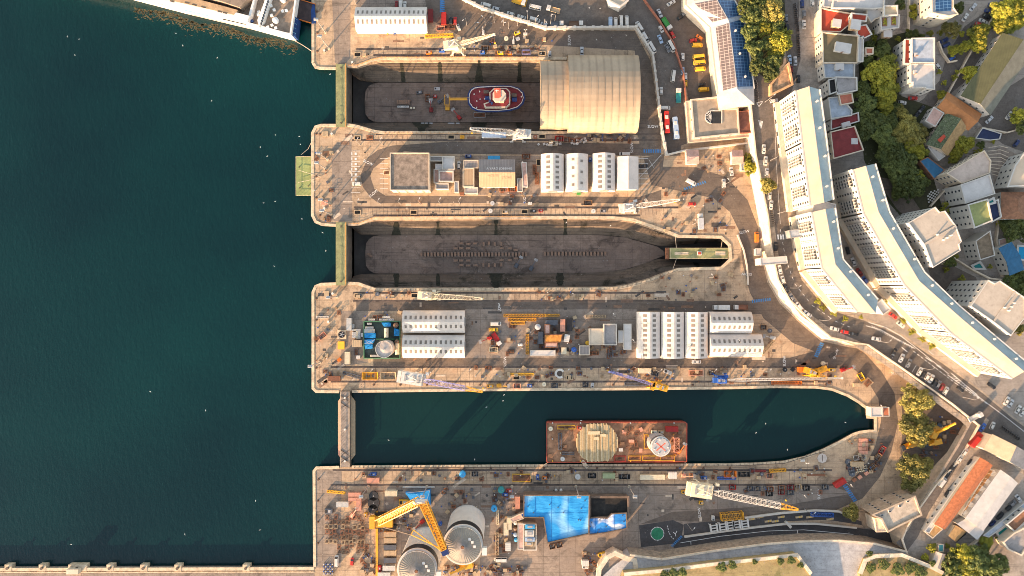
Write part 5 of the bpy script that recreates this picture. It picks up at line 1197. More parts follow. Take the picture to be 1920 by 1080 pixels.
REDS = (('big red flat roof with a grey box stair house', [(-89, 66), (150, 112), (140, 185), (62, 250), (-89, 246)], REDR), ('small red flat roof stepping down beside white houses', [(150, 106), (268, 118), (262, 168), (150, 158)], REDR), ('red flat roof behind a white terrace wall', [(196, 205), (262, 196), (305, 270), (240, 302), (190, 270)], REDR),
  ('olive brown roofed house with a white roof box', [(-78, 255), (200, 282), (192, 490), (-72, 490)], OLIVER), ('pale blue roofed terrace house with a square well', [(-70, 494), (172, 494), (170, 606), (-58, 606)], PALEB), ('grey roofed terrace house below the pale blue one', [(26, 602), (188, 606), (190, 705), (40, 735)], GREYR),
  ('salmon roofed terrace block over the trees', [(50, 742), (150, 728), (162, 800), (66, 818)], M('salmon screed', (.48, .16, .10), .85, .15, .5, dirt=.2)), ('pale blue terrace roof with rounded plaster patches', [(-30, 765), (60, 755), (150, 860), (148, 900), (-10, 925)], PALEB), ('dark red terrace strip with washing and white tanks', [(-8, 935), (200, 880), (205, 945), (-10, 1010)], MAROON),
  ('large maroon flat roof against the sand roofed block', [(-14, 1030), (172, 985), (240, 1170), (10, 1235)], MAROON), ('white terraced house row cut by the top edge', [(10, 10), (255, -60), (410, -60), (400, 60), (320, 68), (0, 62)], WHITER), ('white house with two roof gardens above the alley', [(375, 130), (520, 118), (515, 215), (380, 235)], WHITER), ('white stepped house with blank terraces at the top edge', [(268, 62), (402, 58), (398, 128), (330, 150), (300, 176), (268, 122)], WHITER), ('beige roofed house wing behind the roof gardens', [(404, 50), (505, 46), (505, 116), (404, 124)], TANR), ('narrow white terraces stepping down beside the olive brown roof', [(206, 290), (240, 286), (236, 480), (200, 480)], WHITER), ('small salmon roofed annex in the shrubs by the olive brown roof', [(258, 376), (316, 376), (314, 422), (260, 424)], M('salmon screed', (.48, .16, .10))), ('white house with a long blank roof at the top left of the lane', [(-60, -40), (8, -50), (12, 62), (-70, 56)], WHITER), ('dark roofed house with a black terrace', [(-30, 625), (22, 612), (36, 715), (-20, 735)], M('black roof felt', (.02, .019, .018))))
for k, (l, p, rm) in enumerate(REDS):
 flat('terraced_house', l, 'house', p, 15. + (k * 7 % 4), ZP, LIMEW if k % 3 else CREAM, rm, .7, .5, wins=((0, 2, 3), 3.4))
def roofbox(x, y, w_, d_, z, label, c='white', h=2.2, rot=0):
 q = W(x, y, z + h); t = thing('roof_hut', label, 'roof hut', (q.x, q.y, z + .02), R(rot)); MB().box(0, 0, 0, U(w_), U(d_), h).build('wall', paint(c, .8), t, False); MB().box(0, 0, h, U(w_) + .3, U(d_) + .3, .16).build('roof', WHITER, t, False); MB().box(0, -U(d_) / 2, .1, .9, .1, 1.9).build('door', BROWNT, t, False)
for a in ((87, 370, 112, 66, 19., 'white slab roof box on the olive brown roof', 'white', 1.6, -10), (38, 180, 60, 55, 15., 'grey box stair house on the big red roof', 'tan', 2.4, -8), (185, 190, 70, 70, 17, 'pinkish stair house between two red roofs', 'tan', 2.6, -8), (60, 520, 60, 46, 15, 'white walled well head on the pale blue roof', 'white', 1.5), (110, 970, 60, 34, 15, 'white water tank on the dark red terrace', 'white', 1.2, 15), (175, 1100, 44, 40, 16, 'dark red stair hut on the maroon roof', 'dark_red', 2.), (652, 560, 26, 24, 20, 'little plaster vent box on the white stepped roof', 'cream', 1.2), (655, 425, 26, 22, 21, 'small roof hatch box on the pale roof', 'slate', .8), (435, 262, 60, 50, 12, 'brown hut below the roof garden house', 'tan', 2.6)):
 roofbox(*a)
for x, y, c in ((420, 165, 'green'), (490, 158, 'green')):
 q = W(x, y, 17.2); t = thing('roof_garden', 'green roof garden bed, ' + ('left' if x < 450 else 'right') + ' one on white house', 'roof garden', (q.x, q.y, 16)); MB().box(0, 0, .02, 2.2, 4., .4).build('planter', BROWNT, t, False); mo('plants', CROWN[('bush', 0)], t, Matrix.Translation((0, 0, .3)) @ Matrix.Diagonal((1., 1.8, .7, 1)))
gable('warehouse', 'long green roofed warehouse on the slope with white gable', 'warehouse', [(1010, 745), (1330, 262), (1560, 400), (1232, 890)], 15., 3.2, ZP, LIMEW, GREENR, wins=((0, 3), 4.), roof2=M('grey green roof', (.17, .165, .13), .85, .15, .3, dirt=.3))
gable('house', 'house with broad orange tiled roof beside the green warehouse', 'house', [(900, 722), (1160, 890), (1060, 1010), (826, 834)], 13., 2., ZP, CREAM, TERRO, wins=((3,), 3.4), roof2=TERRO)
flat('house', 'pink roofed house with red awning next to orange tiles', 'house', [(790, 836), (868, 882), (802, 985), (726, 942)], 13., ZP, LIMEW, M('pink screed', (.5, .32, .26)), .4, wins=((3,), 3))
fr(*B1)
gable('house', 'house with patched green and straw coloured roof and red awnings', 'house', [(383, 345), (565, 68), (742, 190), (572, 445)], 13., 3., ZP, CREAM, M('patched green roof', (.08, .10, .05), .85, .4, .8, dirt=.7, dirtc=(.4, .38, .3)), wins=((3, 0), 3.2), roof2=M('straw roof', (.38, .24, .11), .9, .2, .6, dirt=.3, stripes=('X', .5, .3)))
flat('awning', 'red awning on the patched green roof', 'awning', [(480, 305), (540, 255), (558, 275), (510, 330)], 16., 15.6, REDR, REDR, 0)
flat('house', 'low white walled annex below the patched green roof', 'house', [(392, 372), (430, 362), (545, 455), (490, 495)], 12., ZP, LIMEW, WHITER, .4)
flat('lean_to', 'blue sheeted lean-to roof under the trees', 'lean-to', [(320, 500), (390, 466), (545, 582), (450, 665)], 12., ZP, BROWNT, TEALR, .1)
flat('house', 'pale house with long tan roof above the striped courtyard', 'house', [(565, 615), (905, 408), (965, 500), (955, 610), (700, 705)], 20., ZP, CREAM, M('pale pink roof', (.50, .40, .33), .85, .12, .3, dirt=.25), .6, wins=((0, 4), 3.2))
flat('house', 'white house with big blank white roof and portholed side', 'house', [(690, 722), (955, 628), (1002, 800), (735, 890)], 22., ZP, LIMEW, WHITER, .5, wins=((3, 2), 3.))
flat('carport', 'navy blue carport roof in a white curved wall', 'carport', [(830, 290), (892, 196), (1062, 250), (1048, 298), (960, 308)], 11., ZP, LIMEW, M('navy sheet', (.015, .025, .07), .5, .2, .5, dirt=.1), .4)
flat('house', 'white curved house cut by the right edge of the photo', 'house', [(1120, 735), (1192, 540), (1276, 425), (1420, 420), (1420, 720)], 18., ZP, LIMEW, SANDR, .7, .7, wins=((0, 1), 3.5))
gable('house', 'house with dark brown tiled roof at the right edge', 'house', [(1072, 1035), (1072, 785), (1300, 785), (1300, 1035)], 15., 2.2, ZP, LIMEW, BROWNT, .3, wins=((0, 3), 3.2))
fr(*B2)
flat('house', 'white flats with green terraces and window rows', 'flats', [(640, 18), (790, -25), (825, 140), (690, 196)], 24., ZP, LIMEW, M('green screed', (.26, .28, .11), .85, .15, .4, dirt=.25), .7, .6, wins=((3, 2), 3.))
flat('house', 'white house with striped brown pergola roof', 'house', [(700, 300), (810, 222), (846, 410), (735, 445)], 18., ZP, LIMEW, M('pergola slats', (.24, .18, .12), .9, .3, .5, stripes=('X', 1.6, .9)), .6, wins=((3, 2), 3.))
gable('house', 'house with bright blue gabled roof beside a swimming pool', 'house', [(888, 358), (980, 312), (1072, 520), (970, 562)], 15., 1.6, ZP, LIMEW, TEALR, wins=((3,), 3.2))
flat('pool_deck', 'navy roof deck with loungers behind the green terraces', 'deck', [(790, 10), (870, -20), (895, 110), (825, 150)], 20., ZP, LIMEW, M('navy sheet', (.015, .025, .07)), .8, .6)
POOL = water_mat('pool water', (.01, .22, .42), (.02, .30, .50), .1); POOLG = water_mat('green pool water', (.01, .16, .16), (.02, .22, .20), .1)
def pool(l, pts, z, m_):
 P = WL(pts, z); c = cen(P); t = thing('swimming_pool', l, 'pool', (c.x, c.y, z)); MB().sheet(ccw([(p.x, p.y) for p in P]), z + .06).build('water', m_, t); MB().path([(p.x, p.y, z + .02) for p in P], 1., .35, True).build('pool_edge', LIMEW, t)
pool('bright blue swimming pool at the right edge beside the blue roof', [(1030, 335), (1095, 340), (1095, 450), (1022, 440)], 9., POOL); pool('small teal plunge pool in a pointed white terrace', [(672, 490), (735, 462), (772, 515), (690, 516)], 9., POOLG)
pool('square teal pool on a roof terrace by the stone courtyard', [(935, 0), (0, 0)] and [(790, -10), (840, -35), (852, 0), (800, 16)], 20.9, POOLG)
flat('garden_terrace', 'brown round garden terrace above the blue roof', 'terrace', [(880, 290), (960, 268), (985, 300), (890, 350)], 10., ZP, LIMEW, M('pink screed', (.5, .32, .26)), .5)
fr(*D5)
gable('barrack', 'long terracotta tiled building parallel to the street', 'barrack', [(332, 642), (712, 88), (808, 150), (412, 682)], 13., 1.4, ZP, CREAM, TERRA, roof2=TERRA)
flat('front_range', 'narrow white range along the terracotta building and street', 'range', [(240, 700), (640, 140), (700, 78), (716, 92), (330, 640), (275, 715)], 11., ZP, LIMEW, WHITER, .5, wins=((0,), 4.))
flat('terrace_range', 'orange brown terrace with small white pergolas', 'terrace', [(545, 560), (780, 170), (868, 205), (600, 590)], 10.5, ZP, LIMEW, M('ochre deck', (.42, .22, .09), .9, .2, .4, dirt=.3), .5)
for x, y in ((585, 548), (632, 478), (680, 412), (728, 345), (772, 285), (820, 215)):
 q = W(x, y, 12.5); t = thing('pergola', 'small white slatted pergola on the orange brown terrace', 'pergola', (q.x, q.y, 10.52), R(-35)); m = MB()
 for k in range(5): m.box(-.9 + .45 * k, 0, 2.2, .16, 2.4, .16)
 m.build('slats', FRAMEW, t, False)
 for a in (1, -1):
  for b in (1, -1): MB().box(a * .9, b * 1., 0, .14, .14, 2.2).build('post', FRAMEW, t, False)
gable('hall', 'long white roofed hall beside the orange brown terrace', 'hall', [(592, 592), (882, 190), (1020, 298), (735, 692)], 14., 1.4, ZP, LIMEW, WHITER, roof2=WHITER, wins=((2, 3), 4.))
gable('hall', 'cross end of the white roofed hall', 'hall', [(520, 640), (600, 598), (738, 700), (685, 768)], 12., 1., ZP, LIMEW, WHITER)
flat('shed', 'brown ribbed roof at the foot of the terracotta building', 'shed', [(240, 705), (330, 645), (392, 685), (310, 760)], 10.5, ZP, CREAM, M('straw roof', (1, 1, 1)), .1)
gable('shed', 'tan tiled shed with motorbikes parked below', 'shed', [(450, 742), (505, 660), (585, 705), (505, 785)], 11., .8, ZP, CREAM, M('straw roof', (1, 1, 1)))
gable('house', 'stone hut with weathered pale roof by the palm garden', 'house', [(305, 985), (345, 880), (412, 900), (375, 1018)], 12., .8, ZP, CREAM, M('pale pink roof', (1, 1, 1)))
gable('house', 'low house with dull red roof in the bottom trees', 'house', [(412, 1010), (440, 950), (592, 1040), (570, 1095)], 12., .8, ZP, CREAM, M('dull red roof', (.33, .09, .06), .9, .25, .5, dirt=.4))
gable('house', 'large house with sunlit tan slope and grey slope at right edge', 'house', [(740, 5), (815, -110), (1130, 60), (1100, 190)], 15., 3., ZP, CREAM, M('tan roof sheet', (1, 1, 1)), roof2=GREYR, wins=((3,), 4))
flat('house', 'house with brown roof terraces by the green pool', 'house', [(930, 640), (1085, 510), (1110, 600), (1000, 705)], 13., ZP, LIMEW, BROWNT, .7, .6, wins=((3, 0), 3.5))
flat('house', 'house with rounded grey roof at the bottom right corner', 'house', [(900, 790), (990, 715), (1100, 660), (1100, 830), (1050, 900), (940, 850)], 14., ZP, CREAM, GREYR, .8, .7)
flat('wall_range', 'long pale blue topped garden wall range beside parked cars', 'range', [(735, 735), (1090, 455), (1100, 520), (780, 750)], 10.5, ZP, LIMEW, PALEB, .4)
pool('green pool in the terrace of the house at bottom right', [(845, 712), (925, 652), (962, 695), (890, 775)], 9.2, POOLG)
flat('kiosk', 'little turquoise roofed kiosk beside the palm garden', 'kiosk', [(358, 815), (400, 815), (398, 875), (360, 875)], 10.5, ZP, CREAM, M('turquoise sheet', (.08, .30, .30), .7), .1)
# trees
def wood(frame, data, z=ZP):
 fr(*frame)
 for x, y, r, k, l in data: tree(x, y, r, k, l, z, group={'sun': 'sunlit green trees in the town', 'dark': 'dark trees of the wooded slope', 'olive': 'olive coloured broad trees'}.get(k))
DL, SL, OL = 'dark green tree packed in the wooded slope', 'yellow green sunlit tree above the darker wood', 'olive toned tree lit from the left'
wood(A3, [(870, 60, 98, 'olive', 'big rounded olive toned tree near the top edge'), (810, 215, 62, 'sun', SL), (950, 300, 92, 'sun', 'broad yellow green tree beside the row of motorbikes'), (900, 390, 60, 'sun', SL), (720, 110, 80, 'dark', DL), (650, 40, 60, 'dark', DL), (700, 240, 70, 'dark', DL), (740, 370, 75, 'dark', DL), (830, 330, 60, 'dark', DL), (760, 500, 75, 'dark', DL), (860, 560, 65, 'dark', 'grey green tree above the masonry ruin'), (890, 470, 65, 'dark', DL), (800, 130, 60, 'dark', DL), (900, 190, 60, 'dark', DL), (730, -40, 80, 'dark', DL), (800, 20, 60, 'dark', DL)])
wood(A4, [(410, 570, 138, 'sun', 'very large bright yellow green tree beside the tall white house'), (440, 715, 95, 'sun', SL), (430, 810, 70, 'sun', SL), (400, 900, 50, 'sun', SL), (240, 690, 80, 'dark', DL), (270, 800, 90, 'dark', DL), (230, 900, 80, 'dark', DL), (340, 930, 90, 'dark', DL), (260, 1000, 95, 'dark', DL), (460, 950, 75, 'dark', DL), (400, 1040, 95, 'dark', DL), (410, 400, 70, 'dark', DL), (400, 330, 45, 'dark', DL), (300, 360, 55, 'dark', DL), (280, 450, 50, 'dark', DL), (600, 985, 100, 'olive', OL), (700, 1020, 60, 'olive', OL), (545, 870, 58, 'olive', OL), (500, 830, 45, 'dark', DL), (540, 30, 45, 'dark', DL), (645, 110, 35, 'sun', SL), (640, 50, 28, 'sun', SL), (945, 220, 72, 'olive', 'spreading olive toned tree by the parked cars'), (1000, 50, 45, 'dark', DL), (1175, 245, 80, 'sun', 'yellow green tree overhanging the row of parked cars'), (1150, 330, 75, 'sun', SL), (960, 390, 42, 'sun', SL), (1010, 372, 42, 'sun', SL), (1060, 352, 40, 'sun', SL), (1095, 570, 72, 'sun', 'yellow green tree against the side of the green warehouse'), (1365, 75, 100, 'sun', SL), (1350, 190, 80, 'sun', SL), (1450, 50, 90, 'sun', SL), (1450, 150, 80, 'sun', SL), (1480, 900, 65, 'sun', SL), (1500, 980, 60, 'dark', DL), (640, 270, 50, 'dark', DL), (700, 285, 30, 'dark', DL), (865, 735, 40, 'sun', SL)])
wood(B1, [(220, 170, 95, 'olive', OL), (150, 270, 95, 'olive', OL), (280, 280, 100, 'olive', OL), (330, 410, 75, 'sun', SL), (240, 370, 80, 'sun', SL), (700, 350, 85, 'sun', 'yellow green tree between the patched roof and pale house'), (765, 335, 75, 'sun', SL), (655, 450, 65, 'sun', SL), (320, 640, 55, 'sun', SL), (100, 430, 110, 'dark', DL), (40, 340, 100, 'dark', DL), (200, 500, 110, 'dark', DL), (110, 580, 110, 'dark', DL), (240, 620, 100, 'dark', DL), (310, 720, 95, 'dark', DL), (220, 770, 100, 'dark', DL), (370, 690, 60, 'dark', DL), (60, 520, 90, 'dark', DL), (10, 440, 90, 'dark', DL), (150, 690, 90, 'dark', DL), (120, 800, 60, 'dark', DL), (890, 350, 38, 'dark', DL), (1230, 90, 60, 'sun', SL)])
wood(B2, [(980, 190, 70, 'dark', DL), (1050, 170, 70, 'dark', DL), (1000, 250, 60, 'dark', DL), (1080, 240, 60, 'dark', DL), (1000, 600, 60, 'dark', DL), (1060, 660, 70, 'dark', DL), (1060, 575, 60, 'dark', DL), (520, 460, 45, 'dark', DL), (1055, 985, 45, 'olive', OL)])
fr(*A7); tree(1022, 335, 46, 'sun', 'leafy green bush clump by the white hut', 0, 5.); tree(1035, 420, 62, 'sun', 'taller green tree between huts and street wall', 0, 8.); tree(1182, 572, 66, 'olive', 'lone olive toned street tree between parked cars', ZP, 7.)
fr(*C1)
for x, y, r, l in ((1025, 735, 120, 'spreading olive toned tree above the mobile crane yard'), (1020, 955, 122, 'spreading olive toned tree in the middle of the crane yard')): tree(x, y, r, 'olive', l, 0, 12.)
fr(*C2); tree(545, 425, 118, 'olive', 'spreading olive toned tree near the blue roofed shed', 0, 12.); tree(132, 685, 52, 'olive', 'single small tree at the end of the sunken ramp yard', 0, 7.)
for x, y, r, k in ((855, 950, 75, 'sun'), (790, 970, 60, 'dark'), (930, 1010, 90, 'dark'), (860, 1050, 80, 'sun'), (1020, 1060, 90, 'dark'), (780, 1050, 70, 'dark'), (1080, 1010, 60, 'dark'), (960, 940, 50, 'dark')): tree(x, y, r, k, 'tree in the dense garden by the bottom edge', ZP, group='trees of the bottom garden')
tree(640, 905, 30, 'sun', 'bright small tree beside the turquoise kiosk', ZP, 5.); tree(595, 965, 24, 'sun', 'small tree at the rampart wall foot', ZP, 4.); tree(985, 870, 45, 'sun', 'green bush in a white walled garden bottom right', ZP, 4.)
fr(*C1)
for x, y, r in ((288, 20, 24), (326, 66, 24), (405, 105, 24), (485, 147, 22), (905, 160, 22), (968, 240, 26), (1042, 292, 28), (1115, 340, 28), (785, 15, 20), (600, 132, 16)):
 tree(x, y, r, 'bush', 'clipped round street bush in front of the white blocks', ZP, 2.6, 'clipped street bushes', 'street_bush', 'bush')
fr(*C3)
for x, y, r in ((510, 1010, 55), (600, 990, 50), (790, 965, 30), (100, 1065, 60), (180, 1050, 50), (30, 1070, 50), (1010, 960, 40), (1100, 950, 45), (1180, 990, 35)): tree(x, y, r * .8, 'dark', 'low scrub bush on the dry grass bank', 13.7, 2., 'scrub bushes on the grass bank', 'scrub_bush', 'bush')
fr(*C2)
for x, y, r in ((240, 940, 26), (330, 1010, 45), (420, 1040, 50), (500, 1030, 50), (560, 1060, 50), (250, 1030, 40), (640, 1000, 24)): tree(x, y, r * .85, 'dark', 'low scrub bush on the grass bank by the gatehouse', 11.4, 2., 'scrub bushes on the gatehouse bank', 'scrub_bush', 'bush')
# garden walls, steps and shrubs that fill the lanes between the houses
for f, l, pts in ((A4, 'stone lane wall below the long green warehouse', [(800, 900), (1090, 370), (1300, 60)]), (A4, 'cream garden wall beside the sunlit big tree', [(350, 480), (370, 310), (390, 240)]), (A4, 'white alley wall between the top houses', [(590, 0), (585, 280)]), (A4, 'low wall round the two dark blue cars', [(815, 330), (850, 420), (900, 490), (960, 480)]), (B1, 'curving cream wall above the striped courtyard', [(870, 200), (1100, 245), (1190, 220), (1240, 150)]), (B1, 'white stepped wall beside the checkered terrace', [(400, 920), (560, 740), (600, 690)]), (B2, 'grey garden wall winding to the plunge pool', [(430, 480), (520, 430), (660, 520), (800, 590), (890, 600)]), (B2, 'white lane wall behind the striped pergola house', [(880, 60), (850, 300), (900, 580)]), (D5, 'stone lane wall at the foot of the garden trees', [(430, 880), (560, 860), (720, 740)])):
 fr(*f); wall(l, pts, .5, 1.6, STONEW, ZP, 'garden_wall')
fr(*B1); m = MB()
for i in range(7):
 for j in range(7):
  if (i + j) % 2 == 0 and abs(i + j - 6) < 5: x, y = 380 + i * 16 + j * 2, 790 + j * 14 - i * 5; m.face([(p.x, p.y, ZP + .06) for p in WL([(x, y), (x + 14, y - 4), (x + 16, y + 9), (x + 2, y + 13)], ZP)])
o = m.build('checkered_paving', FRAMEW); o['kind'] = 'structure'
for i in range(9):
 a = 940 + i * 5; o = MB().path([(p.x, p.y, ZP + .03) for p in WL([(a, 380 + i * 30), (a + 110, 360 + i * 36), (a + 190, 380 + i * 44)], ZP)], .3, .06).build('courtyard_step', STONEW); o['kind'] = 'structure'
for f, l in ((A4, [(600, 250, 26), (520, 300, 22), (330, 300, 30), (840, 560, 22), (770, 260, 26), (850, 250, 24), (960, 600, 24), (880, 640, 22), (980, 560, 20), (330, 260, 26), (1010, 260, 26)]), (B1, [(840, 420, 26), (560, 900, 30), (530, 950, 26), (610, 500, 26), (880, 400, 24), (1000, 320, 20)]), (B2, [(470, 120, 26), (500, 60, 26), (560, 420, 20), (480, 520, 24), (600, 590, 26), (900, 160, 30), (940, 140, 30), (820, 500, 20)]), (D5, [(780, 800, 26), (440, 830, 22), (870, 770, 24)])):
 fr(*f)
 for x, y, r in l: tree(x, y, r, 'bush', 'small garden shrub in the lanes between the houses', ZP, 2.4, 'garden shrubs', 'garden_shrub', 'shrub')
# ------------------------------------------------------------------ vehicles
NM = dict(hatchback='hatchback', saloon='saloon car', estate='estate car', van='van', minibus='minibus', bus='bus', lorry='box lorry', flatbed='flatbed lorry', motorbike='motorbike')
def cars(frame, place_, rows, z=0.):
 fr(*frame)
 for r in rows:
  x, y, h, c, k = r[:5]
  vehicle(x, y, h, c, k, (r[5] if len(r) > 5 else '%s %s %s' % (c.replace('_', ' '), NM[k], place_)), z, 'vehicles ' + place_)
H_, S_, E_, V_, MB_ = 'hatchback', 'saloon', 'estate', 'van', 'minibus'
cars(A1, 'parked beside the top arched shed', [(762, 34, 90, 'dark_red', H_), (794, 30, 90, 'white', V_), (826, 38, 90, 'white', H_), (1185, 162, 90, 'black', H_), (1219, 160, 90, 'red', H_)])
cars(D6, 'parked outside the white boundary wall', [(545, 55, 163, 'white', V_), (662, 92, 163, 'silver', H_), (825, 150, 163, 'white', H_), (948, 188, 163, 'white', S_), (1098, 220, -17, 'white', V_), (1205, 270, 163, 'silver', H_), (1340, 270, 0, 'grey', 'flatbed'), (1560, 268, 0, 'brown', 'flatbed')])
cars(D6, 'standing on the public road near the warehouse corner', [(1100, 82, 167, 'white', MB_), (1305, 108, 165, 'tan', 'flatbed'), (915, 18, -18, 'yellow', 'flatbed'), (985, 28, 75, 'gold', H_)])
cars(A2, 'parked nose-in at the road bend', [(851, 170, 90, 'pale_blue', V_), (891, 173, 90, 'white', V_), (933, 164, 90, 'white', MB_), (977, 160, 90, 'white', V_)])
cars(A2, 'parked along the wall below the road bend', [(1075, 203, 122, 'white', V_), (1122, 290, -60, 'white', V_), (1175, 370, -60, 'white', MB_), (1247, 706, 90, 'white', H_), (1276, 840, 0, 'white', V_)])
cars(A2, 'on the road beside the depot', [(1240, 302, -68, 'pale_blue', S_), (1297, 372, -60, 'grey', S_), (1235, 100, -65, 'silver', S_), (1246, 222, -60, 'white', H_), (1340, 590, 82, 'white', MB_), (1380, 745, 90, 'teal', 'flatbed')])
cars(A2, 'parked by the red railings', [(1288, 185, -58, 'green', 'flatbed'), (1335, 268, -58, 'red', H_), (1416, 440, 90, 'white', H_), (1437, 595, 90, 'white', H_), (1437, 645, 90, 'yellow', H_), (1415, 550, 90, 'pale_blue', H_), (1325, 360, -62, 'white', MB_), (1325, 20, 30, 'white', S_)])
cars(A2, 'in the depot yard', [(1528, 350, 0, 'yellow', V_), (1540, 440, 5, 'yellow', MB_), (1546, 485, 5, 'yellow', MB_), (1552, 535, 5, 'yellow', V_), (1580, 695, 3, 'yellow', V_), (1545, 290, 140, 'orange', H_), (1495, 312, 10, 'red', H_), (1565, 655, 10, 'black', H_), (1400, 130, 30, 'black', H_), (1430, 105, 30, 'grey', H_)])
cars(A2, 'parked against the boundary wall', [(1285, 955, 93, 'red', 'bus', 'red roofed bus parked against the boundary wall'), (1355, 1000, 96, 'pale_blue', 'bus', 'pale blue bus beside the red one')])
cars(A2, 'parked above the tan dock shelter', [(628, 397, 90, 'silver', S_)])
cars(A3, 'on the tree lined street at the top', [(1115, 188, 93, 'white', S_), (1115, 105, 93, 'grey', H_), (1003, 460, 95, 'pale_blue', S_), (1046, 472, 92, 'silver', S_), (1012, 540, 95, 'dark_red', H_), (1070, 612, 90, 'black', H_), (985, 215, 92, 'black', H_), (975, 140, 92, 'grey', H_), (1100, 28, 92, 'dark_blue', H_), (880, 782, 10, 'white', H_), (1180, 20, 92, 'white', H_)], ZP)
fr(*A3)
for i in range(15): vehicle(1046 + i * 1.6 + rnd.uniform(-3, 3), 26 + i * 15, 10, 'black', 'motorbike', 'black motorbike in the rows parked along the tree lined street', ZP, 'motorbikes in rows')
for i in range(13): vehicle(1070 + i * .6 + rnd.uniform(-3, 3), 268 + i * 14, 10, 'black', 'motorbike', 'black motorbike in the rows parked along the tree lined street', ZP, 'motorbikes in rows')
for i in range(10): vehicle(738 + i * 1.5 + rnd.uniform(-3, 3), 630 + i * 18, 10, 'black', 'motorbike', 'black motorbike in the row beside the solar roofed depot', ZP, 'motorbikes by the depot')
cars(A4, 'parked on the hill lane under the trees', [(1042, 132, 56, 'white', S_), (1105, 52, 50, 'silver', S_), (1252, 42, -20, 'dark_blue', H_), (1228, 86, -20, 'dark_blue', S_), (1212, 126, -22, 'black', H_), (1184, 165, -25, 'white', S_), (1150, 188, -22, 'red', H_), (1116, 214, -25, 'black', H_), (1102, 254, -25, 'white', H_)], ZP)
cars(A4, 'beside the tall white house', [(878, 312, 25, 'dark_blue', S_), (892, 350, 25, 'dark_blue', E_), (935, 452, 35, 'blue', H_), (828, 516, -55, 'white', H_), (635, 763, 0, 'red', S_), (553, 796, -10, 'white', H_), (700, 850, 50, 'black', S_), (655, 905, 50, 'black', H_), (500, 925, 70, 'dark_blue', H_)], ZP)
cars(A4, 'below the green warehouse', [(1230, 930, 45, 'silver', S_), (1385, 897, 52, 'white', S_)], ZP)
fr(*B1); vehicle(1215, 335, 50, 'dark_blue', H_, 'navy hatchback on the stone courtyard', ZP); vehicle(1030, 270, -10, 'dark_blue', S_, 'dark car at the end of the navy carport', ZP)
cars(A7, 'parked below the upper white facade', [(1138, 265, 88, 'white', S_), (1153, 365, 86, 'white', S_), (1163, 460, 87, 'silver', H_), (1187, 662, 85, 'white', H_), (1200, 738, 84, 'white', S_)], ZP)
for i in range(8): fr(*A7); vehicle(1208 + i * 2, 790 + i * 18, 5, 'black', 'motorbike', 'black motorbike in the kerbside row across from the white facade', ZP, 'motorbikes on the street')
cars(A7, 'on the dock yard below the huts', [(865, 455, 96, 'white', S_), (800, 556, 92, 'white', E_), (522, 546, -28, 'white', V_), (530, 730, 0, 'red', H_), (118, 410, 0, 'black', S_), (1076, 1010, 90, 'orange', V_), (598, 880, 92, 'silver', 'lorry')])
cars(A6, 'beside the smooth gabled shed', [(1527, 337, 180, 'white', V_)])
cars(A5, 'in the first marked bay on the pier', [(632, 610, 180, 'white', E_)])
cars(B3, 'parked on the curve along the wall', [(230, 340, 90, 'black', S_), (262, 522, 99, 'white', S_), (285, 600, 104, 'white', H_), (312, 668, 112, 'black', S_), (357, 740, 120, 'grey', S_), (410, 806, 130, 'white', E_), (478, 866, 145, 'silver', S_)], ZP)
cars(B3, 'on the street past the corner block', [(688, 982, 166, 'white', S_), (768, 1006, 170, 'red', H_), (838, 1023, 172, 'black', S_), (1015, 1060, 172, 'silver', S_), (1145, 880, -35, 'red', S_), (1205, 948, -38, 'white', S_)], ZP)
cars(B3, 'in the shaded alley between the white blocks', [(835, 462, 110, 'silver', S_), (882, 540, 125, 'dark_red', S_), (925, 602, 125, 'blue', H_), (790, 372, 105, 'black', H_)], ZP)
cars(C1, 'in the angled street bays', [(838, 390, 62, 'black', S_), (893, 430, 62, 'silver', S_), (945, 467, 62, 'grey', S_), (1025, 527, 60, 'white', S_), (1052, 550, 60, 'black', H_), (1080, 562, 60, 'white', H_), (1108, 580, 60, 'white', S_), (1135, 604, 60, 'black', H_), (1159, 620, 60, 'grey', H_), (1186, 640, 60, 'dark_red', H_), (1213, 665, 60, 'white', H_)], ZP)
cars(C1, 'near the end of the street', [(1480, 932, 55, 'blue', S_), (1550, 920, 62, 'white', H_), (1418, 1018, 50, 'red', 'lorry'), (1655, 740, 58, 'white', S_), (1682, 758, 58, 'silver', S_), (1737, 802, 58, 'white', S_), (1768, 822, 58, 'white', S_), (1320, 655, -38, 'black', H_), (1545, 632, -35, 'black', S_), (1420, 855, 30, 'white', 'flatbed')], ZP)
cars(C2, 'parked along the side street wall', [(845, 297, 55, 'white', H_), (812, 342, 55, 'white', S_), (766, 398, 53, 'black', S_), (732, 442, 53, 'black', H_), (700, 486, 53, 'white', V_), (880, 365, 55, 'black', H_), (735, 560, 55, 'black', H_)], ZP)
cars(C2, 'by the gatehouse', [(232, 646, 0, 'white', S_), (470, 918, -38, 'white', S_, 'white saloon car turning below the gatehouse')])
cars(C2, 'at the gatehouse turning area', [(583, 882, -63, 'white', 'bus', 'plain white bus parked upright by the garden trees'), (478, 818, 22, 'white', 'bus', 'white bus with dark roof hatches under the gatehouse wall')])
cars(D5, 'beside the pale blue topped garden wall', [(1040, 430, -55, 'silver', S_), (990, 470, 40, 'grey', H_), (960, 505, 45, 'black', H_), (885, 575, 45, 'black', S_), (865, 632, 30, 'dark_red', H_), (820, 640, 30, 'dark_blue', H_), (675, 845, 72, 'silver', S_), (745, 900, 60, 'white', H_)], ZP)
for i in range(9): fr(*C2); vehicle(1085 + i * 13, 140 + i * 9, 62, 'black', 'motorbike', 'dark motorbike in the diagonal row near the big tan roofed house', ZP, 'motorbikes near the junction')
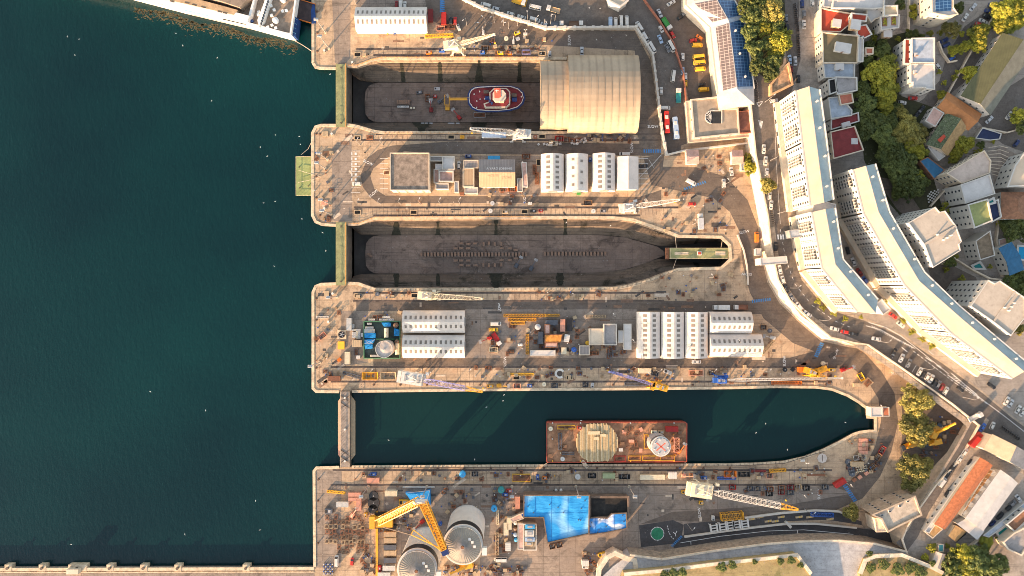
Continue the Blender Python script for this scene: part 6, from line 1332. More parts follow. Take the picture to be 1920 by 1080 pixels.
for i in range(7): fr(*D5); vehicle(520 + i * 12, 790 - i * 10, 45, 'black', 'motorbike', 'dark motorbike parked under the tan tiled shed', ZP, 'motorbikes by the tan shed')
cars(B7, 'in the middle yard', [(268, 254, 0, 'white', V_), (245, 314, 0, 'yellow', E_), (276, 408, -58, 'red', 'flatbed')])
cars(B8, 'on the road below the three arched sheds', [(790, 640, 180, 'silver', S_)])
fr(*B8); vehicle(1035, 88, 180, 'white', 'lorry', 'white box lorry parked end to end with a rusty trailer'); vehicle(1235, 86, 180, 'rust', 'flatbed', 'rusty flatbed trailer lorry behind the crosswise shed')
cars(C5, 'in the stockyard at bottom left', [(250, 940, 90, 'white', V_), (392, 950, 85, 'red', H_)])
cars(C4, 'near the tarped building', [(190, 930, 180, 'white', MB_)])
# ------------------------------------------------------------------ markings
def marks(frame, quads, mat=LINEW, z=0., dz=.034):
 fr(*frame); m = MB()
 for q in quads: m.face([(p.x, p.y, z + dz) for p in WL(q, z)])
 o = m.build('road_marking', mat); o['kind'] = 'structure'
def line(x0, y0, x1, y1, w):
 d = math.hypot(x1 - x0, y1 - y0); a, b = -(y1 - y0) / d * w / 2, (x1 - x0) / d * w / 2
 return [(x0 + a, y0 + b), (x1 + a, y1 + b), (x1 - a, y1 - b), (x0 - a, y0 - b)]
def dashes(pts, w, on, off):
 out = []
 for (x0, y0), (x1, y1) in zip(pts[:-1], pts[1:]):
  L = math.hypot(x1 - x0, y1 - y0); t = 0
  while t + on <= L: out.append(line(x0 + (x1 - x0) * t / L, y0 + (y1 - y0) * t / L, x0 + (x1 - x0) * (t + on) / L, y0 + (y1 - y0) * (t + on) / L, w)); t += on + off
 return out
def runl(pts, w): return [line(*a, *b, w) for a, b in zip(pts[:-1], pts[1:])]
marks(A5, [line(582, 310 + 47.5 * i, 665, 310 + 47.5 * i, 3.5) for i in range(9)] + [[(584, 322 + 47.5 * i), (592, 322 + 47.5 * i), (592, 348 + 47.5 * i), (584, 348 + 47.5 * i)] for i in range(6)] + [[(614, 325 + 47.5 * i), (632, 325 + 47.5 * i), (632, 345 + 47.5 * i), (614, 345 + 47.5 * i)] for i in range(6)] + [line(845, 380 + 46 * i, 922, 380 + 46 * i, 3) for i in range(7)])
marks(A6, [line(1656, 378 + 47 * i, 1744, 378 + 47 * i, 3.5) for i in range(7)])
for f, qs in ((A1, [line(1100, 86 - i * 16, 1136, 92 - i * 16, 11) for i in range(6)]), (A6, [line(1708 + i * 21, 294, 1708 + i * 21, 326, 12) for i in range(8)]), (A7, [line(462 + i * 19, 595 - i * 6.5, 474 + i * 19, 618 - i * 6.5 - 5, 10) for i in range(10)]), (B3, [line(44 + i * 17, 757 - i * 2, 46 + i * 17, 780 - i * 2, 10) for i in range(9)]), (C1, [line(256 + i * 6, 410 - i * 13, 284 + i * 6, 420 - i * 13, 9) for i in range(8)]), (C2, [line(70 + i * 8, 512 + i * 12, 92 + i * 8, 500 + i * 12, 9) for i in range(9)]), (C3, [line(84 + i * 11, 818 - i * 11, 100 + i * 11, 832 - i * 11, 9) for i in range(8)])):
 marks(f, qs, LINEB)
for f, x, y, r in ((A5, 737, 417, -25), (A5, 787, 700, 40), (A2, 530, 312, 90), (A2, 1180, 985, 0), (A6, 1595, 280, 90), (A6, 606, 742, 90), (A7, 200, 80, 0), (A7, 970, 968, 12), (B5, 1828, 566, 178), (B7, 305, 98, 90), (B7, 362, 640, 90), (C3, 1331, 390, 90), (C3, 322, 545, 95), (B8, 1680, 634, 90), (C1, 414, 400, 68), (C8, 1828, 0, 0)):
   
 fr(*f); letter('SLOW', (x, y), 1.9, LINEW, .035, None, R(r), 'road_lettering', kind='structure')
st = [(1463, 430), (1473, 485), (1490, 532), (1522, 572), (1566, 602), (1600, 616)]
marks((0, 0, 1), dashes(st, .7, 6, 6) + runl([(1452, 210), (1455, 300), (1463, 420)], .5), z=ZP, dz=.05)
marks(B3, [line(243 + i * 20, 248, 247 + i * 20, 286, 11) for i in range(3)], z=ZP, dz=.05)
w1 = [line(640 + i * 17.6 + 6, 193 + i * 8.2 - 6, 660 + i * 17.6 + 2, 193 + i * 8.2 + 16, 3.4) for i in range(20)]
marks(C1, runl([(632, 196), (740, 225), (860, 295), (985, 360)], 4) + runl([(650, 172), (770, 206), (880, 268), (990, 352)], 4) + [line(655 + i * 17.5, 182 + i * 9., 645 + i * 17.5 + 22, 205 + i * 9.2, 3.5) for i in range(1, 18)] +
      runl([(990, 352), (1230, 545)], 3) + runl([(1220, 550), (1440, 710)], 4) + runl([(1250, 540), (1440, 700)], 4) + [line(1232 + i * 17, 556 + i * 12.3, 1258 + i * 16, 552 + i * 12.3, 3.5) for i in range(1, 12)] + runl([(1440, 705), (1640, 855), (1774, 960)], 3.5) +
      dashes([(975, 380), (1290, 620), (1520, 770)], 4, 18, 16) + [line(805 + i * 55 if False else 820 + i * 48, 430 + i * 34, 850 + i * 48, 380 + i * 34, 2.5) for i in range(9)] + [line(1080 + i, 375, 1118 + i, 405, 3) for i in (0,)] + runl([(890, 352), (930, 385)], 5) + runl([(1062, 425), (1110, 455)], 5) + runl([(1140, 480), (1175, 505), (1172, 488), (1140, 480)], 4), z=ZP, dz=.05)
marks(C3, runl([(160, 800), (500, 744), (900, 700), (1200, 690), (1620, 728)], 4) + runl([(248, 785), (250, 815)], 5) + runl([(1148, 690), (1150, 725)], 5) + dashes([(52, 655), (60, 700), (80, 745), (110, 772)], 5, 14, 8) + runl([(100, 710), (118, 725), (132, 700)], 5) + runl([(118, 725), (122, 745)], 5), dz=.06)
marks(A3, [line(758 + i * 10, 935 + i * 3, 772 - 0 + i * 2, 1000, 5) for i in range(4)] + runl([(742, 800), (790, 790), (760, 830), (742, 800)], 4), z=ZP, dz=.05)
marks(A6, runl([(1660, 555), (1800, 415), (1865, 345)], 3) + runl([(1750, 390), (1800, 470)], 2))
fr(*C4); p = W(1632, 690); o = MB().cyl(p.x, p.y, .02, .05, U(56), 32).build('painted_roundel', M('green court paint', (.03, .20, .10), .8, .2, .5, dirt=.3)); o['kind'] = 'structure'
m = MB()
for k in range(28):
 a = 2 * math.pi * k / 28; m.box(p.x + U(60) * math.cos(a), p.y + U(60) * math.sin(a), .02, .35, .5, .04, a)
o = m.build('road_marking', LINEW); o['kind'] = 'structure'
# ------------------------------------------------------------------ cranes
fr(*A1); crane('cream portal crane with a raised boom above the upper dry dock', (1235, 372), (1525, 268), 11, 20, gauge=3.6, bw=1.7)
fr(*A6); crane('white lattice crane pointing left beside the tug dock', (545, 165), (112, 105), 10, 16, 'white', 'white', bw=2.6)
fr(*A6); crane('white crane with a ladder-like boom at the head of the middle dock', (1585, 832), (2030, 760), 9, 16, 'white', 'white', bw=2.4, gauge=4)
fr(*B6); crane('cream crane with a long pointed boom below the middle dock', (1125, 122), (1590, 150), 9, 15, 'cream', 'cream', bw=2.7)
fr(*B6); crane('white housed crane with a lilac boom and yellow tip over the flooded dock edge', (1030, 880), (1590, 1003), 13, 20, 'white', 'lilac', 'gold', .72, house=(11, 6), bw=2.4)
fr(*D7); crane('gold cabbed crane with a thin purple boom', (262, 312), (-66, 220), 6, 10, 'gold', 'lilac', bw=1.2, gauge=3.4, house=(5, 3.4))
fr(*D7); crane('blue crane with a low white boom along the flooded dock edge', (740, 272), (1610, 265), 8, 12, 'blue', 'white', bw=1.3, house=(4, 2.6))
fr(*C3); crane('cream housed crane with a white boom and gold tip on the lower quay', (375, 338), (1150, 518), 14, 24, 'cream', 'white', 'gold', .8, house=(11, 7), bw=2.9)
fr(*D7); crane('small gold crane at the end of the flooded dock quay', (1395, 225), (1500, 262), 5, 6, 'gold', 'gold', bw=1.4, house=(4, 3), gauge=3.4)
# the big yellow ring crane among the silos
fr(*C5); p = W(665, 585, 4); t = thing('heavy_crane', 'huge yellow folding crane between the silos, two fat lattice booms meeting at a knee', 'crane', (p.x, p.y, 0)); Y = paint('gold')
a, b, c, d = W(640, 575, 8), W(1000, 395, 33), W(1045, 395, 33), W(1240, 835, 35)
m = MB(); lattice(m, a, b, 3.1, 3.1, 14, .34); m.bar(a, b, 1.5, 1.); m.build('main_boom', Y, t); m = MB(); lattice(m, c, d, 3.4, 2.4, 16, .34); m.bar(c, d, 1.5, 1.); m.build('jib', Y, t)
m = MB(); m.rod(b + Vector((-2, 0, 0)), c + Vector((2, 0, 0)), 1.2, 12); m.build('knee_joint', FRAMEW, t)
m = MB(); m.bar(d, d + (d - c).normalized() * 2.5, 3.2, 2.2); hd = m.build('jib_head', paint('dark_blue'), t); MB().rod(d + Vector((-1.6, 0, -1.8)), d + Vector((1.6, 0, -1.8)), .8, 12).build('sheave', paint('blue'), hd)
m = MB(); e = W(935, 700, 28)
for s in (0, 9): m.bar(e + Vector((s * .12, s * .25, 0)), d + Vector((-s * .2, -.3, 0)), .35)
m.bar(e, e + Vector((1.2, 2.2, 0)), .4); m.build('jib_strut', Y, t); MB().bar(a + Vector((3, -2, 3)), e, .4).build('back_stay', RAIL, t)
for s in (1, -1): MB().box(p.x + 1.5, p.y + s * 3.2, .02, 11, 1.6, 1.8).build('crawler_track', DARK, t)
MB().box(p.x + 1, p.y, 1.8, 9, 5, 2.6).build('carbody', Y, t); MB().box(p.x - 4.6, p.y, 2., 2.6, 6, 3.2).build('counterweight', Y, t); MB().box(p.x + 4, p.y + 3.4, 2.4, 2, 1.7, 2.3).build('driver_cab', FRAMEW, t)
m = MB(); L_ = (d - c)
for k in range(11):
 if k % 4 == 3: continue
 q = c + L_ * (.24 + k * .045); q2 = q + L_.normalized() * .9; m.bar(q + Vector((-.5, -.2, 2.3)), q2 + Vector((-.2, -.1, 2.3)), .5, .12)
m.build('boom_plates', RAIL, t)
def tracked(frame, x, y, x2, y2, label, c='gold', z2=9):
 fr(*frame); p = W(x, y, 2); q = W(x2, y2, z2); t = thing('mobile_crane', label, 'crane', (p.x, p.y, 0)); d = (q - p); a = math.atan2(d.y, d.x)
 MB().box(p.x, p.y, .7, 8, 2.5, .8, a).build('carrier', paint(c), t); u = Vector((math.cos(a), math.sin(a), 0))
 MB().box(*(p - u * 1.5).xy, 1.5, 4, 2.6, 1.6, a).build('superstructure', paint(c), t); MB().box(*(p + u * 4.1).xy, .8, 1.7, 2.4, 1.6, a).build('driver_cab', GLASS, t)
 MB().bar((p.x, p.y, 3.), (p + (q - p) * .6).to_tuple()[:2] + (3 + (z2 - 3) * .6,), 1.1).build('boom', paint(c), t); MB().bar((p + (q - p) * .55).to_tuple()[:2] + (3 + (z2 - 3) * .55,), q, .8).build('boom_extension', paint(c), t)
 for k in (-2.8, -1.2, 2.2, 3.4):
  for s in (1, -1):
   w_ = p + u * k + Vector((-u.y, u.x, 0)) * s * 1.1; n = Vector((-u.y, u.x, 0)); MB().rod((w_.x - n.x * .2, w_.y - n.y * .2, .55), (w_.x + n.x * .2, w_.y + n.y * .2, .55), .55, 12).build('wheel', DARK, t)
tracked(C1, 1135, 965, 1280, 900, 'yellow mobile crane with its boom reaching up right under the trees', z2=12)
tracked(C1, 1125, 1040, 1090, 1060, 'yellow mobile crane parked below the tree with folded boom', z2=4)
tracked(C2, 500, 250, 480, 270, 'small yellow crane lorry left of the middle tree', z2=4)
tracked(D7, 1450, 210, 1400, 240, 'yellow mobile crane folded on the quay end', z2=4)
tracked(C5, 1440, 990, 1290, 1060, 'yellow mobile crane below the silo with ribs', z2=6)
tracked(A6, 0, 0, 30, 8, 'hidden', z2=4) if False else None
# ------------------------------------------------------------------ quay gear, one by one
RG = rnd
def many(frame, rows, group=None):
 fr(*frame)
 for r in rows:
  k, x, y, l = r[:4]; rot = r[4] if len(r) > 4 else 0; kw = r[5] if len(r) > 5 else {}
  put(k, x, y, l, rot, 0, group, **kw)
many(A1, [('container', 1028, 125, 'dark red container against the top arched shed', 90, dict(c='dark_red')), ('container', 1132, 150, 'red container by the crane yard', 90, dict(c='red')), ('section', 1095, 278, 'long yellow lattice section lying above the cream crane', 2, dict(c='yellow', L=14.)), ('generator', 1245, 215, 'white tilted unit beside the scaffold stack', -70, dict(c='white')), ('generator', 1115, 395, 'blue generator at the dock edge left of the cream crane', 0, dict(c='blue')), ('generator', 1015, 410, 'orange generator on the upper quay', 10, dict(c='orange')), ('pit', 455, 420, 'square kerbed pit at the corner of the upper dock', 0), ('stillage', 1135, 215, 'rusty frame stack below the red container', 0), ('stillage', 1190, 210, 'rusty frame beside the white tilted unit', 5), ('crate', 510, 425, 'crate by the corner pit', 10), ('drum', 540, 420, 'dark drum by the corner pit', 0, dict(c='black')), ('lamp', 445, 25, 'lamp post at the left end of the top arched shed', 0), ('capstan', 200, 395, 'capstan with a pale cap on the top pier', 0), ('capstan', 418, 485, 'capstan beside the upper gate', 0), ('mast', 205, 245, 'floodlight mast on the top pier near the ferry ramp', 0), ('mast', 232, 370, 'floodlight mast near the pier capstan', 0), ('drum', 690, 262, 'yellow drum in front of the top arched shed', 0, dict(c='yellow')), ('generator', 750, 250, 'blue compressor against the top arched shed', 20, dict(c='blue', w=2.))])
many(D6, [('generator', 900, 370, 'yellow compressor on the dock road', 20, dict(c='yellow')), ('tower', 990, 380, 'white light tower with red base by the yellow compressor', 0), ('tower', 517, 365, 'white light tower above the crane boom', 90), ('tower', 855, 470, 'light tower in the long shadows', 90), ('drum', 595, 495, 'blue drum casting a shade strip', 0, dict(c='blue')), ('generator', 510, 590, 'blue and white winch on the dock edge', 0, dict(c='blue', w=2.4)), ('generator', 710, 595, 'yellow winch box on the dock edge', 0, dict(c='yellow')), ('generator', 815, 600, 'small orange pump on the dock edge', 0, dict(c='orange', w=1.8)), ('stillage', 1000, 585, 'pipe stack of pale blue tubes on the dock edge', 0, dict(c='lilac', w=4.)), ('pit', 1180, 595, 'orange kerbed pit on the upper quay', 0), ('generator', 1265, 610, 'pale blue grey box next to the kerbed pit', 90, dict(c='silver')), ('crate', 905, 435, 'scrap pile of grey boards', 20, dict(c='silver')), ('reel', 775, 430, 'pale cable reel in the shadows', 0, dict(c='cream')), ('crate', 650, 520, 'tan crate on the quay', 12), ('crate', 905, 520, 'tan crate with a plank lid on the quay', 40), ('skip', 540, 545, 'low skip at the dock edge', 0, dict(c='brown')), ('lamp', 345, 8, 'lamp post inside the white boundary wall', 90), ('lamp', 1270, 285, 'yellow lit lamp post at the wall corner', 90), ('stillage', 100, 300, 'scaffold stack by the black car', 0), ('skip', 40, 320, 'skip next to the scaffold stack', 0, dict(c='salmon'))])
for x in (330, 430, 540, 640, 745, 800, 900, 1010, 1100, 1200, 1320): fr(*D6); put('lamp', x, 320 - rnd.uniform(0, 90), 'slim lamp post throwing a long shadow over the dock road', rnd.uniform(0, 360), group='lamp posts of the upper dock road')
many(A5, [('pit', 636, 185, 'yellow kerbed pit at the pier corner', 0), ('pit', 1500, 178, 'dark pit on the quay under the tug dock', 0), ('pit', 636, 872, 'dark pit by the middle dock gate', 0), ('pit', 1155, 872, 'dark pit on the quay edge of the middle dock', 0), ('crate', 1605, 180, 'orange crate on the quay under the tug dock', 0, dict(c='gold')), ('capstan', 403, 152, 'capstan with white cap on the second pier', 0), ('capstan', 335, 840, 'capstan at the foot of the second pier', 0), ('stillage', 750, 185, 'dark machinery by the pier corner pit', 0), ('bollard', 288, 150, 'bollard at the top of the second pier', 0), ('bollard', 345, 480, 'bollard with long shade in middle of the second pier', 0), ('bollard', 290, 900, 'bollard at the foot of the second pier', 0), ('crate', 340, 150, 'dark hatch crate on the second pier', 0, dict(c='tan', w=3., d=2.6, h=.5)), ('crate', 345, 330, 'brown hatch crate by the pier road', 0, dict(c='brown', w=3.2, d=2.6, h=.4)), ('crate', 330, 785, 'pink deck hatch at the foot of the second pier', 0, dict(c='salmon', w=3.6, d=2.4, h=.3)), ('mast', 360, 385, 'left floodlight mast of the second pier', 0), ('mast', 345, 470, 'floodlight mast right in the middle of the second pier', 0), ('mast', 380, 795, 'floodlight mast above the pink deck hatch', 0), ('mast', 392, 890, 'floodlight mast by the middle dock gate', 0), ('drum', 706, 322, 'black drum at the ring road', 0, dict(c='black')), ('generator', 1660, 358, 'blue compressor behind the storehouse yard', 0, dict(c='blue')), ('crate', 1600, 704, 'rusty crate at the yard corner', 0, dict(c='rust')), ('stillage', 905, 510, 'pipe trestle in the parking bays', 0, dict(c='cream'))])
for x, y in ((660, 250), (870, 250), (665, 800), (850, 795), (1035, 795), (1215, 790), (1400, 792), (1580, 790)): put('lamp', x, y, 'lamp post along the lower road of the second pier', 60, group='lamp posts of the second pier')
fr(*A5); vehicle(1572, 440, 90, 'white', 'hatchback', 'small white car in the narrow yard between workshop and storehouse')
many(A6, [('container', 325, 168, 'pale blue container behind the left pointing crane', 0, dict(c='pale_blue', L=12.2)), ('crate', 30, 182, 'orange timber crate near the lattice boom', 0, dict(c='gold')), ('reel', 705, 178, 'rusty ring reel on the quay', 0, dict(c='rust')), ('pit', 768, 172, 'kerbed pit beside the ring reel', 0), ('skip', 925, 195, 'bright red skip under the tan shelter', 0, dict(c='red')), ('skip', 985, 205, 'rust red skip beside the bright red one', 0), ('skip', 870, 240, 'cream skip on the quay road', 0, dict(c='cream')), ('tower', 845, 255, 'light tower by the pinkish shed', 0), ('container', 325, 382, 'long blue container behind the storehouse', 0, dict(c='sky')), ('generator', 85, 358, 'blue box unit behind the storehouse wing', 0, dict(c='blue', w=2.)), ('skip', 620, 360, 'rusty skip of bars beside the grey roof', 0), ('pit', 735, 412, 'dark kerbed pit beside the first arched shed', 90), ('stillage', 720, 560, 'rusty bar rack beside the first arched shed', 90, dict(c='rust', w=6.)), ('stillage', 700, 480, 'rusty rail rack beside the first arched shed', 90, dict(c='rust', w=5.)), ('crate', 1105, 698, 'green tarped crate at the shed foot', 0, dict(c='green')), ('generator', 1210, 390, 'blue unit squeezed between two arched sheds', 90, dict(c='blue', w=2.)), ('skip', 410, 662, 'red skip in front of the storehouse', 0, dict(c='salmon')), ('skip', 495, 660, 'orange red skip in front of the storehouse', 0, dict(c='orange')), ('tower', 655, 795, 'light tower with a red plate on the quay', 0), ('skip', 1190, 788, 'brown skip on the quay', 0, dict(c='brown')), ('reel', 292, 860, 'white reel above the middle dock', 0, dict(c='white')), ('generator', 430, 872, 'tan winch above the middle dock', 0, dict(c='tan')), ('pit', 608, 866, 'cream kerbed pit above the middle dock', 0), ('generator', 685, 862, 'black winch above the middle dock', 0, dict(c='black')), ('generator', 755, 860, 'red pump above the middle dock', 0, dict(c='red', w=2.)), ('reel', 1240, 862, 'white rimmed reel above the middle dock', 0, dict(c='white')), ('generator', 1330, 862, 'dark box above the middle dock', 0, dict(c='slate')), ('tank', 1090, 240, 'white ring tank in the crate row', 0, dict(c='white', r=.8, h=1.2)), ('reel', 310, 790, 'grey hose reel at the lower quay', 0, dict(c='silver'))])
for x, y, r in ((735, 248, 40), (787, 245, 30), (815, 250, 20), (907, 242, 30), (935, 242, 20), (1042, 235, 30), (1064, 242, 10), (1092, 208, 0), (1118, 222, 40), (1135, 205, 20), (1160, 195, 15), (1155, 228, 30), (1170, 215, 5)): put('tote', x, y, 'white tote scattered along the quay road under the tan shelter', r, group='totes on the quay road')
def scatter(frame, x0, y0, x1, y1, n, kinds, label, group, seed, z=0.):
 fr(*frame); r = random.Random(seed)
 for i in range(int(n * 1.12)):
  k = kinds[i % len(kinds)]; kw = k[1] if isinstance(k, tuple) else {}; kk = k[0] if isinstance(k, tuple) else k
  nm = dict(stillage='steel stillage', crate='timber crate', drum='drum', skip='skip', pallets='pallet stack', reel='cable reel', tote='tote', generator='generator')[kk]
  put(kk, r.uniform(x0, x1), r.uniform(y0, y1), '%s %s %s' % (kw.get('c', 'weathered').replace('_', ' '), nm, label), r.choice((0, 90, r.uniform(0, 180))), z, group, **kw)
MIX = ['pallets', ('stillage', dict(c='rust', w=2., d=1.4)), ('drum', dict(c='blue')), ('crate', dict(c='tan')), ('drum', dict(c='rust')), ('stillage', dict(c='slate', w=2.4)), ('drum', dict(c='white')), ('crate', dict(c='slate', w=1.4, d=1.2, h=.9))]
scatter(A6, 1040, 150, 1600, 225, 44, MIX, 'in the litter under the tan shelter', 'yard litter under the shelter', 1)
scatter(A6, 200, 650, 750, 800, 16, MIX, 'on the storehouse quay', 'storehouse quay litter', 2)
scatter(D6, 380, 440, 1300, 600, 26, MIX, 'on the upper dock quay', 'upper quay litter', 3)
scatter(A7, 250, 640, 900, 960, 30, MIX, 'on the paved head of the middle dock', 'middle dock head litter', 4)
scatter(A7, 590, 300, 860, 460, 10, MIX, 'along the hut yard wall', 'hut yard litter', 5)
scatter(B5, 1080, 560, 1700, 760, 26, MIX, 'in the dim corner below the stored caisson', 'dim corner litter', 6)
scatter(B4, 200, 790, 860, 900, 12, MIX, 'on the quay below the middle dock', 'lower middle quay litter', 7)
scatter(B5, 0, 700, 1080, 790, 20, MIX, 'on the quay below the middle dock', 'lower middle quay litter', 8)
scatter(B6, 60, 120, 320, 900, 16, MIX, 'on the third pier', 'third pier litter', 9)
scatter(B6, 500, 270, 830, 350, 10, MIX, 'behind the tank compound', 'tank compound litter', 10)
scatter(B7, 60, 690, 1680, 800, 46, MIX, 'on the rail quay above the flooded dock', 'rail quay litter', 11)
scatter(B7, 200, 200, 680, 560, 26, MIX, 'in the middle yard', 'middle yard litter', 12)
scatter(B7, 680, 180, 1200, 560, 46, MIX, 'among the middle yard stores', 'middle store litter', 13)
scatter(B7, 1220, 480, 1690, 590, 22, [('stillage', dict(c='rust', w=2., d=1.4)), 'pallets', ('stillage', dict(c='slate', w=2.4))], 'in the rack yard by the T-shaped cabin', 'rack yard litter', 14)
scatter(D7, 20, 180, 1640, 300, 52, MIX, 'on the rail quay above the flooded dock', 'rail quay litter', 15)
scatter(C8, 1400, 600, 1700, 900, 40, MIX, 'in the stockyard round the flooded dock head', 'dock head stock', 16)
scatter(C3, 0, 170, 1440, 260, 30, MIX, 'on the quay below the flooded dock', 'lower quay litter', 17)
scatter(C3, 250, 330, 1400, 400, 16, MIX, 'on the road edge of the lower quay', 'lower quay litter', 18)
scatter(C4, 0, 110, 1300, 210, 22, MIX, 'on the quay below the flooded dock', 'lower quay litter', 19)
scatter(C4, 130, 260, 340, 900, 46, MIX, 'in the dense stores beside the blue building', 'dense store litter', 20)
scatter(C4, 120, 960, 420, 1075, 30, MIX, 'in the bottom scrap yard', 'bottom scrap litter', 21)
scatter(C4, 935, 860, 1090, 1075, 24, MIX, 'in the yard beside the stone bastion', 'bastion yard litter', 22)
scatter(C5, 480, 880, 625, 1075, 20, MIX, 'beside the gold rail at the bottom', 'gold rail litter', 23)
scatter(C5, 650, 480, 980, 660, 30, MIX, 'under the yellow crane booms', 'crane foot litter', 24)
scatter(C5, 1220, 990, 1740, 1080, 46, MIX, 'in the bottom scrap yard', 'bottom scrap litter', 25)
scatter(C5, 1200, 280, 1560, 520, 22, MIX, 'beside the ribbed silo', 'silo yard litter', 26)
scatter(C5, 400, 130, 1700, 210, 18, MIX, 'on the quay below the flooded dock', 'lower quay litter', 27)
scatter(C1, 1080, 850, 1330, 1050, 26, MIX, 'in the crane yard under the street wall', 'crane yard litter', 28)
scatter(C2, 560, 210, 700, 330, 12, MIX, 'in the crane yard under the street wall', 'crane yard litter', 29)
scatter(A5, 240, 120, 400, 960, 14, MIX, 'on the second pier', 'second pier litter', 30)
many(B6, [('pit', 445, 120, 'double pit at the corner of the third pier', 0), ('pit', 965, 118, 'pit behind the long boomed cream crane', 0), ('generator', 1045, 120, 'blue winch at the tail of the cream crane', 90, dict(c='blue', w=2.4)), ('capstan', 215, 100, 'capstan on the third pier', 0), ('capstan', 175, 360, 'capstan beside the fan pit', 0), ('reel', 625, 105, 'dark ring reel on the third pier quay', 0, dict(c='slate')), ('reel', 850, 122, 'tan ring reel on the quay', 0, dict(c='tan')), ('crate', 155, 105, 'olive hatch on the third pier', 0, dict(c='tan', w=2.4, d=3., h=.4)), ('section', 120, 318, 'white round boom lying on the third pier', 0, dict(c='white', L=6., w=.9)), ('skip', 120, 490, 'red and grey skip wreck on the third pier', 40, dict(c='salmon')), ('mast', 92, 735, 'floodlight mast with white base at the lower left of the third pier', 0), ('mast', 250, 130, 'floodlight mast at the top of the third pier', 0), ('container', 232, 880, 'rusty open container at the third pier corner', 0, dict(c='rust')), ('skip', 560, 858, 'big orange sand skip on the rail quay', 0, dict(c='gold', L=8., w=3.4)), ('skip', 725, 858, 'big brown skip next to the orange one', 0, dict(c='tan', L=8., w=3.4)), ('section', 390, 850, 'slanting black truss on the rail quay', -16, dict(c='slate', L=9.)), ('crate', 275, 710, 'orange machine in the shade of the third pier', 40, dict(c='orange')), ('stillage', 430, 640, 'upright pump frame below the tank compound', 90, dict(c='slate')), ('crate', 450, 685, 'white box below the tank compound', 0, dict(c='white'))])
many(B7, [('section', 560, 170, 'longest gold lattice section at the road edge', 0, dict(c='gold', L=21.)), ('section', 535, 212, 'gold lattice section beneath the longest one', 0, dict(c='gold', L=14.)), ('section', 490, 245, 'short gold lattice section of the pile', 0, dict(c='gold', L=7.)), ('section', 845, 168, 'gold pipe end of the lattice pile', 0, dict(c='gold', L=6.5, w=1.)), ('section', 588, 460, 'upright gold beam in the middle yard', 90, dict(c='gold', L=10.)), ('section', 530, 765, 'yellow and black beam on the rail quay', 0, dict(c='yellow', L=12., w=.9)), ('section', 1540, 770, 'lilac beam slanting on the rail quay', -16, dict(c='lilac', L=11., w=1.)), ('section', 1280, 180, 'black and tan truss by the arched sheds', 0, dict(c='tan', L=10.)), ('container', 830, 240, 'black topped container among the stores', 0, dict(c='slate')), ('container', 943, 270, 'pale orange container standing upright in plan', 90, dict(c='salmon')), ('container', 1012, 265, 'black open container beside the pale orange one', 90, dict(c='black')), ('container', 722, 395, 'moss green container beside the orange rust roof', 90, dict(c='slate')), ('cabin', 985, 398, 'tilted white cabin beside the rusty roofs', 80, dict(c='white', w=3.6)), ('crate', 958, 528, 'pale plastic crate next to the long white cabin', 0, dict(c='cream', w=2.6, d=3.4)), ('tank', 1058, 515, 'blue topped tank in the middle yard', 0, dict(c='blue', r=1.3)), ('tank', 692, 285, 'silver dome tank among the stores', 0, dict(c='silver', r=1.5)), ('reel', 592, 320, 'brown cable reel in the middle yard', 0), ('lift', 205, 400, 'black and red boom lift in the lit yard corner', 200, dict(c='red')), ('skip', 243, 515, 'cream skip on the kerb of the lit yard', 0, dict(c='cream')), ('tank', 505, 468, 'white ring cask pair member', 0, dict(c='white', r=.7, h=1.)), ('tank', 527, 466, 'white ring cask beside its twin', 0, dict(c='white', r=.75, h=1.)), ('stillage', 425, 535, 'black cage at the yard corner', 0, dict(c='black')), ('tank', 1197, 448, 'yellow buoy at the office corner', 0, dict(c='yellow', r=1.1, h=1.4)), ('skip', 485, 885, 'pink skip on the flooded dock edge', 0, dict(c='salmon', L=3.6)), ('generator', 210, 885, 'gold winch frame at the flooded dock edge', 0, dict(c='gold', w=3.4)), ('lift', 300, 880, 'gold boom lift at the flooded dock edge', 0, dict(c='gold')), ('generator', 612, 880, 'blue winch at the flooded dock edge', 0, dict(c='blue', w=2.4)), ('drum', 785, 768, 'bright blue drum on the rail quay', 0, dict(c='blue')), ('generator', 1245, 875, 'pale framed pump at the flooded dock edge', 90, dict(c='silver', w=2.4)), ('skip', 1175, 870, 'grey skip at the flooded dock edge', 0, dict(c='slate', L=3.)), ('reel', 757, 868, 'tan reel at the flooded dock edge', 0, dict(c='cream')), ('skip', 863, 878, 'dark skip at the flooded dock edge', 0, dict(c='slate', L=3.4)), ('pit', 1016, 802, 'dark pit on the rail quay', 0), ('pit', 475, 803, 'dark pit near the yellow beam', 0)])
fr(*B7); q = W(915, 757); t = thing('white_chute', 'white curled ring casting on the rail quay', 'casting', (q.x, q.y, 0)); m = MB(); P = [(2. * math.cos(a), 2. * math.sin(a), .02) for a in [.5 + i * .29 for i in range(18)]]; m.path(P, 1., .8); m.build('rim', paint('white'), t, False); MB().cyl(0, 0, .01, .3, 1.4, 16).build('core', RAIL, t, False)
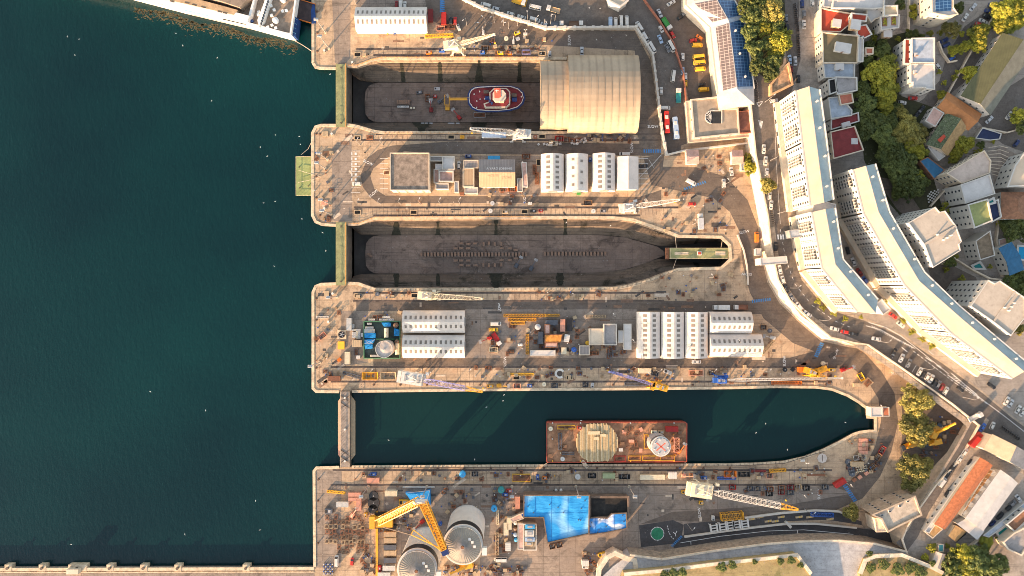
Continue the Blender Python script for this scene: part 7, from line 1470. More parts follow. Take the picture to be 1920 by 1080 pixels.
many(B8, [('container', 262, 728, 'cream container on the rail quay', 0, dict(c='cream')), ('skip', 365, 755, 'grey skip tilted beside the cream container', -20, dict(c='slate')), ('generator', 495, 742, 'white boxy machine tilted on the rail quay', -22, dict(c='white', w=4.2, d=2.)), ('stillage', 785, 752, 'long pink frame with two black tanks', 0, dict(c='salmon', w=7., d=2.6)), ('skip', 940, 748, 'brown block on the rail quay', 10, dict(c='brown', L=3.)), ('section', 190, 865, 'black truss at the flooded dock edge', 0, dict(c='slate', L=13.)), ('section', 1700, 850, 'long orange pontoon beam at the flooded dock edge', 0, dict(c='orange', L=15.)), ('lift', 1560, 395, 'white topped boom lift by the crosswise shed', 170, dict(c='white')), ('section', 1520, 490, 'beam lying in the sun by the crosswise shed', 50, dict(c='tan', L=9., w=1.)), ('skip', 1465, 290, 'burnt skip by the crosswise shed', 0, dict(c='brown', L=3.)), ('reel', 1535, 325, 'flat dark reel by the crosswise shed', 0, dict(c='slate'))])
many(D7, [('cabin', 1310, 202, 'orange framed cabin near the small gold crane', 0, dict(c='orange', w=3.4)), ('skip', 1345, 205, 'white skip near the small gold crane', 0, dict(c='white', L=3.)), ('generator', 1535, 205, 'yellow generator at the quay end', 0, dict(c='yellow')), ('lift', 1615, 205, 'red boom lift at the quay end', 20, dict(c='red')), ('reel', 1200, 205, 'black reel on the rail quay', 0, dict(c='black')), ('crate', 1256, 203, 'black diamond plate crate', 45, dict(c='black')), ('reel', 1475, 160, 'pale ring reel by the rail end', 0, dict(c='cream')), ('skip', 1745, 255, 'yellow edged black skip by the curving wall', -60, dict(c='yellow')), ('stillage', 1795, 300, 'black twin tank frame by the curving wall', 45, dict(c='tan', w=4., d=3.4)), ('crate', 1715, 315, 'pale machine crate by the curving wall', 0, dict(c='tan', w=3.6, d=1.8))])
for i in range(3):
 for j in range(4): fr(*C8); put('crate', 1505 + i * 26, 605 + j * 36, 'pale board stack in the block of stacks at the dock head', 0, group='board stacks at the dock head', c='salmon', w=1.4, d=1.9, h=1.)
many(C8, [('stillage', 1600, 610, 'brown frame beside the block of board stacks', 0, dict(c='brown', w=3.)), ('skip', 1465, 760, 'white skip near the reels', 10, dict(c='white', L=2.6)), ('skip', 1530, 752, 'cream skip below the board stacks', 0, dict(c='cream', L=2.6)), ('container', 1465, 812, 'tan container above the slate reels', 0, dict(c='tan')), ('skip', 1700, 690, 'dark red skip on the yard curve, upper', 60, dict(c='dark_red')), ('skip', 1660, 755, 'brown skip on the yard curve, middle', 50, dict(c='brown')), ('skip', 1610, 845, 'brown skip on the yard curve, lower', 45, dict(c='brown')), ('container', 1312, 983, 'salmon red container at the end of the lower rails', 30, dict(c='red')), ('crate', 1560, 900, 'pink crate at the roadside stockyard', 35, dict(c='salmon')), ('crate', 1500, 935, 'pink crate second along the roadside stockyard', 40, dict(c='salmon')), ('crate', 1450, 960, 'rust crate third along the roadside stockyard', 40, dict(c='rust')), ('tower', 985, 785, 'white light tower on the slanting quay', 0), ('skip', 330, 905, 'bright orange skip on the lower quay', 0, dict(c='orange', L=6.4, w=3.)), ('skip', 455, 908, 'black and white scrap skip on the lower quay', 0, dict(c='black', L=6.)), ('section', 300, 945, 'blue beam beside the orange skip', 0, dict(c='blue', L=9., w=1.1)), ('section', 590, 880, 'dark red beam on the lower quay', 0, dict(c='dark_red', L=7., w=.8)), ('section', 760, 875, 'gold beam on the lower quay', 4, dict(c='gold', L=8., w=1.3)), ('reel', 618, 908, 'slate round reel on the lower quay', 0, dict(c='slate', r=.9)), ('skip', 685, 922, 'salmon skip on the lower quay', 0, dict(c='salmon', L=3.4)), ('section', 1090, 918, 'rust rail bundle on the lower quay', 0, dict(c='rust', L=11., w=.5))])
for i, (x, y) in enumerate(((1415, 825), (1420, 850), (1425, 878), (1432, 905), (1400, 800))): put('reel', x, y, 'slate blue cable reel in the nested line at the dock head', 0, group='nested slate reels', c='slate', r=1.5)
for i in range(6):
 for j in range(3): put('drum', 1470 + i * 17 + (j % 2) * 8, 850 + j * 20 + i * -3, 'rust topped drum in the cluster by the slate reels', 0, group='drum cluster at dock head', c='cream')
fr(*C8); q = W(1157, 762); t = thing('tank_cap', 'pale octagonal steel lid with a slot on the slanting quay', 'steel lid', (q.x, q.y, 0)); MB().cyl(0, 0, .05, .5, U(44), 8).build('plate', M('tank plate', (1, 1, 1)), t, False); MB().box(0, 0, .5, .25, 3.2, .12).build('slot', RAIL, t, False)
for i, (x, y, c) in enumerate(((750, 342, 'slate'), (810, 342, 'slate'), (918, 345, 'rust'), (1012, 335, 'rust'), (1090, 332, 'dark_red'), (1152, 325, 'tan'), (1222, 338, 'black'), (1382, 330, 'slate'), (1012, 372, 'dark_red'), (1088, 375, 'slate'), (600, 330, 'red'), (910, 385, 'black'))): fr(*C3); put('skip', x, y, '%s open skip in the rows along the lower quay road' % c.replace('_', ' '), 0, group='skips on the lower quay road', c=c, L=3.4)
many(C3, [('generator', 195, 370, 'gold box by the cream housed crane', 0, dict(c='gold')), ('section', 590, 568, 'gold boom section rack by the white cradles', 5, dict(c='gold', L=11., w=3.2)), ('generator', 435, 590, 'white unit beside the gold boom rack', 90, dict(c='white', w=2.4)), ('section', 1355, 560, 'blue roofed trench cover strip', -2, dict(c='blue', L=11., w=1.8)), ('cabin', 90, 225, 'white hooded cabin left of the pipe arm', 0, dict(c='white', w=4., d=3.)), ('lift', 190, 232, 'salmon boom lift on the lower quay', 0, dict(c='salmon')), ('generator', 360, 250, 'blue winch under the white pipe arm', 0, dict(c='blue')), ('lamp', 225, 650, 'lamp post standing at the sunken yard', 50), ('lamp', 1215, 520, 'lamp post on the lower quay road kerb', 40), ('generator', 335, 460, 'yellow stand under the cream housed crane', 0, dict(c='yellow', w=2.)), ('lift', 300, 425, 'black boom lift under the cream housed crane', 0, dict(c='black'))])
def cradle(x, y, label, rot=8):
 q = W(x, y); t = thing('boat_cradle', label, 'cradle', (q.x, q.y, .01), R(rot)); m = MB()
 for s in (1, -1): MB().box(s * 1.6, 0, 0, .8, 4.4, 1.2).build('side_beam', FRAMEW, t, False)
 for k in (-1.4, 0, 1.4): MB().bar((-1.6, k, .8), (1.6, k, .8), .5).build('cross_beam', FRAMEW, t, False)
 MB().bar((-1.6, 1.9, 1.2), (-2.6, 3., 2.), .35).build('prop', FRAMEW, t, False)
fr(*C3)
for x, y in ((440, 672), (516, 660), (580, 648), (630, 640), (700, 634)): cradle(x, y, 'white steel boat cradle in the line under the gold boom rack')
for x in (760, 830, 900, 960, 1010, 1160, 1250, 1420):
 q = W(x, 615 - (x % 3) * 18); t = thing('sheet_bundle', 'yellow strapped bundle in the sunken trench beside the ramp road', 'bundle', (q.x, q.y, .02), R(10)); MB().box(0, 0, 0, 3.6, .9, .6).build('bundle', paint('tan'), t, False); MB().box(0, 0, .6, .3, .95, .05).build('strap', paint('yellow'), t, False); MB().box(.9, 0, .6, .3, .95, .05).build('strap', paint('yellow'), t, False)
many(C4, [('stillage', 380, 178, 'long yellow slatted rack on the lower quay', 0, dict(c='yellow', w=9., d=3.8)), ('generator', 530, 170, 'blue and white winch on the lower quay', 90, dict(c='blue', w=2.4)), ('drum', 688, 160, 'gold buoy on the lower quay', 0, dict(c='gold')), ('reel', 900, 168, 'white domed reel on the lower quay', 0, dict(c='white', r=1.4)), ('generator', 595, 175, 'orange pump on the lower quay', 0, dict(c='orange', w=2.4)), ('skip', 1030, 155, 'black pit skip on the lower quay', 0, dict(c='black')), ('container', 1183, 152, 'pale green container on the lower quay', 0, dict(c='pale_green')), ('skip', 1330, 165, 'black skip of white scrap on the lower quay', 0, dict(c='black', L=5.6)), ('container', 1582, 165, 'long cream container on the lower quay', 0, dict(c='cream', L=12.2)), ('tank', 195, 285, 'teal buoy tank in the dense stores', 0, dict(c='teal', r=1.6)), ('generator', 270, 292, 'red compressor in the dense stores', 0, dict(c='red')), ('generator', 230, 328, 'blue compressor in the dense stores', 0, dict(c='blue')), ('tank', 130, 455, 'blue tank left of the dense stores', 0, dict(c='sky', r=1.5)), ('container', 345, 400, 'pink container alongside the blue building', 90, dict(c='salmon', L=6.06)), ('container', 268, 590, 'pale pink container among the dense stores', 90, dict(c='cream')), ('container', 240, 640, 'cream half hidden container', 90, dict(c='cream')), ('tank', 325, 585, 'white round cask by the pink workshop, upper', 0, dict(c='white', r=1.)), ('tank', 325, 640, 'white round cask by the pink workshop, middle', 0, dict(c='brown', r=.9)), ('tank', 325, 695, 'pale blue round cask by the pink workshop', 0, dict(c='pale_blue', r=1.)), ('tank', 330, 742, 'sky blue round cask by the pink workshop', 0, dict(c='sky', r=.9)), ('cabin', 258, 800, 'white roofed cabin at the bottom of the dense stores', 90, dict(c='white', w=4.)), ('section', 158, 780, 'upright black and tan lattice tower section', 90, dict(c='tan', L=11., w=1.6)), ('section', 162, 540, 'upright pale pipe bundle', 90, dict(c='cream', L=7., w=1.)), ('skip', 665, 808, 'brown skip under the tarp roof, left', 12, dict(c='brown', L=3.)), ('skip', 730, 795, 'brown skip under the tarp roof, right', 12, dict(c='brown', L=3.)), ('tank', 700, 292, 'white cask pair above the blue building', 0, dict(c='white', r=.7, h=1.)), ('tank', 745, 292, 'white cask above the blue building', 0, dict(c='white', r=.75, h=1.1)), ('generator', 1120, 880, 'bright yellow machine at the bastion', 15, dict(c='yellow', w=3.6, d=2.)), ('cabin', 965, 950, 'white roofed hut in the bastion yard', 0, dict(c='white', w=3.4)), ('generator', 970, 995, 'white unit in the bastion yard', 0, dict(c='white'))])
many(C5, [('generator', 590, 140, 'blue and black winch near the silo quay corner', 0, dict(c='blue')), ('container', 590, 195, 'pink container near the silo quay corner', 0, dict(c='salmon')), ('tank', 1410, 140, 'blue buoy tank on the silo quay', 0, dict(c='sky', r=1.6)), ('skip', 1525, 140, 'slate skip on the silo quay', 0, dict(c='slate', L=3.4)), ('container', 755, 315, 'cream open container above the yellow crane', 0, dict(c='cream')), ('section', 1005, 265, 'white pole lying above the blue tarp', 0, dict(c='white', L=16., w=.5)), ('container', 420, 330, 'pink deck container in the stockyard', 0, dict(c='salmon')), ('container', 420, 360, 'salmon deck container in the stockyard', 0, dict(c='salmon')), ('container', 310, 415, 'white cluttered container in the stockyard', 0, dict(c='white')), ('container', 460, 415, 'salmon tarped container standing upright in the stockyard', 90, dict(c='salmon')), ('generator', 180, 480, 'dark pump skid at the left of the stockyard', 0, dict(c='slate', w=4., d=2.6)), ('lift', 395, 520, 'pink and white boom lift across the frame stacks', 55, dict(c='salmon')), ('generator', 520, 515, 'small gold box in the stockyard', 90, dict(c='gold', w=2.)), ('section', 245, 310, 'yellow flat rack at the quay corner', -5, dict(c='yellow', L=9., w=1.)), ('container', 745, 690, 'white ribbed container, topmost of the column', 0, dict(c='tan')), ('container', 745, 745, 'tan ribbed container second in the column', 0, dict(c='tan')), ('container', 745, 808, 'grey ribbed container third in the column', 0, dict(c='slate')), ('container', 745, 858, 'tan ribbed container fourth in the column', 0, dict(c='tan')), ('container', 745, 928, 'slate ribbed container fifth in the column', 0, dict(c='slate')), ('container', 735, 998, 'white container near the bottom of the column', 0, dict(c='white')), ('container', 690, 1060, 'white container lowest of the column', 0, dict(c='white')), ('lift', 1040, 580, 'red boom lift beneath the yellow jib', 220, dict(c='red')), ('generator', 870, 400, 'gold engine at the elbow of the yellow crane', 0, dict(c='gold', w=5., d=2.6)), ('tank', 1205, 595, 'blue cask near the yellow jib', 0, dict(c='blue', r=1.)), ('tank', 1705, 455, 'blue cask right of the ribbed silo', 0, dict(c='sky', r=1.3)), ('generator', 650, 1010, 'red machine at the bottom of the gold rail', 90, dict(c='red')), ('reel', 590, 410, 'black tyre coil, middle of the three', 0, dict(c='black', r=3.)), ('reel', 590, 345, 'black tyre coil, upper of the three', 0, dict(c='black', r=2.4)), ('reel', 585, 465, 'black tyre coil, lower of the three', 0, dict(c='black', r=2.4)), ('tower', 1130, 0 + 1040, 'light tower between the silos', 0)])
for i in range(11):
 for j in range(8):
  if (i, j) in ((0, 7), (1, 7), (0, 6), (10, 0), (9, 0), (10, 1)) or rnd.random() < .3: continue
  fr(*C5); put('stillage', 165 + i * 36 + rnd.uniform(-9, 9), 545 + j * 44 + rnd.uniform(-10, 10), 'rusty open frame stillage in the dense stockyard grid', rnd.uniform(-6, 6), group='stillages of the stockyard grid', plate=.3, c=('rust', 'brown', 'tan')[(i * 3 + j) % 3], w=1.7, d=2., h=1.)
for i in range(5):
 for j in range(5): put('drum', 130 + i * 20, 975 + j * 22, 'blue and white drum at the bottom left of the stockyard', 0, group='blue drums of the stockyard', c='blue' if (i + j) % 2 else 'white')
fr(*C5); tarpstack([(880, 315), (985, 325), (1110, 292), (1112, 435), (1075, 400), (990, 385), (930, 385)], 'deep blue tarp over machinery at the knee of the yellow crane', 3.)
q = W(624, 790); t = thing('gold_rail', 'long yellow painted runway beam beside the stockyard', 'beam', (q.x, q.y, .01)); MB().box(0, 0, 0, .7, U(620), .9).build('web', paint('gold'), t, False); MB().box(0, 0, .9, 1.1, U(620), .12).build('flange', paint('gold'), t, False)
# paving strip, bollards and lamps round the quays
fr()
for x, y in ((594, 20), (594, 60), (594, 95), (592, 250), (592, 290), (592, 330), (592, 370), (592, 560), (592, 600), (592, 640), (592, 690), (596, 900), (595, 940), (595, 980), (595, 1020)): put('bollard', x, y, 'black mooring bollard along the harbour edge of the piers', 0, group='bollards on the harbour edge')
for x in range(700, 1600, 50):
 put('bollard', x, 722, 'iron bollard along the upper edge of the flooded dock', 0, group='bollards of the flooded dock')
 if x < 1380: put('bollard', x + 20, 879, 'iron bollard along the lower edge of the flooded dock', 0, group='bollards of the flooded dock')
for x in (700, 790, 880, 970, 1060, 1150, 1230, 1330, 1430): put('lamp', x, 694, 'lamp post along the rail quay above the flooded dock', 50, group='lamp posts of the rail quay')
for x in (690, 800, 960, 1080, 1180): put('mast', x, 913, 'tall floodlight mast on the lower quay', 0, group='masts of the lower quay')
for x, y in ((1428, 190), (1438, 300), (1452, 400), (1475, 540), (1530, 600), (1640, 640), (1720, 690), (1800, 745)): put('lamp', x + 8, y, 'street lamp on the wall side of the street', 40, ZP, 'street lamps above the retaining wall')
for x, y in ((1150, 592), (1186, 640), (1215, 700), (1300, 420), (1330, 520), (1380, 640), (1640, 760), (1500, 925), (1585, 905), (1360, 345)): put('lamp', x, y, 'lamp post of the inner dock roads', 130, group='lamp posts of the inner dock')
# ------------------------------------------------------------------ gates, vessels, birds
fr()
ALGA = M('weathered green deck', (.27, .27, .13), .85, .2, .3, dirt=.45, dirtc=(.10, .09, .04)); ORAIL = M('orange hand rail', (.58, .27, .08), .7, .2, 1., dirt=.3)
def gate(label, x0, x1, y0, y1, z=1.):
 a, b = W(x0, y1, z), W(x1, y0, z); c = (a + b) / 2; w_, h_ = b.x - a.x, b.y - a.y; t = thing('caisson_gate', label, 'dock gate', (c.x, c.y, -12))
 MB().box(0, 0, 0, w_ * .96, h_ * .98, 12.9).build('hull', M('gate plate', (.16, .13, .10), .7, .3, .3, dirt=.5), t, False); MB().box(0, 0, 12.9, w_, h_, .16).build('deck', ALGA, t, False)
 for s, mt in ((1, ORAIL), (-1, ALGA)):
  m = MB(); n = int(h_ / 1.6)
  for k in range(n + 1): m.box(s * (w_ / 2 - .12), -h_ / 2 + h_ * k / n, 13.06, .12, .12, 1.)
  m.box(s * (w_ / 2 - .12), 0, 14., .3 if s > 0 else .14, h_, .14); m.build('hand_rail', mt, t, False)
 for k in range(6): MB().box(0, -h_ * .36 + h_ * .145 * k, 13.07, w_ * .32, h_ * .1, .1).build('deck_hatch', ALGA, t, False)
 for k in (-.44, .44): MB().cyl(0, h_ * k, 13.06, 13.7, .4, 12).build('valve_wheel', RAIL, t, False)
 return t
gate('green decked caisson gate closing the upper dock where the tug sits', 630.5, 649.5, 120, 238); gate('green decked caisson gate closing the empty middle dock', 630.5, 649.5, 417, 535)
a, b = W(636, 875, 1), W(659, 734, 1); c = (a + b) / 2; t = thing('caisson_gate', 'grey plank decked caisson gate across the flooded dock', 'dock gate', (c.x, c.y, -8)); hh = b.y - a.y; tw = 17 * S
MB().box(0, 0, 0, tw, hh, 9.2).build('hull', M('gate plate', (1, 1, 1)), t, False); MB().box(0, 0, 9.2, tw, hh, .16).build('deck', M('plank deck', (.30, .25, .21), .9, .25, .5, stripes=('Y', .9, .6)), t, False)
for s, mt in ((-1, 'salmon'), (1, 'tan')):  # orange sunlight on the left side is put into its salmon paint
 MB().loops([[(s * tw / 2, -hh * .43, 3.), (s * tw / 2, hh * .43, 3.), (s * (tw / 2 + 2.1), hh * .36, 6.), (s * (tw / 2 + 2.1), -hh * .36, 6.)][::s], [(s * tw / 2, -hh * .43, 6.4), (s * tw / 2, hh * .43, 6.4), (s * (tw / 2 + 2.0), hh * .36, 6.2), (s * (tw / 2 + 2.0), -hh * .36, 6.2)][::s]], True, True).build('side_tank', paint(mt, .8), t, False)
 m = MB(); n = 24
 for k in range(n + 1): m.box(s * (tw / 2 - .1), -hh / 2 + hh * k / n, 9.36, .12, .12, 1.)
 m.box(s * (tw / 2 - .1), 0, 10.3, .22, hh, .12); m.build('hand_rail', COPE, t, False)
m = MB()
for k in (-1, 1):
 for q in (0, 1): y0 = k * (hh / 2 - 2 - q * 3.4); m.bar((-tw / 2, y0, 9.5), (tw / 2, y0 - k * 3.2, 9.5), .2); m.bar((tw / 2, y0, 9.5), (-tw / 2, y0 - k * 3.2, 9.5), .2)
m.build('cross_bracing', RAIL, t, False)
for k in (-.42, 0, .42): MB().cyl(0, hh * k, 9.36, 10.4, .5, 12).build('capstan', FRAMEW, t, False)
fr(*B5)
def lyingbox(label, x0, y0, x1, y1, zb, z, mat, name='moored_caisson', cat='caisson'):
 a, b = W(x0, y1, z), W(x1, y0, z); c = (a + b) / 2; w_, h_ = b.x - a.x, b.y - a.y; t = thing(name, label, cat, (c.x, c.y, zb)); H_z = z - zb
 MB().box(0, 0, 0, w_ * .97, h_ * .9, H_z).build('hull', M('gate plate', (1, 1, 1)), t, False); MB().box(0, 0, H_z, w_, h_, .15).build('deck', mat, t, False)
 m = MB()
 for s in (1, -1): m.box(0, s * (h_ / 2 - .12), H_z + 1., w_, .14, .12); m.box(s * (w_ / 2 - .12), 0, H_z + 1., .14, h_, .12)
 n = int(w_ / 2)
 for k in range(n + 1):
  for s in (1, -1): m.box(-w_ / 2 + w_ * k / n, s * (h_ / 2 - .12), H_z + .1, .1, .1, .95)
 m.build('hand_rail', COPE, t, False); return t, w_, h_, H_z + .15
t, w_, h_, z_ = lyingbox('mossy decked spare caisson floating in the niche of the middle dock', 1168, 342, 1672, 436, -10, -1, ALGA)
MB().box(0, 0, z_, 2.2, 1.9, .8).build('hatch_coaming', FRAMEW, t, False); MB().box(0, 0, z_ + .8, 1.5, 1.2, .1).build('hatch_cover', REDR, t, False); MB().box(w_ * .36, 0, z_, 5, 2, .25).build('deck_panel', COPE, t, False); MB().box(-w_ * .3, 0, z_, 7, 1.4, .25).build('deck_panel', COPE, t, False); MB().box(-w_ / 2 - .8, 0, 6, 1.6, h_ * 1.05, 2.4).build('end_fender', RUST, t, False)
fr(*A5); t, w_, h_, z_ = lyingbox('bright mossy green pontoon moored outside the second pier', 76, 362, 222, 722, -3.5, -1, M('mossy pontoon deck', (.26, .30, .12), .85, .2, .25, dirt=.5, dirtc=(.12, .13, .05)), 'moored_pontoon', 'pontoon')
for x, y in ((-2.4, 4.6), (2.2, -5), (-2.2, -6)): MB().cyl(x, y, z_, z_ + .5, .3, 10).build('bollard', RAIL, t, False)
# keel blocks
def keelblock(w=1.3, d=2.4):
 t = thing('keel_block', '', 'keel block'); MB().box(0, 0, 0, w, d, 1.1).build('concrete_base', M('keel concrete', (.22, .17, .14), .9, .3, 1., dirt=.4), t, False); MB().box(0, 0, 1.1, w * .7, d * .8, .35).build('timber_cap', M('keel timber', (.30, .19, .13), .9, .3, 1.), t, False); return t
GEAR['keel'] = keelblock
fr(*B4)
for i in range(32): put('keel', 860 + i * 32, 440, 'keel block in the long middle row on the floor of the empty dock', 0, -12, group='keel blocks of the centre line')
fr(*B5)
for i in range(18): put('keel', 98 + i * 30.5, 392, 'keel block in the long middle row on the floor of the empty dock', 0, -12, group='keel blocks of the centre line')
fr(*B4)
for x, y, r in ((1240, 336, 90), (1305, 340, 90), (1370, 336, 90), (1450, 340, 0), (1500, 335, 0), (1555, 340, 0), (1618, 340, 0), (1185, 383, 90), (1238, 382, 90), (1305, 382, 90), (1620, 382, 90), (1697, 382, 90), (1754, 398, 90), (1185, 498, 90), (1238, 498, 90), (1305, 498, 90), (1620, 495, 90), (1697, 493, 90), (1754, 478, 90), (1240, 542, 90), (1305, 545, 90), (1372, 544, 90), (1447, 538, 0), (1500, 542, 0), (1555, 540, 0), (1618, 536, 0), (360, 435, 90), (380, 452, 60)): put('keel', x, y, 'bilge block standing off the middle row in the empty dock', r, -12, group='bilge blocks of the empty dock')
for x, y in ((1760, 545), (1900, 570)): put('lift', x, y, 'grey blue boom lift on the floor of the empty dock', 60, -12, c='slate')
fr(*A1)
for i in range(6): put('keel', 772 + i * 17, 795, 'keel block in the small clump on the upper dock floor', 0, -12, group='keel blocks of the upper dock')
for i in range(5): put('tote', 778 + i * 18, 831, 'white tote in the line on the upper dock floor', 0, -12)
for x in (875, 897): put('tote', x, 840, 'white tote right of the line on the upper dock floor', 0, -12, c='cream')
for k, x, y, l, r, kw in (('generator', 1080, 693, 'grey unit near the dock wall on the upper dock floor', 0, dict(c='silver')), ('generator', 940, 722, 'dark machine on the upper dock floor', 10, dict(c='slate')), ('skip', 1005, 765, 'rusty skip on the upper dock floor', 90, dict(c='rust')), ('generator', 1062, 752, 'red pump on the upper dock floor', 0, dict(c='red', w=2.)), ('tank', 1028, 795, 'grey cask on the upper dock floor', 0, dict(c='silver', r=.8)), ('lift', 1032, 855, 'dark red boom lift on the upper dock floor', 90, dict(c='dark_red')), ('lift', 1250, 915, 'red boom lift beside the tug', 130, dict(c='red')), ('stillage', 1410, 895, 'grey scaffold stage at the side of the tug', 0, dict(c='silver', w=6., d=2.4)), ('lift', 1100, 790, 'grey boom lift near the yellow gangway', 30, dict(c='slate'))): put(k, x, y, l, r, -12, **kw)
for x in (965, 995, 1030, 1175, 1200, 1240): put('crate', x, 962, 'grey concrete block along the lower wall of the upper dock', 0, -12, group='blocks along the dock wall', c='silver', w=1.8, d=1., h=.8)
# the tug
fr(*D4); zd = -5.; hp = [(205, 540), (215, 440), (262, 350), (340, 300), (450, 280), (700, 268), (1000, 262), (1200, 268), (1360, 320), (1460, 410), (1492, 530), (1452, 650), (1350, 745), (1160, 806), (900, 830), (600, 830), (420, 815), (290, 750), (225, 660)]
P = WL(hp, zd); c = cen(P); t = thing('harbour_tug', 'dark blue tug with a maroon deck propped in the upper dry dock', 'tug', (c.x, c.y, -11)); sh = lambda k, z: [(c.x + (p.x - c.x) * k, c.y + (p.y - c.y) * k, z) for p in P]
NAVY = M('navy hull', (.02, .04, .14), .5, .2, .4, dirt=.2); TUGW = M('tug cream', (.55, .48, .37), .6, .08, .5, dirt=.15); MARO = M('tug deck', (.20, .03, .035), .7, .2, .5, dirt=.2)
MB().loops([sh(.72, -11), sh(.9, -9), sh(1., -6.6), sh(1., zd)], True, False).build('hull', NAVY, t)
MB().sheet([(p[0], p[1]) for p in sh(.95, 0)][::-1], zd + .1).build('deck', MARO, t); MB().path([(x, y, zd) for x, y, _ in sh(.985, 0)], .9, .5, True).build('rubber_fender', NAVY, t); MB().path([(x, y, zd + .1) for x, y, _ in sh(.945, 0)], .25, 1.1, True).build('bulwark', FRAMEW, t)
def blk(nm, pts, z0, z1, mt): 
 m = MB().prism(ccw([(p.x, p.y) for p in WL(pts, z1)]), z0, z1); return m.build(nm, mt, t)
blk('deckhouse', [(560, 650), (590, 740), (1080, 735), (1160, 660), (1160, 380), (1080, 300), (790, 300), (690, 400), (700, 600)], zd + .1, zd + 3.2, TUGW)
blk('boat_deck', [(595, 668), (615, 715), (1068, 712), (1132, 650), (1132, 390), (1068, 322), (808, 322), (715, 412), (725, 612)], zd + 3.2, zd + 3.35, MARO)
blk('wheelhouse', [(765, 420), (820, 345), (1000, 345), (1068, 430), (1068, 520), (1010, 600), (820, 600), (765, 540)], zd + 3.35, zd + 6.6, TUGW)
wr = blk('wheelhouse_roof', [(800, 310), (940, 300), (950, 500), (900, 525), (805, 520)], zd + 6.6, zd + 6.8, M('tug red', (.62, .13, .08), .6, .12, .5, dirt=.1)); ORG[wr.name] = ORG[t.name]
for x, y, a in ((1045, 460, 0), (1030, 555, 40), (960, 605, 90), (1040, 385, -40), (870, 605, 90)): p = W(x, y, zd + 6); MB().box(p.x, p.y, zd + 4.9, .25, 1.5, 1.1, R(-a)).build('wheelhouse_window', GLASS, t)
p = W(860, 380, zd + 8); MB().bar((p.x, p.y, zd + 6.8), (p.x, p.y, zd + 11), .3).bar((p.x - 1, p.y, zd + 9.5), (p.x + 1, p.y, zd + 9.5), .2).build('mast', FRAMEW, t)
for x, y, mt, r in ((655, 540, NAVY, 1.), (1245, 480, RAIL, 1.2), (1255, 575, NAVY, 1.1), (620, 400, RAIL, .9)): p = W(x, y, zd); MB().rod((p.x - 1.3, p.y, zd + 1.2), (p.x + 1.3, p.y, zd + 1.2), r, 12).build('winch', mt, t)
for x, y in ((350, 445), (410, 600), (475, 385), (405, 748), (485, 560), (585, 550), (1160, 462), (1412, 500), (1100, 590), (1095, 375), (290, 690)): p = W(x, y, zd); MB().cyl(p.x, p.y, zd + .1, zd + 1., .35, 10, .28).build('deck_bollard', FRAMEW, t)
for x, y in ((700, 590), (745, 640)): p = W(x, y, zd + 5); MB().cyl(p.x, p.y, zd + 3.2, zd + 5.8, .55, 12).build('funnel', NAVY, t)
p, q = W(-210, 555, -7.5), W(235, 555, -4.8); t = thing('gangway', 'yellow gangway and scaffold tower reaching the stern of the tug', 'gangway', (p.x, p.y, -12)); MB().bar(p, q, 1., .2).build('walkway', paint('gold'), t)
for s in (.55, -.55): MB().bar(p + Vector((0, s, .9)), q + Vector((0, s, .9)), .12).build('hand_rail', paint('gold'), t)
m = MB()
for x in (-1.2, 1.2):
 for y in (-2.6, 2.2): m.bar((p.x - 1.3 + x, p.y + y, -12), (p.x - 1.3 + x, p.y + y, -7), .16)
for z in (-10, -7.4):
 for y in (-2.6, 2.2): m.bar((p.x - 2.5, p.y + y, z), (p.x - .1, p.y + y, z), .16)
 for x in (-1.2, 1.2): m.bar((p.x - 1.3 + x, p.y - 2.6, z), (p.x - 1.3 + x, p.y + 2.2, z), .16)
m.build('scaffold_tower', paint('gold'), t); MB().box(p.x - 1.3, p.y - 3.8, -12, 2.2, 1.8, 1.5).build('stair_base', paint('gold'), t)
# work barge
fr(*C7); zb = 1.6; P = WL([(150, 200), (165, 190), (1705, 188), (1725, 205), (1722, 632), (160, 640), (150, 630)], zb); c = cen(P); t = thing('work_barge', 'rust red flat barge afloat in the flooded dock with stacked timbers', 'barge', (c.x, c.y, -4)); Q = ccw([(p.x, p.y) for p in P])
BRED = M('barge red', (.33, .07, .04), .7, .25, .3, dirt=.3); BDECK = M('barge deck', (.34, .18, .10), .9, .35, .25, dirt=.8, dirtc=(.10, .055, .04))
MB().prism(Q, -4, zb - .05).build('hull', BRED, t); MB().sheet(Q, zb).build('deck', BDECK, t); MB().path([(x, y, zb) for x, y in Q], .45, .5, True).build('bulwark', BRED, t)
for x in (215, 530, 1090, 1580): p = W(x, 196, zb); MB().cyl(p.x, p.y, zb, zb + .8, .35, 10).build('deck_bollard', FRAMEW, t); p = W(x, 622, zb); MB().cyl(p.x, p.y, zb, zb + .8, .35, 10).build('deck_bollard', paint('yellow'), t)
ct = W(716, 420, zb + 1); tt = thing('timber_stack', 'round deck of pale timbers laid side by side on the barge', 'timbers', (ct.x, ct.y, zb + .02)); r = U(235, zb); n = 34; WOODM = [M('pale timber %d' % k, c_, .9, .15, 1.2, dirt=.25) for k, c_ in enumerate(((.55, .42, .24), (.50, .36, .19), (.60, .48, .30)))]
for k in range(n):
 x = -r + 2 * r * (k + .5) / n; L = 2 * math.sqrt(max(r * r - x * x, .4)) * rnd.uniform(.92, 1.04); L = min(L, U(425, zb)); MB().box(x, rnd.uniform(-.3, .3), 0, 2 * r / n * .72, L, rnd.uniform(.7, 1.25)).build('timber', WOODM[k % 3], tt, False)
for x, y, w_, l_ in ((-1.6, 5., 6., 1.6), (3.2, 3.8, 3., 1.3), (-.2, 2.2, 2.2, 1.3)): MB().box(x, y, 1.26, w_, l_, .25).build('cover_board', WOODM[2], tt, False)
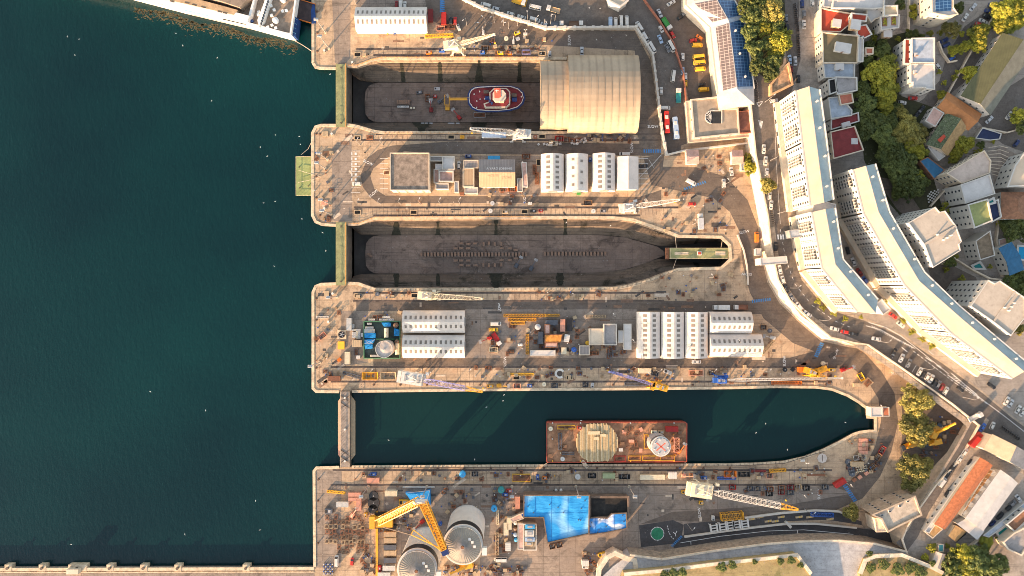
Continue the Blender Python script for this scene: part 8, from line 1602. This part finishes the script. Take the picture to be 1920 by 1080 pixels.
p = W(1436, 466, 13); tt = thing('steel_cylinder', 'white cylinder tower with a red cross on its cap, standing on the barge', 'tank', (p.x, p.y, zb + .02)); r = U(99, 13); WT = M('cylinder white', (.38, .365, .355), .5, .08, .3, dirt=.2)
MB().cyl(0, 0, 0, 10.4, r * 1.14, 32).build('shell', WT, tt, False); MB().cyl(0, 0, 8.6, 9.6, r * 1.155, 32, None, False).build('dark_band', paint('black', .7), tt, False); MB().cyl(0, 0, 10.4, 11.4, r, 32, r * .98).build('cap', WT, tt, False); MB().ring(0, 0, 10.4, 11.1, r * 1.02, r * 1.14, 32).build('rim', FRAMEW, tt, False)
for a in (.72, -.72): MB().box(0, 0, 11.405, r * 1.35, .55, .03, a).build('red_cross', M('tug red', (1, 1, 1)), tt, False)
for k in range(7): a = .8 + k * .9; MB().box(r * .8 * math.cos(a), r * .8 * math.sin(a), 11.4, .5, .4, .35, a).build('lifting_lug', FRAMEW, tt, False)
def bput(k, x, y, l, rot=0, **kw): put(k, x, y, l, rot, zb + .01, **kw)
bput('container', 1555, 262, 'red container in the corner of the barge', c='red'); bput('stillage', 370, 248, 'yellow framed rack on the barge', c='yellow', w=9., d=1.6); bput('section', 300, 405, 'dark upright log bundle on the barge', 90, c='slate', L=8., w=1.6); bput('section', 390, 540, 'dark beam bundle on the barge', 0, c='slate', L=6., w=1.2); bput('crate', 1105, 402, 'salmon box in the middle of the barge', c='salmon', w=2.6, d=1.4); bput('crate', 985, 500, 'white crate beside the timbers', c='white'); bput('stillage', 975, 600, 'bright red frame at the barge edge', c='red', w=5.6, d=2.6); bput('stillage', 1140, 595, 'yellow frame at the barge edge', c='gold', w=6., d=2.2); bput('stillage', 1330, 595, 'longer yellow frame at the barge edge', c='yellow', w=9., d=2.2); bput('stillage', 1510, 595, 'gold frame at the barge edge', c='gold', w=7., d=2.2); bput('section', 1605, 440, 'salmon upright tower section on the barge', 90, c='salmon', L=7., w=2.4); bput('lift', 1640, 520, 'orange boom lift on the barge', 60, c='orange'); bput('stillage', 1270, 410, 'yellow upright fence beside the cylinder', 90, c='yellow', w=7., d=2.); bput('generator', 1360, 300, 'cream plant beside the cylinder', c='cream'); bput('generator', 1435, 300, 'tan plant beside the cylinder', c='tan'); bput('generator', 520, 250, 'red winch on the barge', c='red', w=2.)
bput('drum', 215, 380, 'white buoy drum on the barge', c='white'); bput('reel', 330, 605, 'white reel on the barge', c='white'); bput('reel', 195, 265, 'white wire reel on the barge', c='cream'); bput('drum', 305, 538, 'cream buoy drum on the barge', c='cream')
scatter(C7, 980, 230, 1240, 560, 14, [('crate', dict(c='brown')), ('stillage', dict(c='rust', w=2., d=1.4)), ('drum', dict(c='rust')), ('crate', dict(c='salmon'))], 'on the barge deck', 'barge deck litter', 40, zb + .01); scatter(C7, 180, 220, 460, 620, 10, [('crate', dict(c='brown')), ('drum', dict(c='rust'))], 'on the barge deck', 'barge deck litter', 41, zb + .01); scatter(C7, 1560, 300, 1700, 600, 8, [('crate', dict(c='brown')), ('drum', dict(c='gold'))], 'on the barge deck', 'barge deck litter', 42, zb + .01)
# the ferry
fr(*D1_); zf = 6.; hp = [(-900, -290), (0, -58), (500, 72), (1130, 222), (1500, 322), (1545, 330), (1600, -40), (1640, -260), (-900, -900)]; P = WL(hp, zf); c = cen(P[2:6]); t = thing('car_ferry', 'white and pale blue car ferry moored stern-on at the top edge', 'ferry', (c.x, c.y, -2.5)); FW = M('ferry white', (.76, .74, .70), .4, .06, .2, dirt=.15); FB = M('ferry blue', (.14, .34, .48), .4, .12, .3); FD = M('ferry deck', (.26, .20, .15), .85, .25, .3, dirt=.3); FN = M('ferry navy', (.015, .05, .17), .5, .2)
Q = ccw([(p.x, p.y) for p in P]); MB().prism(Q, -4, zf - .05).build('hull', FW, t); MB().sheet(Q, zf).build('after_deck', FD, t); MB().path([(x, y, zf) for x, y in Q], .8, 1.2, True).build('bulwark', FW, t)
for a, b, z0, z1, mt, nm in (((500, 72), (760, 133), 2., 4.6, FB, 'hull_stripe'), ((1130, 222), (1500, 322), 2.4, 4.2, FB, 'hull_stripe'), ((-100, -58), (330, 38), 2.6, 3.8, FB, 'hull_stripe'), ((500, 72), (1130, 222), -1.9, -1.2, BRED, 'boot_stripe'), ((880, 166), (1100, 216), 3.2, 4.6, GLASS, 'hull_windows')):
 p, q = W(*a, zf), W(*b, zf); n = Vector(((q - p).y, -(q - p).x, 0)).normalized() * .06; m = MB(); m.face([(p + n).xy.to_tuple() + (z0,), (q + n).xy.to_tuple() + (z0,), (q + n).xy.to_tuple() + (z1,), (p + n).xy.to_tuple() + (z1,)]); m.build(nm, mt, t)
def fb(nm, pts, z0, z1, mt): return MB().prism(ccw([(p.x, p.y) for p in WL(pts, z1)]), z0, z1).build(nm, mt, t)
fb('side_house', [(-900, -260), (0, -62), (500, 52), (1130, 205), (1150, 150), (800, 60), (-900, -330)], zf, zf + 4, FW); fb('upper_deck', [(-900, -300), (300, -20), (780, 90), (1000, 140), (1040, 95), (840, 40), (-900, -420)], zf + 2, zf + 4.15, M('ferry tan deck', (.42, .29, .17), .85, .2, .3, dirt=.3)); fb('centre_house', [(-900, -420), (880, 10), (1060, 70), (1200, -80), (-900, -700)], zf, zf + 5.4, FD); fb('cross_house', [(1240, 250), (1280, 200), (1350, -20), (1380, -120), (1320, -120), (1290, 20), (1225, 190)], zf, zf + 3., FW); fb('cross_house', [(1135, 205), (1165, 140), (1215, -60), (1200, -60), (1140, 150)], zf, zf + 3.2, FW)
for i in range(12): p = W(1262 + i * 8, 225 - i * 26, zf + 3); MB().box(p.x, p.y, zf + 3, .8, 1.2, .12, R(12)).build('house_window', GLASS, t)
for x, y in ((420, 15), (560, 28), (630, 48), (715, 70), (870, 112), (920, 125)): p = W(x, y, zf + 4); MB().box(p.x, p.y, zf + 4.15, 2.2, .5, .1, R(-14)).build('deck_slot', RAIL, t)
for x, y, r in ((1405, 200, 1.5), (1475, 8, 1.3)): p = W(x, y, zf); MB().cyl(p.x, p.y, zf, zf + 1.6, r, 18).ball(p.x, p.y, zf + 1.6, r, r, .9, 16, 6).build('radome', FW, t)
for x, y in ((1360, 60), (1390, 100), (1470, 110), (1505, 105), (1365, 150), (1330, 262), (1370, 245), (1405, 270), (1180, 205), (1245, 120), (1240, 145)): p = W(x, y, zf); MB().box(p.x, p.y, zf + .02, 1.3, 1.1, 1.2, .3).build('deck_locker', FN if x == 1180 else FW, t)
P2 = [(1556, 140), (1612, 175), (1590, 352), (1530, 322)]; fb('stern_door', P2, -1, 4., FN)
for k in range(4): p, q = W(1562 - k * 8, 160 + k * 45, 4.1), W(1606 - k * 6, 190 + k * 42, 4.1); MB().bar(p, q, .25, .1).build('door_rib', FB, t)
p, q = W(1605, 85, 1.5), W(1755, 130, .5); MB().bar(p, q, 9.4, .3).build('stern_ramp', M('ramp plate', (.05, .035, .035), .8, .3), t); u = (q - p).normalized(); MB().bar(q + Vector((-.4, 5, .2)), q + Vector((.5, -5, .2)), 2.2, .25).build('ramp_flap', FN, t)
for s in (4.9, -4.9): n = Vector((-u.y, u.x, 0)) * s; MB().bar(p + n, q + n, .3, .9).build('ramp_side', paint('orange'), t)
def rope(l, pts, w_=.16):
 t = thing('mooring_rope', l, 'rope', cen(pts).to_tuple()); m = MB()
 for a, b in zip(pts[:-1], pts[1:]): m.bar(a, b, w_)
 m.build('rope', M('rope', (.55, .45, .33), .9), t)
rope('pale mooring rope from the ferry stern to the top pier', [W(1550, 368, 1), W(1650, 425, .2), W(1742, 486, .6)], .3)
fr(*A5); rope('mooring rope from the mossy pontoon to a pier bollard, upper', [W(95, 485, 0), W(305, 550, .5)]); rope('mooring rope from the mossy pontoon to a pier bollard, lower', [W(90, 600, 0), W(305, 555, .5)]); rope('slack rope arching from the pontoon top to the pier', [W(120, 345, 0), W(185, 290, -.5), W(218, 225, .3)])
fr(*B5); rope('chain holding the spare caisson to the upper niche edge', [W(1216, 240, .2), W(1226, 340, -.6)]); rope('chain holding the spare caisson to the lower niche edge', [W(1225, 440, -.6), W(1188, 548, .2)]); rope('chain at the far end of the spare caisson', [W(1622, 262, .2), W(1608, 340, -.6)])
fr(*C7); rope('mooring rope at the left corner of the barge', [W(165, 640, 1.6), W(100, 684, .3)]); rope('mooring rope at the right corner of the barge', [W(1680, 625, 1.6), W(1738, 664, .3)]); p, q = W(548, 622, 2.2), W(612, 700, .4); t = thing('boarding_ladder', 'pale boarding ramp from the barge to the lower quay', 'gangway', (p.x, p.y, .3)); MB().bar(p, q, 1.4, .18).build('walkway', COPE, t)
for s in (.6, -.6): MB().bar(p + Vector((s, s * .8, .7)), q + Vector((s, s * .8, .7)), .1).build('hand_rail', FRAMEW, t)
# floating weed line along the ferry
fr(*D1_); m = MB(); r = random.Random(4)
for i in range(1100):
 x = r.uniform(60, 1600); y = 12 + x * .247 + abs(r.gauss(0, 1)) * 46 + 18 * math.sin(x * .012) + 22; p = W(x, y, -2.46); s = r.uniform(.12, .6); a = -.25 + r.gauss(0, .5)
 m.face([(p.x + s * math.cos(a) * 1.6, p.y + s * math.sin(a) * 1.6, -2.46), (p.x - s * math.sin(a) * .5, p.y + s * math.cos(a) * .5, -2.46), (p.x - s * math.cos(a) * 1.6, p.y - s * math.sin(a) * 1.6, -2.46), (p.x + s * math.sin(a) * .5, p.y - s * math.cos(a) * .5, -2.46)])
o = m.build('floating_weed', M('floating weed', (.085, .072, .036), .8, .4, .5)); o['kind'] = 'stuff'; o['label'] = 'brown weed and scum drifting along the side of the ferry'; o['category'] = 'seaweed'
# gulls
def gull():
 t = thing('flying_gull', '', 'gull'); gw = M('gull white', (.8, .79, .77), .8, .03, dirt=0); MB().loops([[(x, r_ * math.cos(a), r_ * math.sin(a)) for a in [k * 1.047 for k in range(6)]] for x, r_ in ((-.55, .03), (-.3, .1), (.05, .15), (.32, .1), (.45, .07), (.55, .015))], True, True).build('body', gw, t, False)
 for s in (1, -1): MB().loops([[(.2, s * .08, .06), (-.12, s * .08, .05), (-.1, s * .5, .2), (.22, s * .45, .2)], [(.19, s * .08, .09), (-.12, s * .08, .07), (-.1, s * .5, .22), (.22, s * .45, .23)]], True, True).face([(.22, s * .45, .23), (-.1, s * .5, .22), (-.22, s * 1.05, .1), (-.1, s * .98, .12)]).build('wing', gw, t, False)
 MB().rod((.53, 0, -.01), (.66, 0, -.03), .03, 5, .005).build('beak', paint('yellow'), t, False); return t
GEAR['gull'] = gull; fr(); r = random.Random(5)
for x, y in ((138, 102), (146, 72), (328, 61), (341, 84), (395, 188), (406, 107), (124, 67), (487, 275), (515, 252), (500, 292), (493, 380), (515, 377), (513, 499), (384, 770), (280, 735), (478, 940), (486, 995), (345, 1003), (131, 1022), (565, 410), (562, 270), (618, 138), (604, 436), (560, 255), (610, 470), (945, 741), (943, 752), (912, 764), (728, 826), (890, 862), (1090, 789), (1437, 795), (1419, 812), (1478, 844), (1587, 793), (980, 303), (1062, 417), (1145, 423), (907, 70), (1175, 65), (1126, 14), (1105, 13), (1119, 73)):
 put('gull', x, y, 'white gull gliding low over the harbour and docks', r.uniform(0, 360), 6. + r.uniform(0, 8), 'gulls over the harbour')

# guard rails along the dock edges
def guardrail(label, pts, mt):
 t = thing('guard_rail', label, 'railing', cen(WL(pts)).to_tuple()); P = WL(pts, .28); m = MB()
 for a, b in zip(P[:-1], P[1:]):
  n = max(1, int((b - a).length / 2.2))
  for k in range(n): q = a + (b - a) * (k / n); m.box(q.x, q.y, .25, .14, .14, 1.1); m.box(q.x, q.y + .45, .28, .1, .9, .1)
 m.build('posts', mt, t)
 for z in (.75, 1.3): MB().path([(p.x, p.y, z) for p in P], .12, .1).build('rail', mt, t)
fr(); guardrail('orange guard rail along the top edge of the tug dock', [(653, 123), (670, 123), (699, 112), (715, 108), (1010, 108)], ORAIL); guardrail('rusty guard rail along the lower edge of the tug dock', [(722, 250), (900, 250.5)], ORAIL)
guardrail('orange guard rail round the upper edge of the empty dock', [(654, 420), (673, 419), (704, 407.5), (1000, 406)], ORAIL); guardrail('guard rail along the lower edge of the empty dock', [(704, 545), (1150, 543), (1220, 527), (1270, 507)], RAIL); guardrail('guard rail along the lower edge of the flooded dock', [(665, 876.5), (1380, 872.5), (1470, 868), (1545, 845)], RAIL)
for root, q, fm in OVER.values():
 o = q.build('window', [fm, GLASS], root); o['kind'] = 'stuff'
finish_labels()
